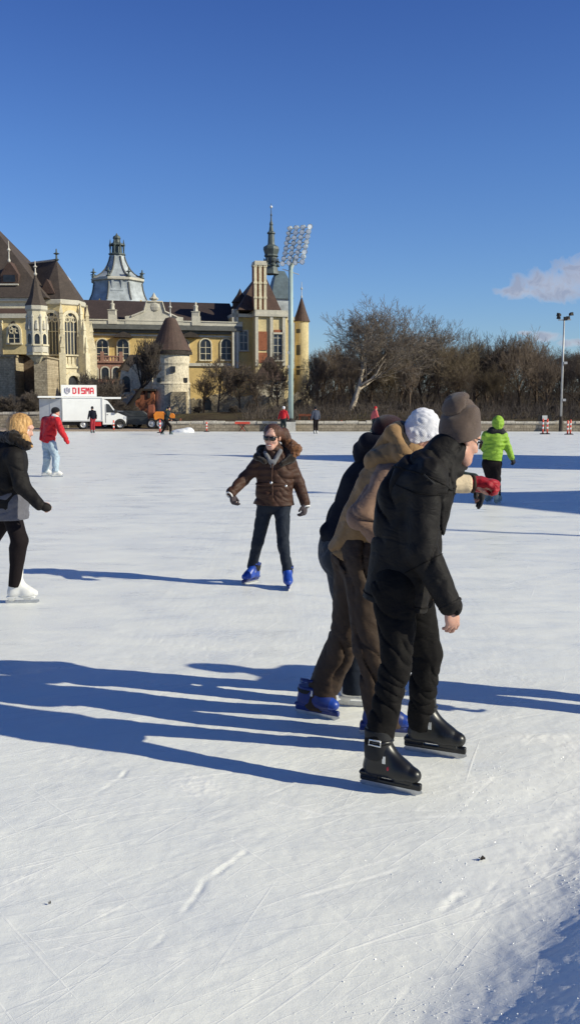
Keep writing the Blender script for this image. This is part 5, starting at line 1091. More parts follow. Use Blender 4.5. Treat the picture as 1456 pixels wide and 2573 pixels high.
def lamp_pole():
    Y = 69.3; cx = xx(1411, 950, Y); b = V3(cx, Y, 0); r = empty('lamp_pole', b.tolist()); tag(r, 'slim pale lamp pole with a cluster of dark spotlights at the far right', 'lamp post'); s = Y / FPX; zt = zz(800, Y)
    mb = MB(); mb.lathe((cx, Y, 0.75), [(2.9 * s, 0), (2.5 * s, zt * 0.5), (1.9 * s, zt - 0.75)], 10); mb.build('pole', M_POLEW, r, b, True)
    mb = MB(); mb.lathe((cx, Y, 0), [(5 * s, 0), (5 * s, 0.75), (4.0 * s, 1.1)], 10); mb.build('pole_foot', M_DKWOOD, r, b)
    mb = MB(); mb.tube([V3(cx - 0.42, Y, zt - 0.12), V3(cx + 0.5, Y, zt - 0.1)], 0.035, 5); mb.tube([V3(cx, Y - 0.35, zt - 0.1), V3(cx, Y + 0.35, zt - 0.1)], 0.035, 5); mb.build('crossarm', M_POLEW, r, b)
    for (dx, dy, dz_, a) in ((-0.36, -0.1, 0.02, 2.6), (-0.3, 0.1, 0.24, 2.2), (0.4, -0.1, 0.26, 0.5), (0.26, 0.15, 0.0, 0.9), (0.0, -0.3, -0.1, 4.5)):
        Fl = frame((cx + dx, Y + dy, zt + dz_), a); mb = MB(); mb.prism([Fl(-0.05, -0.1, -0.08), Fl(-0.05, 0.1, -0.08), Fl(-0.05, 0.1, 0.08), Fl(-0.05, -0.1, 0.08)], [Fl(0.2, -0.15, -0.06), Fl(0.2, 0.15, -0.06), Fl(0.14, 0.15, 0.18), Fl(0.14, -0.15, 0.18)]); mb.build('spotlight', M_CHASSIS, r, b)
    mb = MB(); mb.box(frame((cx, Y, 0)), 0.05, 0.3, -0.15, 0.1, zz(915, Y), zz(909, Y)); mb.box(frame((cx, Y, 0)), 0.05, 0.28, -0.15, 0.1, zz(1008, Y), zz(1002, Y)); mb.build('loudspeaker', M_POLEW, r, b)
lamp_pole()
def post(px, py, h, label, first=[None]):
    g = G(px, py); Y = g[1]
    if first[0] is None:
        r = empty('marker_post', (0, 0, 0)); b = V3(0, 0, 0)
        mb = MB(); mb.lathe((0, 0, 0.04), [(0.05, 0), (0.055, 0.3), (0.055, 0.95), (0.035, 1.0)], 10); mb.build('tube', M_POST, r, b, True)
        mb = MB(); mb.lathe((0, 0, 0.35), [(0.058, 0), (0.058, 0.14)], 10); mb.lathe((0, 0, 0.65), [(0.058, 0), (0.058, 0.14)], 10); mb.build('white_band', M_POSTW, r, b, True)
        mb = MB(); mb.lathe((0, 0, 0), [(0.22, 0), (0.2, 0.05), (0.09, 0.08)], 8); mb.build('foot', M_POSTB, r, b); first[0] = r; o = r
    else: o = copy_tree(first[0])
    o.location = (g[0], g[1], 0.0); o.scale = (1, 1, h); tag(o, label, 'marker post', 'orange marker posts along the far edge of the ice'); return o
for px, py, h, lab in ((1362, 1091, 1.0, 'left one of the two orange posts in front of the small white sign'), (1373, 1091, 1.0, 'right one of the two orange posts in front of the small white sign'), (1424, 1092, 0.9, 'orange post just right of the slim lamp pole, left of its pair'), (1431, 1092, 0.95, 'orange post right of the slim lamp pole, nearest the picture edge'), (857, 1083, 0.75, 'lone orange post against the embankment wall, right of the tall mast'), (519, 1085, 0.7, 'lone orange post right of the white snow heap'), (402, 1088, 0.9, 'orange post left of the striding distant skater'), (286, 1084, 0.8, 'orange post by the front wheel of the van')):
    post(px, py, h, lab)
# small white notice on a post behind the right end of the wall
b = V3(xx(1367, 1050, 73), 73, 0.7); r = empty('notice_sign', b.tolist()); tag(r, 'small white notice on a dark backing board above the right bank', 'sign'); Fz = frame((b[0], 73, 0))
mb = MB(); mb.box(Fz, -0.5, 0.55, 0.02, 0.1, zz(1059, 73), zz(1043, 73)); mb.box(Fz, -0.06, 0.06, 0.03, 0.09, 0.6, zz(1059, 73)); mb.build('backing', M_CHASSIS, r, b); mb = MB(); mb.box(Fz, -0.2, 0.2, -0.02, 0.017, zz(1055, 73), zz(1044, 73)); mb.build('notice', M_SIGNW, r, b)
# red barrier, red rail, benches
b = V3(xx(610, 1075, 69), 69.2, 0); r = empty('red_barrier', b.tolist()); tag(r, 'red plank barrier with a crossed frame standing at the wall behind the woman', 'barrier'); Fz = frame((b[0], 69.2, 0))
mb = MB(); mb.box(Fz, -0.6, 0.5, 0, 0.04, 0.55, 0.72); mb.build('plank', M_POST, r, b); mb = MB(); mb.tube([Fz(-0.3, 0.08, 0), Fz(0.15, 0.08, 0.55)], 0.035, 5); mb.tube([Fz(0.15, 0.12, 0), Fz(-0.3, 0.12, 0.55)], 0.035, 5); mb.build('trestle', M_POST, r, b)
b = V3(xx(665, 1074, 69), 69.1, 0); r = empty('bench_frame', b.tolist()); tag(r, 'dark metal bench frame lying by the wall left of the tall mast', 'bench'); Fz = frame((b[0], 69.1, 0))
mb = MB()
for a in (-1.6, 0, 1.6): mb.tube([Fz(a - 0.3, 0, 0.0), Fz(a, 0, 0.45), Fz(a + 0.35, 0, 0.0)], 0.035, 5)
mb.build('legs', M_CHASSIS, r, b); mb = MB(); mb.box(Fz, -2.0, 2.0, -0.15, 0.15, 0.47, 0.52); mb.build('seat', M_CHASSIS, r, b)
b = V3(xx(776, 1043, 76), 76, 0.7); r = empty('red_railing', b.tolist()); tag(r, 'rust-red plank railing on the bank right of the tall mast', 'railing'); Fz = frame((b[0], 76, 0))
mb = MB(); mb.box(Fz, -0.85, 0.85, 0, 0.05, zz(1046, 76), zz(1040, 76)); mb.build('plank', M_RUST, r, b); mb = MB()
for a in (-0.75, 0, 0.75): mb.box(Fz, a - 0.05, a + 0.05, 0.055, 0.14, 0.6, zz(1041, 76))
mb.build('post', M_RUST, r, b)
# heap of scraped snow
g = G(462, 1086); f = smooth_union([ell((0, 0, 0), (0.62, 0.5, 0.28)), (ell((-0.45, 0.05, 0), (0.45, 0.4, 0.2)), 0.1), (ell((0.35, 0, 0.02), (0.4, 0.4, 0.33)), 0.1)], 0.1, [(V3(0, 0, -0.02), V3(0, 0, -1))], lambda p: 0.03 * Waves(5, 0.25, 6)(p))
v, q = sdf_mesh(f, 0.04); o = link_mesh('snow_heap', v, q, M_CRUMB, smooth=True, loc=(float(g[0]), 67.6, 0.0)); tag(o, 'small white heap of scraped snow beside the orange truck', 'snow heap')
# specks of litter on the near ice
M_LEAF = mat_basic('dark_leaf', (0.05, 0.04, 0.03), 0.8, 0.4, 40, 0.2)
for (px, py, s, lab) in ((1210, 2163, 0.011, 'dark curled leaf scrap on the near ice at lower right'), (125, 2273, 0.0042, 'tiny brown leaf speck on the near ice at lower left')):
    g = G(px, py); mb = MB(); n = 9; vs = [(0, 0, 0.004)]
    for k in range(n): t = 2 * math.pi * k / n; q = s * (0.8 + 0.4 * ((k * 7) % 5) / 5); vs.append((q * 1.5 * math.cos(t), q * math.sin(t), 0.004 + 0.006 * (k % 3)))
    mb.add(vs, [(0, 1 + k, 1 + (k + 1) % n) for k in range(n)]); o = mb.build('leaf_scrap', M_LEAF); o.location = (float(g[0]), float(g[1]), ice_z(g[0], g[1]) + 0.001); tag(o, lab, 'leaf')

# ------------------------------------------------------------------ what stands beside the rink, off to the right, and throws the long shadows
def pavilion_tower(x, y, half, z_eave, z_tip, z_fin, label):
    r = empty('pavilion_tower', (x, y, 0)); b = V3(x, y, 0); tag(r, label, 'tower', 'skating pavilion towers')
    mb = MB(); mb.lathe((x, y, 0.1), [(half, 0), (half, z_eave)], 4, math.pi / 4 - 0.33); mb.build('wall', M_YEL, r, b)
    mb = MB(); mb.lathe((x, y, 0.1), [(half * 1.15, z_eave + 0.004), (half * 0.62, z_eave + (z_tip - z_eave) * 0.45), (0.25, z_tip)], 4, math.pi / 4 - 0.33); mb.build('roof', M_COPPER, r, b)
    mb = MB(); finial(mb, (x, y, z_tip), z_fin - z_tip, 0.12); mb.build('finial', M_GILT, r, b)
    window(r, b, frame((x - half * 0.707 - 0.02, y, 0), -math.pi / 2 - 0.33 + 0.33), 0, z_eave * 0.4, 1.2, 2.4, 'round')
pavilion_tower(28.0, 25.2, 5.0, 10.0, 17.2, 19.5, 'yellow corner tower of the skating pavilion with a copper roof off to the right')
pavilion_tower(24.5, 12.1, 3.9, 8.2, 12.6, 14.4, 'lower yellow tower of the skating pavilion off to the right')
b = V3(16.0, 9.45, 0); r = empty('flag_pole', b.tolist()); tag(r, 'slim flag pole standing off to the right of the rink', 'pole'); mb = MB(); mb.lathe((16.0, 9.45, 0.1), [(0.1, 0), (0.085, 4), (0.06, 8.2), (0.09, 8.25), (0.02, 8.4)], 8); mb.build('shaft', M_POLEW, r, b, True); mb = MB(); mb.lathe((16.0, 9.45, 0), [(0.3, 0), (0.3, 0.1)], 10); mb.build('foot', M_CONC, r, b)
# ------------------------------------------------------------------ people
SKIN = mat_skin('skin'); SKIN2 = mat_skin('skin_fair', (0.58, 0.33, 0.25))
M_BLK_JACKET = mat_fabric('black_shell_fabric', (0.011, 0.0095, 0.009), 0.7, 7, 0.5, spec=0.2, sheen=0.0)
M_BLK_TROUS = mat_fabric('black_trouser_fabric', (0.01, 0.009, 0.0085), 0.8, 7, 0.5, spec=0.1, sheen=0.0)
M_HAT = mat_knit('brown_grey_knit', (0.115, 0.082, 0.064)); M_WHITEKNIT = mat_knit('white_knit', (0.78, 0.77, 0.8), 60)
M_MAROON = mat_knit('maroon_knit', (0.03, 0.008, 0.01)); M_DARKKNIT = mat_knit('dark_knit', (0.012, 0.012, 0.015))
M_BRN_JACKET = mat_fabric('mustard_brown_canvas', (0.25, 0.15, 0.068), 0.8, 7, 0.6)
M_BRN_SLEEVE = mat_fabric('taupe_brown_canvas', (0.23, 0.142, 0.1), 0.75, 7, 0.6)
M_LIT_OCHRE = mat_fabric('lit_ochre_canvas', (0.34, 0.17, 0.04), 0.7, 9, 0.6)
M_CREAM = mat_fabric('cream_sleeve_fabric', (0.62, 0.5, 0.33), 0.8, 10, 0.4)
M_BRN_TROUS = mat_fabric('dark_brown_twill', (0.045, 0.029, 0.02), 0.75, 6, 0.45, sheen=0.0)
M_FUR = mat_knit('dark_fur_lining', (0.02, 0.014, 0.01)); M_FUR2 = mat_knit('brown_fur', (0.17, 0.075, 0.032), 140)
M_NAVY = mat_fabric('navy_softshell', (0.007, 0.008, 0.015), 0.8, 7, 0.3, sheen=0.0, spec=0.12)
M_GREENSLV = mat_fabric('dark_green_softshell', (0.008, 0.022, 0.02), 0.75, 7, 0.5)
M_GREYJEAN = mat_fabric('grey_black_denim', (0.03, 0.033, 0.04), 0.8, 7, 0.6)
M_BLUEJEAN = mat_fabric('dark_blue_denim', (0.009, 0.014, 0.025), 0.8, 6, 0.4, sheen=0.02); M_LTJEAN = mat_fabric('faded_light_denim', (0.36, 0.45, 0.52), 0.85, 8, 0.4, var=0.15)
M_REDGLOVE = mat_fabric('red_glove_leather', (0.33, 0.008, 0.018), 0.5, 14, 0.5); M_BLKGLOVE = mat_fabric('black_glove_fabric', (0.01, 0.01, 0.013), 0.7, 14, 0.4)
M_BRNPUFF = mat_fabric('brown_quilted_nylon', (0.052, 0.024, 0.015), 0.6, 9, 0.35, spec=0.25, quilt=5.0, sheen=0.0)
M_SCARF = mat_knit('grey_scarf_knit', (0.2, 0.2, 0.21), 80); M_GREYSKIRT = mat_fabric('grey_skirt_jersey', (0.11, 0.11, 0.13), 0.9, 7, 0.3)
M_REDJ = mat_fabric('red_anorak_fabric', (0.5, 0.012, 0.02), 0.6, 7, 0.6); M_LIME = mat_fabric('lime_green_nylon', (0.25, 0.42, 0.045), 0.6, 8, 0.45, quilt=4.0, spec=0.25, sheen=0.0)
M_WHITECLOTH = mat_fabric('white_cloth', (0.75, 0.73, 0.7), 0.8, 8, 0.3); M_LEGGING = mat_fabric('black_legging', (0.012, 0.009, 0.01), 0.8, 5, 0.2, sheen=0.0, spec=0.1)
M_REDTROUS = mat_fabric('red_trouser_fabric', (0.3, 0.02, 0.03), 0.8, 6, 0.5); M_TEAL = mat_fabric('dark_teal_fabric', (0.01, 0.02, 0.024), 0.8, 6, 0.5)
M_SLATE = mat_fabric('slate_blue_fabric', (0.05, 0.06, 0.09), 0.8, 6, 0.5); M_PINK = mat_fabric('coral_fabric', (0.6, 0.12, 0.12), 0.8, 6, 0.5)
M_STRIPE = mat_fabric('striped_glove_fabric', (0.05, 0.04, 0.045), 0.9, 10, 0.3)
def mat_hair(name, c1, c2, sc=60, stretch=(1, 1, 0.12)):
    m, nt, b = newmat(name); n = noise_node(nt, sc, 4, 0.7, objco(nt, stretch), 0.6)
    L(nt, ramp(nt, n.outputs['Fac'], [(0.32, c1), (0.68, c2)]).outputs['Color'], b.inputs['Base Color'])
    b.inputs['Roughness'].default_value = 0.45; b.inputs['Specular IOR Level'].default_value = 0.4
    bump(nt, b, n.outputs['Fac'], 0.9, 0.02); return m
HAIR_AUB = mat_hair('auburn_hair', (0.03, 0.013, 0.008), (0.125, 0.052, 0.028)); HAIR_BLOND = mat_hair('blonde_hair', (0.3, 0.15, 0.05), (0.72, 0.43, 0.16), 45)
HAIR_DK = mat_hair('dark_hair', (0.012, 0.008, 0.006), (0.04, 0.025, 0.018))
def mat_plastic(name, col, rough=0.3, spec=0.5, var=0.15):
    m = mat_basic(name, col, rough, var, 12, 0.05, 0.004, spec=spec); return m
PL_BLK = mat_plastic('black_plastic_shell', (0.007, 0.007, 0.0075), 0.36); PL_BLK2 = mat_plastic('charcoal_liner', (0.016, 0.016, 0.0165), 0.7, 0.3)
PL_BLUE = mat_plastic('blue_plastic_shell', (0.014, 0.055, 0.33), 0.4, 0.5, 0.3); PL_BLUE_D = mat_plastic('dark_blue_plastic', (0.008, 0.024, 0.15), 0.45)
LEATHER_W = mat_basic('white_skate_leather', (0.72, 0.71, 0.68), 0.45, 0.08, 14, 0.15, 0.006); LEATHER_G = mat_basic('grey_green_leather', (0.2, 0.26, 0.25), 0.5, 0.15, 14, 0.1)
STEEL = mat_basic('blade_steel', (0.5, 0.51, 0.53), 0.3, 0.12, 30, 0.05, 0.002, metal=0.85); SILVER = mat_basic('silver_buckle', (0.72, 0.72, 0.7), 0.25, 0.08, 30, 0.0, metal=0.6)
LENS = mat_glass_dark('sunglass_lens', (0.008, 0.006, 0.006), 0.08); FRAME = mat_plastic('black_frame', (0.01, 0.008, 0.008), 0.25)
WHITE_EYE = mat_basic('eye_white', (0.7, 0.68, 0.65), 0.2, 0.05, 20, 0); TEETH = mat_basic('teeth', (0.7, 0.66, 0.58), 0.3, 0.05, 20, 0); LIPS = mat_basic('lips', (0.42, 0.12, 0.11), 0.4, 0.1, 40, 0.05, 0.002)
RED_LOGO = mat_basic('red_badge', (0.55, 0.03, 0.05), 0.35, 0.3, 60, 0)
IRIS = mat_basic('dark_iris', (0.03, 0.02, 0.015), 0.2, 0.1, 40, 0)
LACE = mat_basic('grey_lace', (0.6, 0.58, 0.55), 0.8, 0.2, 60, 0)

def headframe(c, f, tilt=0.0):
    f = nrm(f); r = nrm(np.cross(f, [0, 0, 1.0])); u = np.cross(r, f)
    r, u = r * math.cos(tilt) + u * math.sin(tilt), u * math.cos(tilt) - r * math.sin(tilt)
    def H(a, b, cc): return np.asarray(c) + r * a + f * b + u * cc
    H.A = np.stack([r, f, u]); H.c = np.asarray(c); H.r, H.f, H.u = r, f, u
    return H
def head_prims(H, s=1.0, fem=False):
    q = lambda *a: H(*[x * s for x in a])
    pr = [ell(q(0, -0.012, 0.035), np.array((0.075, 0.096, 0.086)) * s, H.A), (ell(q(0, 0.028, -0.035), np.array((0.06, 0.066, 0.084)) * s, H.A), 0.03),
          (cone(q(-0.022, 0.058, -0.1), q(0.022, 0.058, -0.1), 0.022 * s, 0.022 * s), 0.03), (cone(q(-0.05, 0.0, -0.07), q(-0.02, 0.055, -0.1), 0.022 * s, 0.02 * s), 0.03),
          (cone(q(0.05, 0.0, -0.07), q(0.02, 0.055, -0.1), 0.022 * s, 0.02 * s), 0.03),
          (cone(q(0, 0.09, 0.012), q(0, 0.112, -0.03), 0.009 * s, 0.014 * s), 0.012), (ell(q(0, 0.1, -0.036), np.array((0.017, 0.012, 0.009)) * s, H.A), 0.008),
          (cone(q(-0.03, 0.082, 0.03), q(0.03, 0.082, 0.03), 0.014 * s, 0.014 * s), 0.02),
          (ell(q(-0.04, 0.062, -0.03), np.array((0.022, 0.024, 0.022)) * s, H.A), 0.02), (ell(q(0.04, 0.062, -0.03), np.array((0.022, 0.024, 0.022)) * s, H.A), 0.02),
          (cone(q(-0.02, 0.083, -0.067), q(0.02, 0.083, -0.067), 0.008 * s, 0.008 * s), 0.01), (cone(q(-0.016, 0.08, -0.08), q(0.016, 0.08, -0.08), 0.009 * s, 0.009 * s), 0.01),
          (ell(q(-0.078, -0.008, -0.008), np.array((0.01, 0.02, 0.032)) * s, H.A), 0.008), (ell(q(0.078, -0.008, -0.008), np.array((0.01, 0.02, 0.032)) * s, H.A), 0.008)]
    if fem:      # narrower jaw, smaller chin and nose
        pr[2:5] = [(cone(q(-0.01, 0.062, -0.098), q(0.01, 0.062, -0.098), 0.018 * s, 0.018 * s), 0.035), (cone(q(-0.042, 0.0, -0.06), q(-0.012, 0.056, -0.096), 0.016 * s, 0.016 * s), 0.035), (cone(q(0.042, 0.0, -0.06), q(0.012, 0.056, -0.096), 0.016 * s, 0.016 * s), 0.035)]
        pr[1] = (ell(q(0, 0.028, -0.032), np.array((0.055, 0.064, 0.08)) * s, H.A), 0.03)
        pr[5] = (cone(q(0, 0.086, 0.01), q(0, 0.104, -0.028), 0.008 * s, 0.0105 * s), 0.012); pr[6] = (ell(q(0, 0.094, -0.033), np.array((0.013, 0.01, 0.008)) * s, H.A), 0.008)
    subs = [(ell(q(-0.033, 0.1, 0.006), np.array((0.02, 0.018, 0.013)) * s, H.A), 0.012), (ell(q(0.033, 0.1, 0.006), np.array((0.02, 0.018, 0.013)) * s, H.A), 0.012)]
    return pr, subs
def hand_prims(w, d, n, side, s=1.0, curl=(0.5, 0.7, 0.5), thick=1.0):
    """w wrist, d direction of the fingers, n normal out of the palm, side: sign of the thumb along cross(d, n)"""
    d = nrm(d); n = nrm(np.asarray(n) - d * np.dot(n, d)); t = np.cross(d, n) * side
    pr = [(cone(w, w + d * 0.075 * s, 0.028 * s * thick, 0.041 * s * thick, fl(n, 0.5)), 0.012)]
    LEN = (0.074, 0.082, 0.076, 0.06); OFF = (0.03, 0.0105, -0.0095, -0.029)
    for i in range(4):
        a = w + d * (0.086 - 0.004 * abs(i - 1)) * s + t * OFF[i] * s; ang = 0.0; rr = 0.0098 * s * thick
        segs = (0.46, 0.3, 0.24)
        for j in range(3):
            ang += curl[j] * (1 + 0.1 * i)
            b = a + (d * math.cos(ang) + n * math.sin(ang) + t * (OFF[i] * 1.2)) * LEN[i] * segs[j] * s
            pr.append((cone(a, b, rr, rr * 0.93), 0.004)); a = b; rr *= 0.93
    a = w + d * 0.028 * s + t * 0.03 * s; b = a + (d * 0.75 + t * 0.5 + n * 0.4) * 0.042 * s; c = b + (d * 0.85 + t * 0.05 + n * 0.5) * 0.034 * s
    pr += [(cone(w + d * 0.012 * s + t * 0.012 * s, a, 0.018 * s * thick, 0.015 * s * thick), 0.012), (cone(a, b, 0.0135 * s * thick, 0.0115 * s * thick), 0.008), (cone(b, c, 0.0112 * s * thick, 0.0095 * s * thick), 0.004)]
    return pr
def sunglasses(H, parent, base, s=1.0):
    q = lambda *a: H(*[x * s for x in a])
    mb = MB()
    mb.tube([q(-0.079, -0.01, 0.01), q(-0.074, 0.06, 0.016), q(-0.062, 0.088, 0.016)], 0.0035 * s, 5); mb.tube([q(0.079, -0.01, 0.01), q(0.074, 0.06, 0.016), q(0.062, 0.088, 0.016)], 0.0035 * s, 5)
    mb.tube([q(-0.062, 0.089, 0.018), q(-0.03, 0.112, 0.02), q(0, 0.12, 0.018), q(0.03, 0.112, 0.02), q(0.062, 0.089, 0.018)], 0.005 * s, 5)
    o = mb.build('sunglasses', FRAME, parent, base, True)
    for sg in (-1, 1):
        m2 = MB(); ring = []
        c0 = q(sg * 0.034, 0.108, 0.002); ax = nrm(H.r + H.f * (-0.55 * sg)); up = H.u
        for k in range(14):
            a = 2 * math.pi * k / 14; ring.append(c0 + ax * 0.032 * s * math.copysign(abs(math.cos(a)) ** 0.7, math.cos(a)) + up * 0.022 * s * math.copysign(abs(math.sin(a)) ** 0.7, math.sin(a)))
        nn = np.cross(ax, up); nn = nn * np.sign(np.dot(nn, H.f))
        m2.add([r_ - nn * 0.002 for r_ in ring] + [r_ + nn * 0.003 * s for r_ in ring] + [c0 + nn * 0.008 * s], [tuple(range(14))[::-1]] + [(i, (i + 1) % 14, 14 + (i + 1) % 14, 14 + i) for i in range(14)] + [(14 + i, 14 + (i + 1) % 14, 28) for i in range(14)])
        m2.build('lens', LENS, o, base, True)
    return o

def skate(parent, base, ank, yaw, style='rental', outer=-1, mats=None, s=1.0, roll=0.0, pitch=0.0, vox=0.008, lift=0.0, tall=0.31):
    """ank: ground point under the ankle; yaw: travel direction; outer: +1/-1 side of the buckles (local left +)"""
    f = nrm([yaw[0], yaw[1], 0]); l = V3(-f[1], f[0], 0); u = V3(0, 0, 1)
    f, u = f * math.cos(pitch) + u * math.sin(pitch), u * math.cos(pitch) - f * math.sin(pitch)
    l, u = l * math.cos(roll) + u * math.sin(roll), u * math.cos(roll) - l * math.sin(roll)
    o = V3(ank[0], ank[1], lift)
    def T(x, y, z): return o + (f * x + l * y + u * z) * s
    A = np.stack([f, l, u]); hm, lm, bm, km, tm = mats
    # boot shell
    fw = style == 'figure'
    sh_ = -0.024 if style == 'rental' else 0.004
    pr = [cone(T(-0.012, 0, 0.14), T(sh_, 0, tall), 0.056 * s, 0.06 * s, fl(l, 0.84)), (cone(T(-0.05, 0, 0.105), T(-0.03, 0, 0.17), 0.042 * s, 0.05 * s), 0.03),
          (cone(T(-0.045, 0, 0.105), T(0.09, 0, 0.103), 0.042 * s, 0.045 * s), 0.03), (cone(T(0.08, 0, 0.103), T(0.158, 0, 0.098), 0.046 * s, 0.037 * s, fl(u, 0.92)), 0.03),
          (cone(T(0.005, 0, 0.2), T(0.11, 0, 0.12), 0.045 * s, 0.038 * s), 0.04)]
    boot = sdf_obj('skate', smooth_union(pr, 0.03, [(T(0, 0, 0.072), -u), (T(0, 0, tall), u)]), vox * s, hm, parent, base)
    bv = np.asarray(base)
    if not fw:
        b2 = sdf_obj('boot_cuff', smooth_union([cone(T(-0.014, 0, 0.19), T(-0.025, 0, tall + 0.01), 0.066 * s, 0.068 * s, fl(l, 0.86)), (cone(T(-0.02, 0, 0.19), T(-0.03, 0, 0.15), 0.064 * s, 0.056 * s, fl(l, 0.86)), 0.03)], 0.02,
                 [(T(0, 0, tall - 0.012), u), (T(-0.02, 0, 0.15), -u)]), vox * s, lm, boot, base)
        tc = sdf_obj('toe_cap', smooth_union([cone(T(0.075, 0, 0.103), T(0.16, 0, 0.098), 0.049 * s, 0.04 * s, fl(u, 0.92)), (cone(T(0.05, 0, 0.165), T(0.12, 0, 0.12), 0.038 * s, 0.033 * s), 0.03)], 0.03, [(T(0.07, 0, 0.1), -f), (T(0, 0, 0.07), -u)]), vox * s, tm, boot, base)
        rail = [rbox(T(0.045, 0, 0.047), np.array((0.158, 0.014, 0.018)) * s, A, 0.008), (rbox(T(-0.058, 0, 0.067), np.array((0.045, 0.026, 0.014)) * s, A, 0.008), 0.012), (rbox(T(0.11, 0, 0.067), np.array((0.05, 0.026, 0.014)) * s, A, 0.008), 0.012),
                (rbox(T(0.02, 0, 0.074), np.array((0.13, 0.03, 0.008)) * s, A, 0.005), 0.01)]
        sdf_obj('blade_holder', smooth_union(rail, 0.01, (), None, [(cone(T(-0.005, -0.05, 0.06), T(-0.005, 0.05, 0.06), 0.0085 * s, 0.0085 * s), 0.003), (rbox(T(0.03, 0, 0.0585), np.array((0.04, 0.06, 0.0075)) * s, A, 0.004), 0.003)]), 0.0045 * s, bm, boot, base)
    else:
        so = [rbox(T(0.035, 0, 0.066), np.array((0.135, 0.034, 0.012)) * s, A, 0.01), (rbox(T(-0.055, 0, 0.055), np.array((0.032, 0.026, 0.018)) * s, A, 0.006), 0.01), (rbox(T(0.09, 0, 0.05), np.array((0.035, 0.016, 0.016)) * s, A, 0.006), 0.01), (rbox(T(-0.055, 0, 0.04), np.array((0.025, 0.012, 0.016)) * s, A, 0.006), 0.01)]
        sdf_obj('sole', smooth_union(so, 0.01), 0.006 * s, bm, boot, base)
    # blade: rockered steel strip
    prof = [(-0.118, 0.016), (-0.105, 0.004), (-0.06, 0.0005), (0.03, -0.001), (0.12, 0.0005), (0.185, 0.006), (0.208, 0.02), (0.2, 0.036), (0.1, 0.034), (-0.1, 0.034)]
    mb = MB(); mb.prism([T(x, -0.002, z) for x, z in prof], [T(x, 0.002, z) for x, z in prof]); mb.build('blade', STEEL, boot, base)
    if not fw:
        y = outer * 0.059
        def ringpts(x0, x1, z0, z1, yy, bulge=0.0): return [T(x0, yy, z0), T(x0 + 0.006, yy + bulge, z1), T(x1, yy + bulge, z1), T(x1, yy + bulge, z0)]
        mb = MB(); mb.tube(ringpts(-0.045, 0.018, 0.232, 0.258, y, outer * 0.004), 0.0042 * s, 6, True); mb.build('buckle', SILVER if km else bm, boot, base, True)
        mb = MB(); mb.tube([T(-0.05, outer * 0.04, 0.245), T(-0.02, outer * 0.056, 0.245), T(0.025, outer * 0.05, 0.245), T(0.045, outer * 0.02, 0.245), T(0.045, -outer * 0.02, 0.245)], 0.009 * s, 6); mb.build('strap', hm, boot, base, True)
        mb = MB(); mb.tube([T(-0.07, outer * 0.03, 0.19), T(-0.05, outer * 0.047, 0.178)], 0.004 * s, 5); mb.ball(T(-0.045, outer * 0.043, 0.12), 0.007 * s, 8, 5); mb.build('rivet', SILVER, boot, base, True)
        mb = MB(); mb.box(lambda a, b, c: T(0.03 + a, outer * (0.045 + b), 0.165 + c), -0.008, 0.008, -0.004, 0.006, -0.018, 0.018); mb.build('instep_buckle', SILVER, boot, base)
    else:
        mb = MB()
        for k in range(6):
            t = k / 5; x = 0.028 + 0.06 * t if k < 4 else 0.03; z = 0.225 - 0.09 * t
            mb.tube([T(x - 0.01, -0.03, z - 0.008), T(x + 0.02, 0, z + 0.012), T(x - 0.01, 0.03, z - 0.008)], 0.0028 * s, 4)
        mb.build('lace', LACE, boot, base)
        mb = MB()
        for k in range(5):
            t = k / 4
            for sg in (-1, 1): mb.ball(T(0.02 + 0.055 * t, sg * (0.041 - 0.002 * k), 0.215 - 0.08 * t), 0.0055 * s, 6, 4)
        mb.build('eyelet', STEEL, boot, base, True)
    return boot

def limb_frames(J):
    up = nrm(J['chest'] - J['pel']); f = nrm(J['fwd'] - up * np.dot(J['fwd'], up)); r = np.cross(f, up)
    return up, f, r
def body_sdf(J, H, hands, s=1.0, thin=1.0, neck_r=0.055):
    up, f, r = limb_frames(J); pr, subs = head_prims(H, J.get('hs', 1.0), J.get('fem', 0) == 1)
    t = thin
    pr += [(cone(J['pel'] + up * 0.09, J['chest'], 0.1 * s * t, 0.13 * s * t, fl(f, 0.62)), 0.02), (cone(J['hipL'] + up * 0.04, J['hipR'] + up * 0.04, 0.05 * s * t, 0.05 * s * t), 0.02), (cone(J['chest'], J['neck'], 0.12 * s * t, 0.07 * s * t, fl(f, 0.62)), 0.04),
           (cone(J['neck'] - up * 0.03, H(0, -0.02, -0.06), neck_r * s, neck_r * 0.92 * s), 0.02), (cone(J['shL'], J['shR'], 0.05 * s * t, 0.05 * s * t), 0.04)]
    for q in 'LR':
        pr += [(cone(J['sh' + q], J['el' + q], 0.045 * s * t, 0.036 * s * t), 0.03), (cone(J['el' + q], J['wr' + q], 0.037 * s * t, 0.026 * s * t), 0.02),
               (cone(J['hip' + q], J['kn' + q], 0.068 * s * t, 0.044 * s * t), 0.02), (cone(J['kn' + q], J['an' + q], 0.042 * s * t, 0.03 * s * t), 0.03), (cone(J['an' + q], J['an' + q] - V3(0, 0, 0.05), 0.026, 0.024), 0.02)]
    for h in hands: pr += h
    return smooth_union(pr, 0.03, (), None, subs)
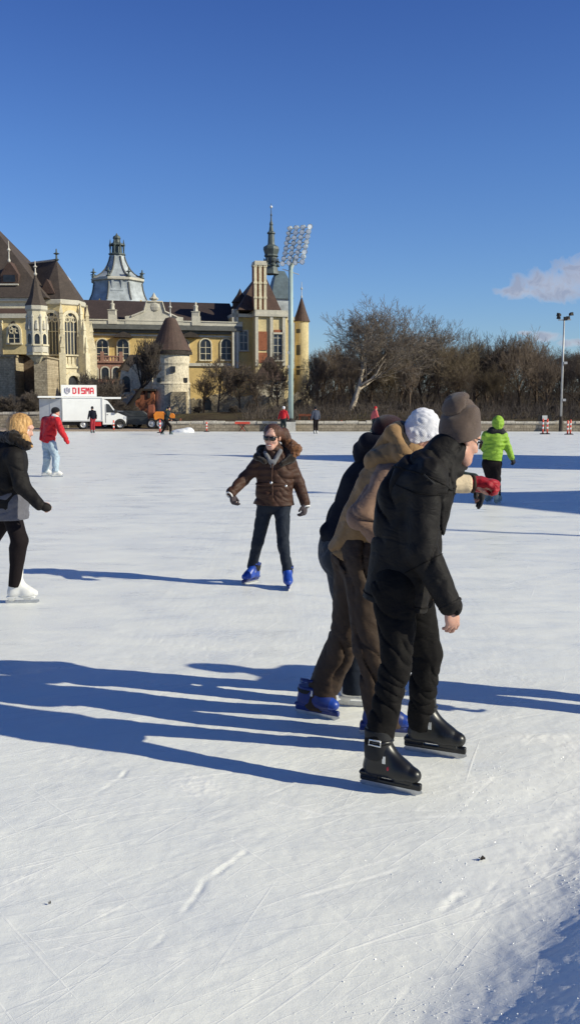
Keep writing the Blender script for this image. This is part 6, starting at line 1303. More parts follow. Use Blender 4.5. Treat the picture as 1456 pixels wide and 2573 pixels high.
def jacket_sdf(J, rad=(0.2, 0.19, 0.21), k=0.72, arm=(0.085, 0.068, 0.055), hem=0.1, collar=(0.08, 0.075), collar_h=0.06, fold=None, cuff=0.0, extra=(), arms='LR', hem_tilt=0.0, H=None):
    up, f, r = limb_frames(J); w = J['pel'] * 0.55 + J['chest'] * 0.45; ch = J['chest']; he = J['pel'] - up * (hem + 0.06)
    pr = [cone(he, w, rad[0], rad[1], fl(f, k)), (cone(w, ch, rad[1], rad[2], fl(f, k)), 0.05), (cone(ch, J['neck'], rad[2] * 0.9, collar[0] * 1.1, fl(f, k + 0.05)), 0.06),
          (cone(J['shL'], J['shR'], arm[0] * 0.98, arm[0] * 0.98), 0.06)]
    if collar_h: pr.append((cone(J['neck'] - up * 0.02, J['neck'] + (nrm(J['hd'] - J['neck'])) * collar_h, collar[0], collar[1]), 0.03))
    cuts = [(J['pel'] - up * hem, -(up + f * hem_tilt))]
    for q in arms:
        d = nrm(J['wr' + q] - J['el' + q]); e = J['wr' + q] + d * cuff
        pr += [(cone(J['sh' + q], J['el' + q], arm[0], arm[1]), 0.035), (cone(J['el' + q], e, arm[1] * 1.02, arm[2]), 0.02)]
    pr += list(extra)
    return smooth_union(pr, 0.03, cuts, fold)
def trousers_sdf(J, rad=(0.1, 0.075, 0.07), pel=0.15, k=0.78, fold=None, top=0.12, cut=0.0, flare=None, extra=(), seat=0.0):
    up, f, r = limb_frames(J)
    pr = [cone(J['hipL'] + up * 0.03, J['hipR'] + up * 0.03, rad[0] * 1.02, rad[0] * 1.02), (cone(J['pel'] + up * seat, J['pel'] + up * (top + seat), pel, pel * 0.95, fl(f, k)), 0.06)]
    for q in 'LR':
        d = nrm(J['an' + q] - J['kn' + q]); e = J['an' + q] + d * cut
        pr += [(cone(J['hip' + q], J['kn' + q], rad[0], rad[1]), 0.03), (clip(cone(J['kn' + q], e + d * 0.06, rad[1], rad[2]), e + d * 0.045, d * 0.6 - V3(0, 0, 0.4)), 0.03)]
    pr += list(extra)
    return smooth_union(pr, 0.03, (), fold)
def beanie_sdf(H, s=1.0, slouch=(0.0, -0.03, 0.1), sr=(0.075, 0.085, 0.07), brim=(0.055, -0.045), fold=None, r=(0.088, 0.11, 0.1), dent=None):
    q = lambda *a: H(*[x * s for x in a])
    pr = [ell(q(0, -0.012, 0.035), np.array(r) * s, H.A), (ell(q(*slouch), np.array(sr) * s, H.A), 0.06)]
    p0, p1 = q(0, 0.09, brim[0]), q(0, -0.1, brim[1]); d = nrm(p1 - p0); n = np.cross(d, H.r); n = n * -np.sign(np.dot(n, H.u))
    pr.append((cone(q(-0.03, -0.01, 0.0), q(0.03, -0.01, 0.0), 0.074 * s, 0.074 * s), 0.03))
    return smooth_union(pr, 0.03, [(p0, n)], fold, [] if dent is None else dent)
def eyes(H, parent, base, s=1.0):
    s = s * 0.99
    for sg in (-1, 1):
        mb = MB(); mb.ball(H(sg * 0.033 * s, 0.074 * s, 0.006 * s), 0.0115 * s, 10, 8); e = mb.build('eye', WHITE_EYE, parent, base, True)
        mb = MB(); mb.ball(H(sg * 0.033 * s, 0.082 * s, 0.006 * s), 0.005 * s, 8, 6); mb.build('iris', IRIS, e, base, True)
def start_person(J, H, hands, label, group, s=1.0, vox=0.01, thin=1.0, skin=None, base=None, neck_r=0.055):
    base = np.asarray(base if base is not None else [(J['anL'][0] + J['anR'][0]) / 2, (J['anL'][1] + J['anR'][1]) / 2, 0.0])
    o = sdf_obj('person', body_sdf(J, H, hands, s, thin, neck_r), vox, skin or SKIN, None, base)
    o.location = base.tolist(); tag(o, label, 'person', group); return o, base
# ------------------------------------------------------------------ the skaters in view
def mk(**k): return {q: np.asarray(v, dtype=float) if not isinstance(v, (int, float)) else v for q, v in k.items()}
G_NEAR = 'three skaters close together in the foreground'; G_FAR = 'distant skaters at the far edge of the ice'; G_MID = 'skaters on the open ice'
BLACKSET = (PL_BLK, PL_BLK2, PL_BLK, True, PL_BLK); BLUESET = (PL_BLUE_D, PL_BLK2, PL_BLUE_D, False, PL_BLUE); BLUESET2 = (PL_BLUE, PL_BLK2, PL_BLUE_D, False, PL_BLUE)
WHITESET = (LEATHER_W, LEATHER_W, LEATHER_W, False, LEATHER_W); GREYSET = (LEATHER_G, LEATHER_G, LEATHER_G, False, LEATHER_G)

# --- black jacket, brown beanie (nearest)
def man_black():
    J = mk(pel=P(1003, 1455, 4.66), chest=P(1052, 1235, 4.67), neck=P(1112, 1142, 4.69), hd=P(1150, 1095, 4.71), fwd=(0.92, 0.39, 0),
           shR=P(1072, 1200, 4.52), elR=P(1060, 1388, 4.46), wrR=P(1126, 1512, 4.4), shL=P(1054, 1196, 4.8), elL=P(1045, 1370, 4.82), wrL=P(1085, 1450, 4.74),
           hipR=P(990, 1490, 4.57), knR=P(998, 1650, 4.48), anR=P(955, 1835, 4.46), hipL=P(1032, 1490, 4.78), knL=P(1071, 1640, 4.83), anL=P(1055, 1795, 4.9))
    H = headframe(P(1155, 1102, 4.72), (0.84, 0.44, -0.32)); J['hs'] = 1.0
    hand = hand_prims(J['wrR'], V3(0.22, 0.0, -1), V3(-0.55, 0.8, -0.1), 1, 1.08, (0.2, 0.5, 0.45))
    handL = hand_prims(J['wrL'], V3(0.4, 0.0, -0.9), V3(-0.5, -0.8, 0), -1, 1.0)
    o, b = start_person(J, H, [hand, handL], 'man in black jacket and brown-grey beanie with sunglasses gliding in front on black plastic skates', G_NEAR, vox=0.0055)
    eyes(H, o, b)
    up, f, r = limb_frames(J)
    jf = jacket_sdf(J, (0.188, 0.175, 0.188), 0.86, (0.086, 0.072, 0.056), 0.13, (0.086, 0.085), 0.05, folds(11, 0.1, 0.014), 0.02,
        [(cone(P(1090, 1135, 4.64), P(1146, 1188, 4.66), 0.036, 0.03), 0.03), (cone(P(1146, 1184, 4.64), P(1166, 1174, 4.72), 0.02, 0.016), 0.02),
         (cone(P(985, 1250, 4.68), P(988, 1420, 4.66), 0.08, 0.088), 0.06)])
    jk = sdf_obj('jacket', jf, 0.007, M_BLK_JACKET, o, b)
    seam_ring('hem_seam', jf, J['pel'] - up * 0.1, up, M_BLK_TROUS, jk, b, 0.004)
    seam_ring('yoke_seam', jf, J['chest'] + up * 0.06, up + f * 0.25, M_BLK_TROUS, jk, b, 0.0035)
    dA = nrm(J['elR'] - J['shR']); seam_ring('armhole_seam', jf, J['shR'] + dA * 0.06, dA + V3(0, 0.35, 0.0), M_BLK_TROUS, jk, b, 0.0035)
    dB = nrm(J['wrR'] - J['elR']); seam_ring('sleeve_seam', jf, J['elR'] + dB * 0.05, dB, M_BLK_TROUS, jk, b, 0.003)
    mb = MB(); mb.tube([P(1064, 1192, 4.42), P(1078, 1205, 4.415), P(1090, 1215, 4.42)], 0.004, 5); mb.build('pocket_zip', M_BLKGLOVE, o, b, True)
    d = nrm(J['wrR'] - J['elR']); e = J['wrR'] + d * 0.012
    mb = MB(); ax = nrm(np.cross(d, [0, 1, 0])); ay = np.cross(d, ax)
    mb.tube([e + (ax * math.cos(t) + ay * math.sin(t)) * 0.05 for t in np.linspace(0, 2 * math.pi, 18)[:-1]], 0.012, 8, True); mb.build('cuff', M_BLK_JACKET, o, b, True)
    sdf_obj('trousers', trousers_sdf(J, (0.112, 0.079, 0.066), 0.145, 0.78, folds(23, 0.085, 0.0095), 0.1, 0.03), 0.007, M_BLK_TROUS, o, b)
    sdf_obj('beanie', beanie_sdf(H, 1.0, (0.0, -0.05, 0.135), (0.084, 0.09, 0.085), (0.05, -0.068), folds(31, 0.14, 0.012), (0.096, 0.116, 0.112),
        dent=[(cone(H(0.07, -0.06, 0.17), H(0.035, 0.03, 0.215), 0.012, 0.022), 0.035)]), 0.006, M_HAT, o, b)
    sunglasses(H, o, b)
    for (hx, hy, tx, ty, q) in ((905, 1970, 1062, 2004, 'R'), (1018, 1886, 1177, 1911, 'L')):
        h, t = G(hx, hy), G(tx, ty); y = nrm(t - h); a = h + y * 0.115
        k = skate(o, b, a, y, 'rental', -1, BLACKSET, np.linalg.norm(t - h) / 0.325, vox=0.007)
        if q == 'R':
            l = V3(-y[1], y[0], 0); c = a + y * 0.055 - l * 0.046 + V3(0, 0, 0.128)
            mb = MB(); mb.ball(c, 0.013, 10, 6, (0.8, 0.5, 1.1)); mb.build('badge', RED_LOGO, k, b, True)
    return o
# --- mustard brown jacket, white knit hat, blue skates
def brown_skater():
    J = mk(pel=P(898, 1385, 5.33), chest=P(968, 1232, 5.27), neck=P(1018, 1150, 5.27), hd=P(1052, 1105, 5.28), fwd=(0.5, 0.86, -0.2),
           shR=P(975, 1208, 5.2), elR=P(912, 1298, 5.1), wrR=P(958, 1352, 5.08), shL=P(1018, 1192, 5.38), elL=P(1080, 1214, 5.42), wrL=P(1184, 1216, 5.45),
           hipL=P(888, 1415, 5.4), knL=P(872, 1590, 5.42), anL=P(803, 1750, 5.56), hipR=P(908, 1415, 5.26), knR=P(930, 1620, 5.15), anR=P(962, 1800, 5.18))
    H = headframe(P(1060, 1105, 5.3), (0.93, -0.1, -0.35))
    h1 = hand_prims(J['wrR'], V3(0.9, 0.1, -0.3), V3(0, 0.6, -0.8), 1); h2 = hand_prims(J['wrL'], V3(1, -0.05, -0.05), V3(0, 0.4, -0.9), -1)
    o, b = start_person(J, H, [h1, h2], 'leaning skater in mustard brown hooded jacket and white knit hat reaching out a red glove', G_NEAR, vox=0.009)
    eyes(H, o, b)
    up, f, r = limb_frames(J)
    jk = sdf_obj('jacket', jacket_sdf(J, (0.178, 0.168, 0.175), 0.72, (0.085, 0.075, 0.06), 0.06, (0.085, 0.085), 0.03, folds(41, 0.16, 0.014), -0.2, arms='', hem_tilt=0.0), 0.009, M_BRN_JACKET, o, b)
    for q in 'LR':
        d = nrm(J['wr' + q] - J['el' + q]); m = J['el' + q] * 0.55 + J['wr' + q] * 0.45
        sdf_obj('sleeve', smooth_union([cone(J['sh' + q] + (J['neck'] - J['sh' + q]) * 0.12, J['el' + q], 0.1, 0.08), (cone(J['el' + q], J['wr' + q] + d * (0.0 if q == 'R' else -0.1), 0.078, 0.066 if q == 'R' else 0.055), 0.03)], 0.03, (), folds(43, 0.12, 0.015)), 0.009, M_BRN_SLEEVE, o, b)
    d = nrm(J['wrL'] - J['elL'])
    sdf_obj('forearm_sleeve', smooth_union([cone(J['elL'] + d * 0.05, J['wrL'], 0.066, 0.052)], 0.02, [(J['wrL'] - d * 0.01, d)], folds(47, 0.08, 0.006)), 0.008, M_CREAM, o, b)
    mb = MB(); ax = nrm(np.cross(d, [0, 0, 1.0])); ay = np.cross(d, ax); e = J['wrL'] + d * 0.005
    mb.tube([e + (ax * math.cos(t) + ay * math.sin(t)) * 0.042 for t in np.linspace(0, 2 * math.pi, 18)[:-1]], 0.013, 8, True); mb.build('cuff', M_BRN_TROUS, o, b, True)
    sdf_obj('glove', smooth_union(hand_prims(J['wrL'] + d * 0.02, V3(1, -0.05, -0.02), V3(0, -0.35, -0.95), -1, 1.12, (0.7, 1.1, 0.7), 1.35) + [(cone(J['wrL'] - d * 0.0, J['wrL'] + d * 0.05, 0.046, 0.05), 0.02)], 0.015, (), folds(53, 0.05, 0.003)), 0.006, M_REDGLOVE, o, b)
    sdf_obj('glove', smooth_union(hand_prims(J['wrR'], V3(0.9, 0.1, -0.3), V3(0, 0.6, -0.8), 1, 1.1, (0.4, 0.6, 0.4), 1.3), 0.015), 0.009, M_REDGLOVE, o, b)
    sdf_obj('lit_jacket_patch', smooth_union([cone(P(955, 1300, 5.12), P(950, 1340, 5.13), 0.055, 0.045)], 0.02, (), folds(59, 0.06, 0.01)), 0.009, M_LIT_OCHRE, jk, b)  # ochre patch paints the light falling on the jacket front
    # hood lying behind the neck: padded roll with a dark fur inside
    hood = sdf_obj('hood', smooth_union([cone(P(945, 1160, 5.28), P(985, 1150, 5.24), 0.075, 0.085), (cone(P(985, 1085, 5.24), P(1010, 1140, 5.14), 0.036, 0.042), 0.03), (cone(P(1010, 1140, 5.14), P(1050, 1172, 5.12), 0.042, 0.04), 0.03), (cone(P(985, 1085, 5.24), P(1008, 1072, 5.36), 0.036, 0.036), 0.03), (cone(P(960, 1140, 5.34), P(985, 1095, 5.3), 0.07, 0.05), 0.04)], 0.03, (), folds(61, 0.1, 0.008)), 0.008, M_BRN_JACKET, o, b)
    sdf_obj('hood_lining', smooth_union([cone(P(1000, 1082, 5.3), P(1020, 1140, 5.22), 0.05, 0.05), (cone(P(1000, 1076, 5.32), P(1028, 1072, 5.4), 0.035, 0.035), 0.03)], 0.03, (), lambda p: 0.006 * Waves(3, 0.03, 6)(p)), 0.008, M_FUR, hood, b)
    bumps = Waves(71, 0.05, 5)
    sdf_obj('knit_hat', smooth_union([ell(H(0, -0.012, 0.035), (0.092, 0.112, 0.108), H.A), (ell(H(0, -0.035, 0.115), (0.06, 0.065, 0.055), H.A), 0.05), (ell(H(0, -0.05, -0.02), (0.085, 0.075, 0.085), H.A), 0.04)], 0.03, [(H(0, 0.09, 0.05), -nrm(H.u * 1.0 - H.f * 1.3 + H.f * 0.6))], lambda p: -0.005 * np.abs(bumps(p)) * 2), 0.006, M_WHITEKNIT, o, b)
    sdf_obj('trousers', trousers_sdf(J, (0.115, 0.094, 0.097), 0.155, 0.8, folds(67, 0.1, 0.018), 0.1, 0.01), 0.009, M_BRN_TROUS, o, b)
    for (hx, hy, tx, ty, q) in ((738, 1790, 858, 1814, 'L'), (918, 1846, 1020, 1853, 'R')):
        h, t = G(hx, hy), G(tx, ty); y = nrm(t - h); a = J['an' + q].copy(); a[2] = 0; mid = (h + t) / 2; a = mid - y * 0.045
        skate(o, b, a, y, 'rental', -1, BLUESET, 0.95, vox=0.008, tall=0.2)
    return o
# --- navy jacket, maroon beanie, jeans, white skates (farthest of the three)
def navy_skater():
    J = mk(pel=P(858, 1378, 5.8), chest=P(925, 1225, 5.72), neck=P(957, 1148, 5.7), hd=P(978, 1105, 5.7), fwd=(0.55, 0.8, -0.3),
           shR=P(938, 1195, 5.63), elR=P(960, 1310, 5.65), wrR=P(1010, 1360, 5.7), shL=P(955, 1190, 5.8), elL=P(1070, 1200, 5.8), wrL=P(1186, 1206, 5.66),
           hipL=P(858, 1410, 5.87), knL=P(915, 1580, 5.92), anL=P(945, 1725, 6.0), hipR=P(858, 1410, 5.73), knR=P(893, 1590, 5.7), anR=P(889, 1728, 5.72))
    H = headframe(P(980, 1108, 5.7), (0.93, -0.1, -0.35))
    h1 = hand_prims(J['wrR'], V3(0.9, 0.1, -0.3), V3(0, 0.6, -0.8), 1); h2 = hand_prims(J['wrL'], V3(0.55, -0.1, -0.8), V3(-0.5, 0.0, -0.6), -1)
    o, b = start_person(J, H, [h1, h2], 'stooping skater in navy hooded jacket, maroon beanie and dark jeans behind the mustard jacket', G_NEAR, vox=0.011)
    eyes(H, o, b)
    sdf_obj('jacket', jacket_sdf(J, (0.175, 0.165, 0.175), 0.74, (0.082, 0.066, 0.052), 0.0, (0.085, 0.085), 0.04, folds(81, 0.15, 0.011), 0.0, [(cone(P(822, 1335, 5.76), P(850, 1345, 5.72), 0.045, 0.08), 0.05)], arms='R'), 0.01, M_NAVY, o, b)
    d = nrm(J['wrL'] - J['elL'])
    sdf_obj('sleeve', smooth_union([cone(J['shL'], J['elL'], 0.086, 0.066), (cone(J['elL'], J['wrL'], 0.064, 0.045), 0.03)], 0.03, (), folds(83, 0.1, 0.008)), 0.01, M_GREENSLV, o, b)
    sdf_obj('hood', smooth_union([cone(P(912, 1150, 5.72), P(925, 1112, 5.7), 0.06, 0.06), (cone(P(925, 1112, 5.64), P(950, 1118, 5.62), 0.055, 0.06), 0.04), (cone(P(905, 1130, 5.76), P(935, 1150, 5.8), 0.05, 0.06), 0.04)], 0.04, (), folds(85, 0.1, 0.007)), 0.01, M_NAVY, o, b)
    sdf_obj('beanie', beanie_sdf(H, 1.0, (0, -0.04, 0.07)), 0.01, M_MAROON, o, b)
    sdf_obj('glove', smooth_union(hand_prims(J['wrL'], V3(0.45, -0.1, -0.85), V3(-0.5, 0.0, -0.6), -1, 1.1, (0.25, 0.4, 0.3), 1.3), 0.012), 0.008, M_BLKGLOVE, o, b)
    up, f, r = limb_frames(J)
    sdf_obj('seat_of_trousers', smooth_union([cone(J['hipL'] + up * 0.03 - f * 0.03, J['hipR'] + up * 0.03 - f * 0.03, 0.125, 0.125), (cone(J['pel'], J['pel'] + up * 0.12, 0.16, 0.155, fl(f, 0.75)), 0.05), (cone(J['hipL'], J['knL'], 0.115, 0.09), 0.03), (cone(J['hipR'], J['knR'], 0.115, 0.09), 0.03)], 0.03, [], folds(87, 0.13, 0.012)), 0.011, M_GREYJEAN, o, b)
    for q in 'LR':
        sdf_obj('trouser_leg', smooth_union([clip(cone(J['kn' + q], J['an' + q] - V3(0, 0, 0.08), 0.088, 0.078), J['an' + q] - V3(0, 0, 0.03), V3(0, 0, -1))], 0.03, (), folds(89, 0.1, 0.01)), 0.01, M_BLUEJEAN, o, b)
    for q, y in (('R', V3(0.97, -0.2, 0)), ('L', V3(0.97, -0.2, 0))):
        a = J['an' + q].copy(); a[2] = 0
        skate(o, b, a, nrm(y), 'figure', -1, WHITESET, 0.95, vox=0.01)
    return o
# --- woman facing the camera in brown quilted jacket
def brown_woman():
    J = mk(pel=P(688, 1272, 9.68), chest=P(690, 1180, 9.66), neck=P(687, 1134, 9.64), hd=P(684, 1105, 9.6), fwd=(-0.12, -0.99, 0),
           shR=P(655, 1158, 9.68), elR=P(612, 1204, 9.66), wrR=P(582, 1237, 9.5), shL=P(724, 1158, 9.68), elL=P(749, 1212, 9.72), wrL=P(766, 1264, 9.62),
           hipR=P(667, 1268, 9.7), knR=P(647, 1363, 9.72), anR=P(633, 1422, 9.86), hipL=P(708, 1268, 9.66), knL=P(711, 1368, 9.55), anL=P(722, 1432, 9.56))
    H = headframe(P(683, 1098, 9.58), (-0.22, -0.96, -0.12), 0.06); J['hs'] = 1.02; J['fem'] = 1
    h1 = hand_prims(J['wrR'], V3(0.15, -0.2, -1), V3(0.8, -0.3, -0.2), -1, 1.0, (0.4, 0.7, 0.5)); h2 = hand_prims(J['wrL'], V3(-0.1, -0.2, -1), V3(-0.8, 0.3, 0), -1, 1.0, (0.4, 0.7, 0.5))
    o, b = start_person(J, H, [h1, h2], 'smiling woman in sunglasses, brown quilted jacket and skinny jeans on blue skates', G_MID, vox=0.008, skin=SKIN2, thin=0.9)
    eyes(H, o, b, 1.0)
    sdf_obj('jacket', jacket_sdf(J, (0.232, 0.172, 0.185), 0.66, (0.073, 0.062, 0.054), -0.02, (0.08, 0.09), 0.02, folds(101, 0.1, 0.008), 0.0), 0.01, M_BRNPUFF, o, b)
    fx = lambda x, y, Y: P(x, y, Y)
    mb = MB(); mb.tube([fx(684, 1165, 9.5), fx(682, 1200, 9.505), fx(684, 1235, 9.5), fx(683, 1268, 9.5)], 0.008, 6); mb.build('zip_flap', M_BRNPUFF, o, b, True)
    mb = MB(); mb.ball(fx(718, 1221, 9.5), 0.014, 8, 6); mb.build('button', SILVER, o, b, True)
    mb = MB(); mb.ball(fx(681, 1213, 9.49), 0.017, 8, 6); mb.build('belt_buckle', STEEL, o, b, True)
    mb = MB(); mb.tube([P(688, 1216, 9.66) + V3(0.177 * math.cos(t), 0.117 * math.sin(t), 0) for t in np.linspace(0, 2 * math.pi, 25)[:-1]], 0.017, 6, True); mb.build('belt', M_BRNPUFF, o, b, True)
    fz = Waves(105, 0.03, 6); fz2 = Waves(106, 0.07, 4)
    col = [cone(P(640, 1140, 9.62), P(656, 1122, 9.72), 0.05, 0.05), (cone(P(656, 1122, 9.74), P(722, 1112, 9.76), 0.06, 0.07), 0.04), (cone(P(722, 1112, 9.74), P(740, 1135, 9.6), 0.065, 0.05), 0.04)]
    sdf_obj('fur_hood_trim', smooth_union([cone(P(716, 1104, 9.76), P(742, 1130, 9.62), 0.05, 0.058), (cone(P(742, 1128, 9.62), P(738, 1145, 9.58), 0.05, 0.035), 0.03)], 0.04, (), lambda p: 0.014 * fz(p) + 0.012 * fz2(p)), 0.008, M_FUR2, o, b)
    sdf_obj('hood', smooth_union([cone(P(644, 1148, 9.62), P(657, 1130, 9.72), 0.036, 0.04), (cone(P(657, 1130, 9.74), P(722, 1128, 9.76), 0.05, 0.055), 0.04), (cone(P(722, 1130, 9.72), P(732, 1152, 9.58), 0.05, 0.042), 0.04), (cone(P(644, 1148, 9.6), P(664, 1160, 9.51), 0.032, 0.028), 0.03), (cone(P(732, 1152, 9.57), P(708, 1166, 9.5), 0.038, 0.028), 0.03)], 0.03, (), folds(107, 0.08, 0.008)), 0.01, M_FUR, o, b)
    sdf_obj('scarf', smooth_union([cone(P(666, 1138, 9.56), P(680, 1162, 9.52), 0.02, 0.021), (cone(P(704, 1132, 9.56), P(688, 1162, 9.52), 0.022, 0.022), 0.012), (cone(P(684, 1160, 9.52), P(683, 1172, 9.53), 0.022, 0.014), 0.015)], 0.012, (), folds(109, 0.04, 0.008)), 0.008, M_SCARF, o, b)
    # hair: swept back, loose tail over the shoulder
    s = 1.04
    sdf_obj('hair', smooth_union([ell(H(0, -0.03, 0.04) , np.array((0.09, 0.106, 0.09)) * s, H.A), (cone(H(-0.03, -0.09, 0.02), P(716, 1100, 9.74), 0.07, 0.055), 0.04), (cone(P(714, 1085, 9.72), P(728, 1128, 9.7), 0.045, 0.035), 0.04)], 0.03, (), lambda p: 0.004 * Waves(113, 0.025, 5)(p),
        [(ell(H(0.004, 0.1, -0.032), np.array((0.066, 0.085, 0.09)) * s, H.A), 0.012)]), 0.007, HAIR_AUB, o, b)
    sunglasses(H, o, b, 1.05)
    s = 1.02
    mb = MB(); mb.ball(H(0, 0.092 * s, -0.07 * s), 0.017, 10, 6, (1.2, 0.5, 0.36)); mb.build('teeth', TEETH, o, b, True)
    mb = MB(); q = [H(a * s, (0.094 - 9 * a * a) * s, (-0.0635 + 9 * a * a) * s) for a in (-0.028, -0.014, 0, 0.014, 0.028)]; mb.tube(q, 0.0032, 5)
    q = [H(a * s, (0.094 - 9 * a * a) * s, (-0.081 + 30 * a * a) * s) for a in (-0.028, -0.014, 0, 0.014, 0.028)]; mb.tube(q, 0.0036, 5); mb.build('lips', LIPS, o, b, True)
    for q, n, sd in (('R', V3(0.8, -0.3, -0.2), -1), ('L', V3(-0.8, 0.3, 0), -1)):
        dd = V3(0.15, -0.2, -1) if q == 'R' else V3(-0.1, -0.2, -1)
        sdf_obj('glove', smooth_union(hand_prims(J['wr' + q], dd, n, sd, 1.04, (0.4, 0.7, 0.5), 1.22), 0.012), 0.006, M_STRIPE, o, b)
        d = nrm(J['wr' + q] - J['el' + q]); ax = nrm(np.cross(d, [0, 1.0, 0])); ay = np.cross(d, ax)
        for k in (0, 1):
            e = J['wr' + q] + d * (0.012 + 0.035 * k); rr = 0.036 - 0.002 * k
            mb = MB(); mb.tube([e + (ax * math.cos(t) + ay * math.sin(t)) * rr for t in np.linspace(0, 2 * math.pi, 15)[:-1]], 0.008, 6, True); mb.build('glove_stripe', M_WHITECLOTH, o, b, True)
    sdf_obj('jeans', trousers_sdf(J, (0.09, 0.06, 0.052), 0.15, 0.72, folds(117, 0.1, 0.006), 0.05, -0.02, seat=0.075), 0.009, M_BLUEJEAN, o, b)
    h, t = G(640, 1452), G(590, 1468); y = nrm(nrm(t - h) + V3(-0.25, -0.15, 0)); a = J['anR'].copy(); a[2] = 0
    skate(o, b, a, y, 'rental', 1, BLUESET2, 0.9, roll=-0.16, vox=0.009, tall=0.25, lift=0.0)
    a = J['anL'].copy(); a[2] = 0
    skate(o, b, a, nrm(V3(0.06, -1, 0)), 'rental', 1, BLUESET2, 0.9, vox=0.009, tall=0.25)
    return o
# --- blonde at the left edge
def blonde():
    J = mk(pel=P(25, 1268, 8.8), chest=P(22, 1165, 8.8), neck=P(38, 1112, 8.8), hd=P(50, 1080, 8.8), fwd=(0.97, -0.2, 0),
           shR=P(38, 1150, 8.62), elR=P(56, 1222, 8.56), wrR=P(99, 1268, 8.52), shL=P(20, 1148, 8.98), elL=P(36, 1215, 9.08), wrL=P(38, 1262, 9.05),
           hipR=P(30, 1295, 8.76), knR=P(50, 1358, 8.7), anR=P(40, 1440, 8.76), hipL=P(14, 1295, 8.88), knL=P(-30, 1370, 8.95), anL=P(-85, 1440, 9.0))
    H = headframe(P(56, 1078, 8.8), (0.95, -0.15, -0.22)); J['hs'] = 1.05; J['fem'] = 1
    h1 = hand_prims(J['wrR'], V3(0.9, 0.0, -0.35), V3(-0.2, 0.8, -0.6), 1, 0.95, (0.7, 1.1, 0.7)); h2 = hand_prims(J['wrL'], V3(0.5, 0.0, -0.8), V3(-0.2, -0.8, 0), -1, 0.95, (0.6, 0.9, 0.6))
    o, b = start_person(J, H, [h1, h2], 'blonde woman in black jacket, grey skirt and leggings on white skates at left edge', G_MID, vox=0.009, skin=SKIN2, thin=0.9)
    eyes(H, o, b, 1.05)
    sdf_obj('jacket', jacket_sdf(J, (0.2, 0.195, 0.205), 0.78, (0.085, 0.072, 0.05), 0.03, (0.095, 0.095), 0.02, folds(121, 0.14, 0.012), 0.01), 0.01, M_BLK_JACKET, o, b)
    fz = Waves(125, 0.04, 6)
    sdf_obj('fur_collar', smooth_union([cone(P(5, 1105, 8.85), P(35, 1098, 8.68), 0.07, 0.065), (cone(P(35, 1098, 8.66), P(68, 1118, 8.66), 0.06, 0.05), 0.03), (cone(P(5, 1105, 8.85), P(35, 1100, 8.95), 0.07, 0.06), 0.03)], 0.03, (), lambda p: 0.014 * fz(p)), 0.01, M_FUR, o, b)
    up, f, r = limb_frames(J)
    sdf_obj('skirt', smooth_union([cone(J['pel'] - up * 0.2 - f * 0.015, J['pel'] + up * 0.05, 0.205, 0.2, fl(f, 0.88))], 0.03, [(J['pel'] - up * 0.135, -up)], folds(127, 0.09, 0.008)), 0.01, M_GREYSKIRT, o, b)
    sdf_obj('leggings', trousers_sdf(J, (0.092, 0.076, 0.054), 0.13, 0.78, None, 0.03, 0.09, extra=[(cone(J['knR'] * 0.75 + J['anR'] * 0.25 - f * 0.02, J['knR'] * 0.45 + J['anR'] * 0.55 - f * 0.01, 0.068, 0.055), 0.04)]), 0.01, M_LEGGING, o, b)
    s = 1.05
    strand = Waves(129, 0.03, 5, (1, 0, 0), 0.3)
    sdf_obj('hair', smooth_union([ell(H(0, -0.025, 0.045), np.array((0.09, 0.108, 0.098)) * s, H.A), (cone(H(0.05, -0.03, 0.03), P(62, 1112, 8.68), 0.06, 0.05), 0.04), (cone(H(0.02, -0.07, 0.02), P(36, 1098, 8.72), 0.075, 0.07), 0.04), (cone(H(-0.05, -0.03, 0.03), P(50, 1105, 8.92), 0.06, 0.05), 0.04), (cone(P(62, 1098, 8.66), P(80, 1122, 8.66), 0.04, 0.016), 0.03)], 0.03, (), lambda p: 0.003 * strand(p),
        [(ell(H(-0.02, 0.13, -0.03), np.array((0.06, 0.07, 0.1)) * s, H.A), 0.015)]), 0.008, HAIR_BLOND, o, b)
    sdf_obj('glove', smooth_union([cone(J['wrR'], J['wrR'] + V3(0.05, 0, -0.02), 0.036, 0.04)] + hand_prims(J['wrR'], V3(0.9, 0.0, -0.35), V3(-0.2, 0.8, -0.6), 1, 0.98, (0.7, 1.1, 0.3), 1.1)[:1], 0.012), 0.008, M_BLK_JACKET, o, b)
    a = G(45, 1516); y = nrm(V3(0.97, 0.05, 0)); skate(o, b, a, y, 'figure', -1, WHITESET, 1.0, vox=0.008, tall=0.33)
    a = J['anL'].copy(); a[2] = 0; skate(o, b, a, nrm(V3(0.9, -0.3, 0)), 'figure', -1, WHITESET, 0.98, vox=0.012, tall=0.3)
    return o
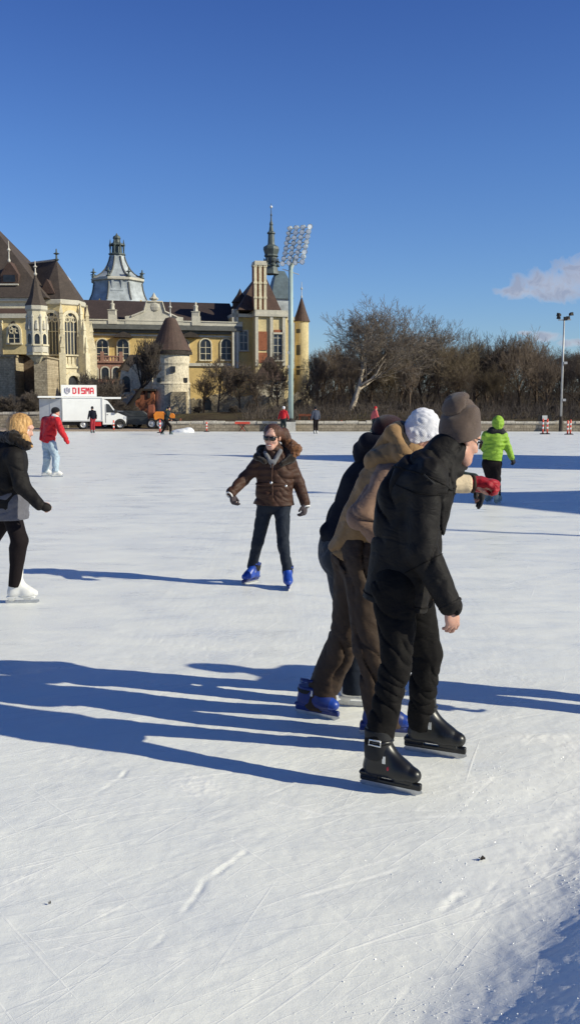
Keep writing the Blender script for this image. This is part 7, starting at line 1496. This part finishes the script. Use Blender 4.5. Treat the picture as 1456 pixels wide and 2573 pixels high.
# --- red anorak, light jeans
def red_anorak():
    Y = 25.0
    J = mk(pel=P(122, 1110, Y), chest=P(128, 1066, Y), neck=P(136, 1047, Y), hd=P(139, 1038, Y), fwd=(0.75, 0.6, 0),
           shR=P(144, 1057, Y - .2), elR=P(154, 1082, Y - .25), wrR=P(166, 1104, Y - .25), shL=P(114, 1056, Y + .1), elL=P(109, 1080, Y + .1), wrL=P(106, 1100, Y),
           hipL=P(117, 1118, Y + .1), knL=P(119, 1150, Y), anL=P(114, 1182, Y + .15), hipR=P(130, 1118, Y - .1), knR=P(141, 1150, Y - .1), anR=P(139, 1182, Y - .2))
    H = headframe(P(140, 1037, Y), (0.8, 0.5, -0.2)); J['hs'] = 1.05
    hands = [hand_prims(J['wrR'], V3(0.5, 0, -0.85), V3(-0.5, 0.5, 0), 1), hand_prims(J['wrL'], V3(0.1, 0, -1), V3(0.5, -0.5, 0), -1)]
    o, b = start_person(J, H, hands, 'skater in red anorak, faded light jeans and dark cap seen from behind near the van', G_MID, vox=0.016)
    sdf_obj('jacket', jacket_sdf(J, (0.23, 0.21, 0.22), 0.74, (0.1, 0.085, 0.065), 0.03, (0.1, 0.09), 0.03, folds(131, 0.16, 0.02), 0.03), 0.018, M_REDJ, o, b)
    sdf_obj('scarf', smooth_union([cone(P(136, 1046, Y - .05), P(143, 1049, Y - .1), 0.075, 0.06)], 0.02), 0.016, M_WHITECLOTH, o, b)
    sdf_obj('cap', beanie_sdf(H, 1.05, (0, 0, 0.06)), 0.014, M_DARKKNIT, o, b)
    sdf_obj('jeans', trousers_sdf(J, (0.118, 0.098, 0.086), 0.175, 0.8, folds(133, 0.14, 0.018), 0.05, 0.0), 0.016, M_LTJEAN, o, b)
    sdf_obj('glove', smooth_union(hand_prims(J['wrR'], V3(0.5, 0, -0.85), V3(-0.5, 0.5, 0), 1, 1.05, (0.5, 0.7, 0.4), 1.3), 0.01), 0.012, M_REDJ, o, b)
    for q in 'LR':
        a = J['an' + q].copy(); a[2] = 0; skate(o, b, a, nrm(V3(0.95, 0.1, 0)), 'figure', -1, WHITESET, 1.0, vox=0.014, tall=0.25)
    return o
# --- lime jacket seen from behind
def lime_jacket():
    Y = 18.0
    J = mk(pel=P(1234, 1160, Y), chest=P(1241, 1110, Y), neck=P(1247, 1083, Y), hd=P(1249, 1070, Y), fwd=(0.25, 0.95, 0),
           shR=P(1263, 1095, Y), elR=P(1275, 1125, Y), wrR=P(1284, 1150, Y - .1), shL=P(1220, 1095, Y), elL=P(1212, 1122, Y + .15), wrL=P(1222, 1140, Y + .3),
           hipR=P(1244, 1170, Y), knR=P(1246, 1205, Y), anR=P(1248, 1240, Y - .1), hipL=P(1224, 1170, Y), knL=P(1231, 1205, Y + .1), anL=P(1226, 1236, Y + .2))
    H = headframe(P(1250, 1065, Y), (0.4, 0.9, -0.1))
    hands = [hand_prims(J['wrR'], V3(0.4, 0, -0.9), V3(-0.5, 0.5, 0), 1), hand_prims(J['wrL'], V3(0.3, 0.5, -0.8), V3(0.5, -0.5, 0), -1)]
    o, b = start_person(J, H, hands, 'skater in lime green hooded jacket and black trousers skating away on the right', G_MID, vox=0.013, thin=0.92)
    sdf_obj('jacket', jacket_sdf(J, (0.205, 0.17, 0.19), 0.74, (0.083, 0.068, 0.055), -0.03, (0.08, 0.08), 0.0, folds(141, 0.12, 0.012), 0.0), 0.014, M_LIME, o, b)
    sdf_obj('collar', smooth_union([cone(P(1222, 1091, Y), P(1266, 1091, Y), 0.06, 0.06), (cone(P(1235, 1084, Y - .02), P(1256, 1086, Y - .02), 0.09, 0.09), 0.03)], 0.03), 0.014, M_BLKGLOVE, o, b)
    sdf_obj('hood', smooth_union([ell(H(0, -0.01, 0.02), (0.115, 0.13, 0.14), H.A), (cone(H(0, -0.02, -0.05), J['neck'], 0.09, 0.08), 0.03)], 0.03, (), folds(143, 0.09, 0.009), [(ell(H(0, 0.14, -0.01), (0.075, 0.07, 0.1), H.A), 0.02)]), 0.012, M_LIME, o, b)
    sdf_obj('trousers', trousers_sdf(J, (0.108, 0.08, 0.065), 0.165, 0.78, folds(145, 0.12, 0.008), 0.06, 0.0), 0.014, M_LEGGING, o, b)
    sdf_obj('glove', smooth_union(hand_prims(J['wrR'], V3(0.4, 0, -0.9), V3(-0.5, 0.5, 0), 1, 1.05, (0.4, 0.6, 0.4), 1.35), 0.01), 0.01, M_BLKGLOVE, o, b)
    for q, a0 in (('R', (1249, 1262)), ('L', (1226, 1254))):
        a = J['an' + q].copy(); a[2] = 0; skate(o, b, a, nrm(V3(0.5, 0.8, 0)), 'figure', -1, GREYSET, 1.05, vox=0.012, tall=0.26)
    return o
# --- small far figures, posed in local metres and placed on the ice
def far_person(px, py, Y, label, hdg, top, legs, hat, stride=0.2, lean=0.1, armsw=0.35, group=G_FAR, skates=GREYSET, h=1.75, vox=0.022, hood=False):
    g = G(px, py); g = V3(xx(px, py, Y), Y, 0.0); f = V3(math.cos(hdg), math.sin(hdg), 0); r = np.cross(f, [0, 0, 1.0]); k = h / 1.75
    def T(a, b_, c): return g + (f * a + r * b_) * k + V3(0, 0, c * k)
    J = mk(pel=T(0, 0, 1.0), chest=T(lean, 0, 1.36), neck=T(lean * 1.5, 0, 1.54), hd=T(lean * 1.7, 0, 1.7), fwd=f, shR=T(lean, 0.19, 1.48), elR=T(lean + armsw * 0.3, 0.28, 1.22), wrR=T(lean + armsw, 0.3, 1.02),
           shL=T(lean, -0.19, 1.48), elL=T(lean - armsw * 0.5, -0.28, 1.22), wrL=T(lean - armsw * 0.6, -0.34, 1.0), hipR=T(0, 0.09, 0.95), knR=T(stride * 0.9 + 0.05, 0.1, 0.54), anR=T(stride, 0.1, 0.12),
           hipL=T(0, -0.09, 0.95), knL=T(-stride * 0.4 + 0.05, -0.1, 0.54), anL=T(-stride * 1.1, -0.12, 0.12))
    H = headframe(T(lean * 1.8, 0, 1.7), f); hands = [hand_prims(J['wrR'], V3(0, 0, -1), r * -1, 1), hand_prims(J['wrL'], V3(0, 0, -1), r, -1)]
    o, b = start_person(J, H, hands, label, group, vox=vox, base=g)
    sdf_obj('jacket', jacket_sdf(J, (0.2, 0.19, 0.2), 0.72, (0.08, 0.065, 0.055), 0.06, (0.08, 0.075), 0.03, None, 0.0), vox, top, o, b)
    sdf_obj('trousers', trousers_sdf(J, (0.11, 0.085, 0.072), 0.16, 0.78, None, 0.06, 0.0), vox, legs, o, b)
    sdf_obj('hat', beanie_sdf(H), vox * 0.9, hat, o, b)
    for q in 'LR':
        a = J['an' + q].copy(); a[2] = 0; skate(o, b, a, f, 'figure', -1, skates, 1.0, vox=0.018, tall=0.22)
    return o
man_black(); brown_skater(); navy_skater(); brown_woman(); blonde(); red_anorak(); lime_jacket()
far_person(418, 1092, 62.0, 'distant skater in dark teal striding before the orange truck', -0.35, M_TEAL, M_LEGGING, M_DARKKNIT, 0.36, 0.12, 0.4)
far_person(234, 1088, 65.5, 'distant skater with black coat and red trousers in front of the van', 2.2, M_NAVY, M_REDTROUS, M_DARKKNIT, 0.04, 0.03, 0.05)
far_person(793, 1089, 63.7, 'distant skater in slate blue top and black trousers right of the floodlight mast', 1.9, M_SLATE, M_LEGGING, M_DARKKNIT, 0.05, 0.05, 0.1, skates=WHITESET)
far_person(711, 1087, 66.0, 'distant skater in red jacket and white hat just left of the tall floodlight mast', 1.2, M_REDJ, M_TEAL, M_WHITEKNIT, 0.08, 0.08, 0.15)
far_person(938, 1087, 66.0, 'distant skater in coral pink top beyond the foreground group', 0.4, M_PINK, M_TEAL, M_REDJ, 0.12, 0.08, 0.15)
far_person(728 + 2.82 / 5.44 * FPX * 0.95, 1790, 5.44, 'skater in dark clothes just outside the right edge casting a shadow on the ice', 2.7, M_NAVY, M_BLUEJEAN, M_DARKKNIT, 0.22, 0.1, 0.45, None, BLACKSET if False else GREYSET, 1.78, 0.016)
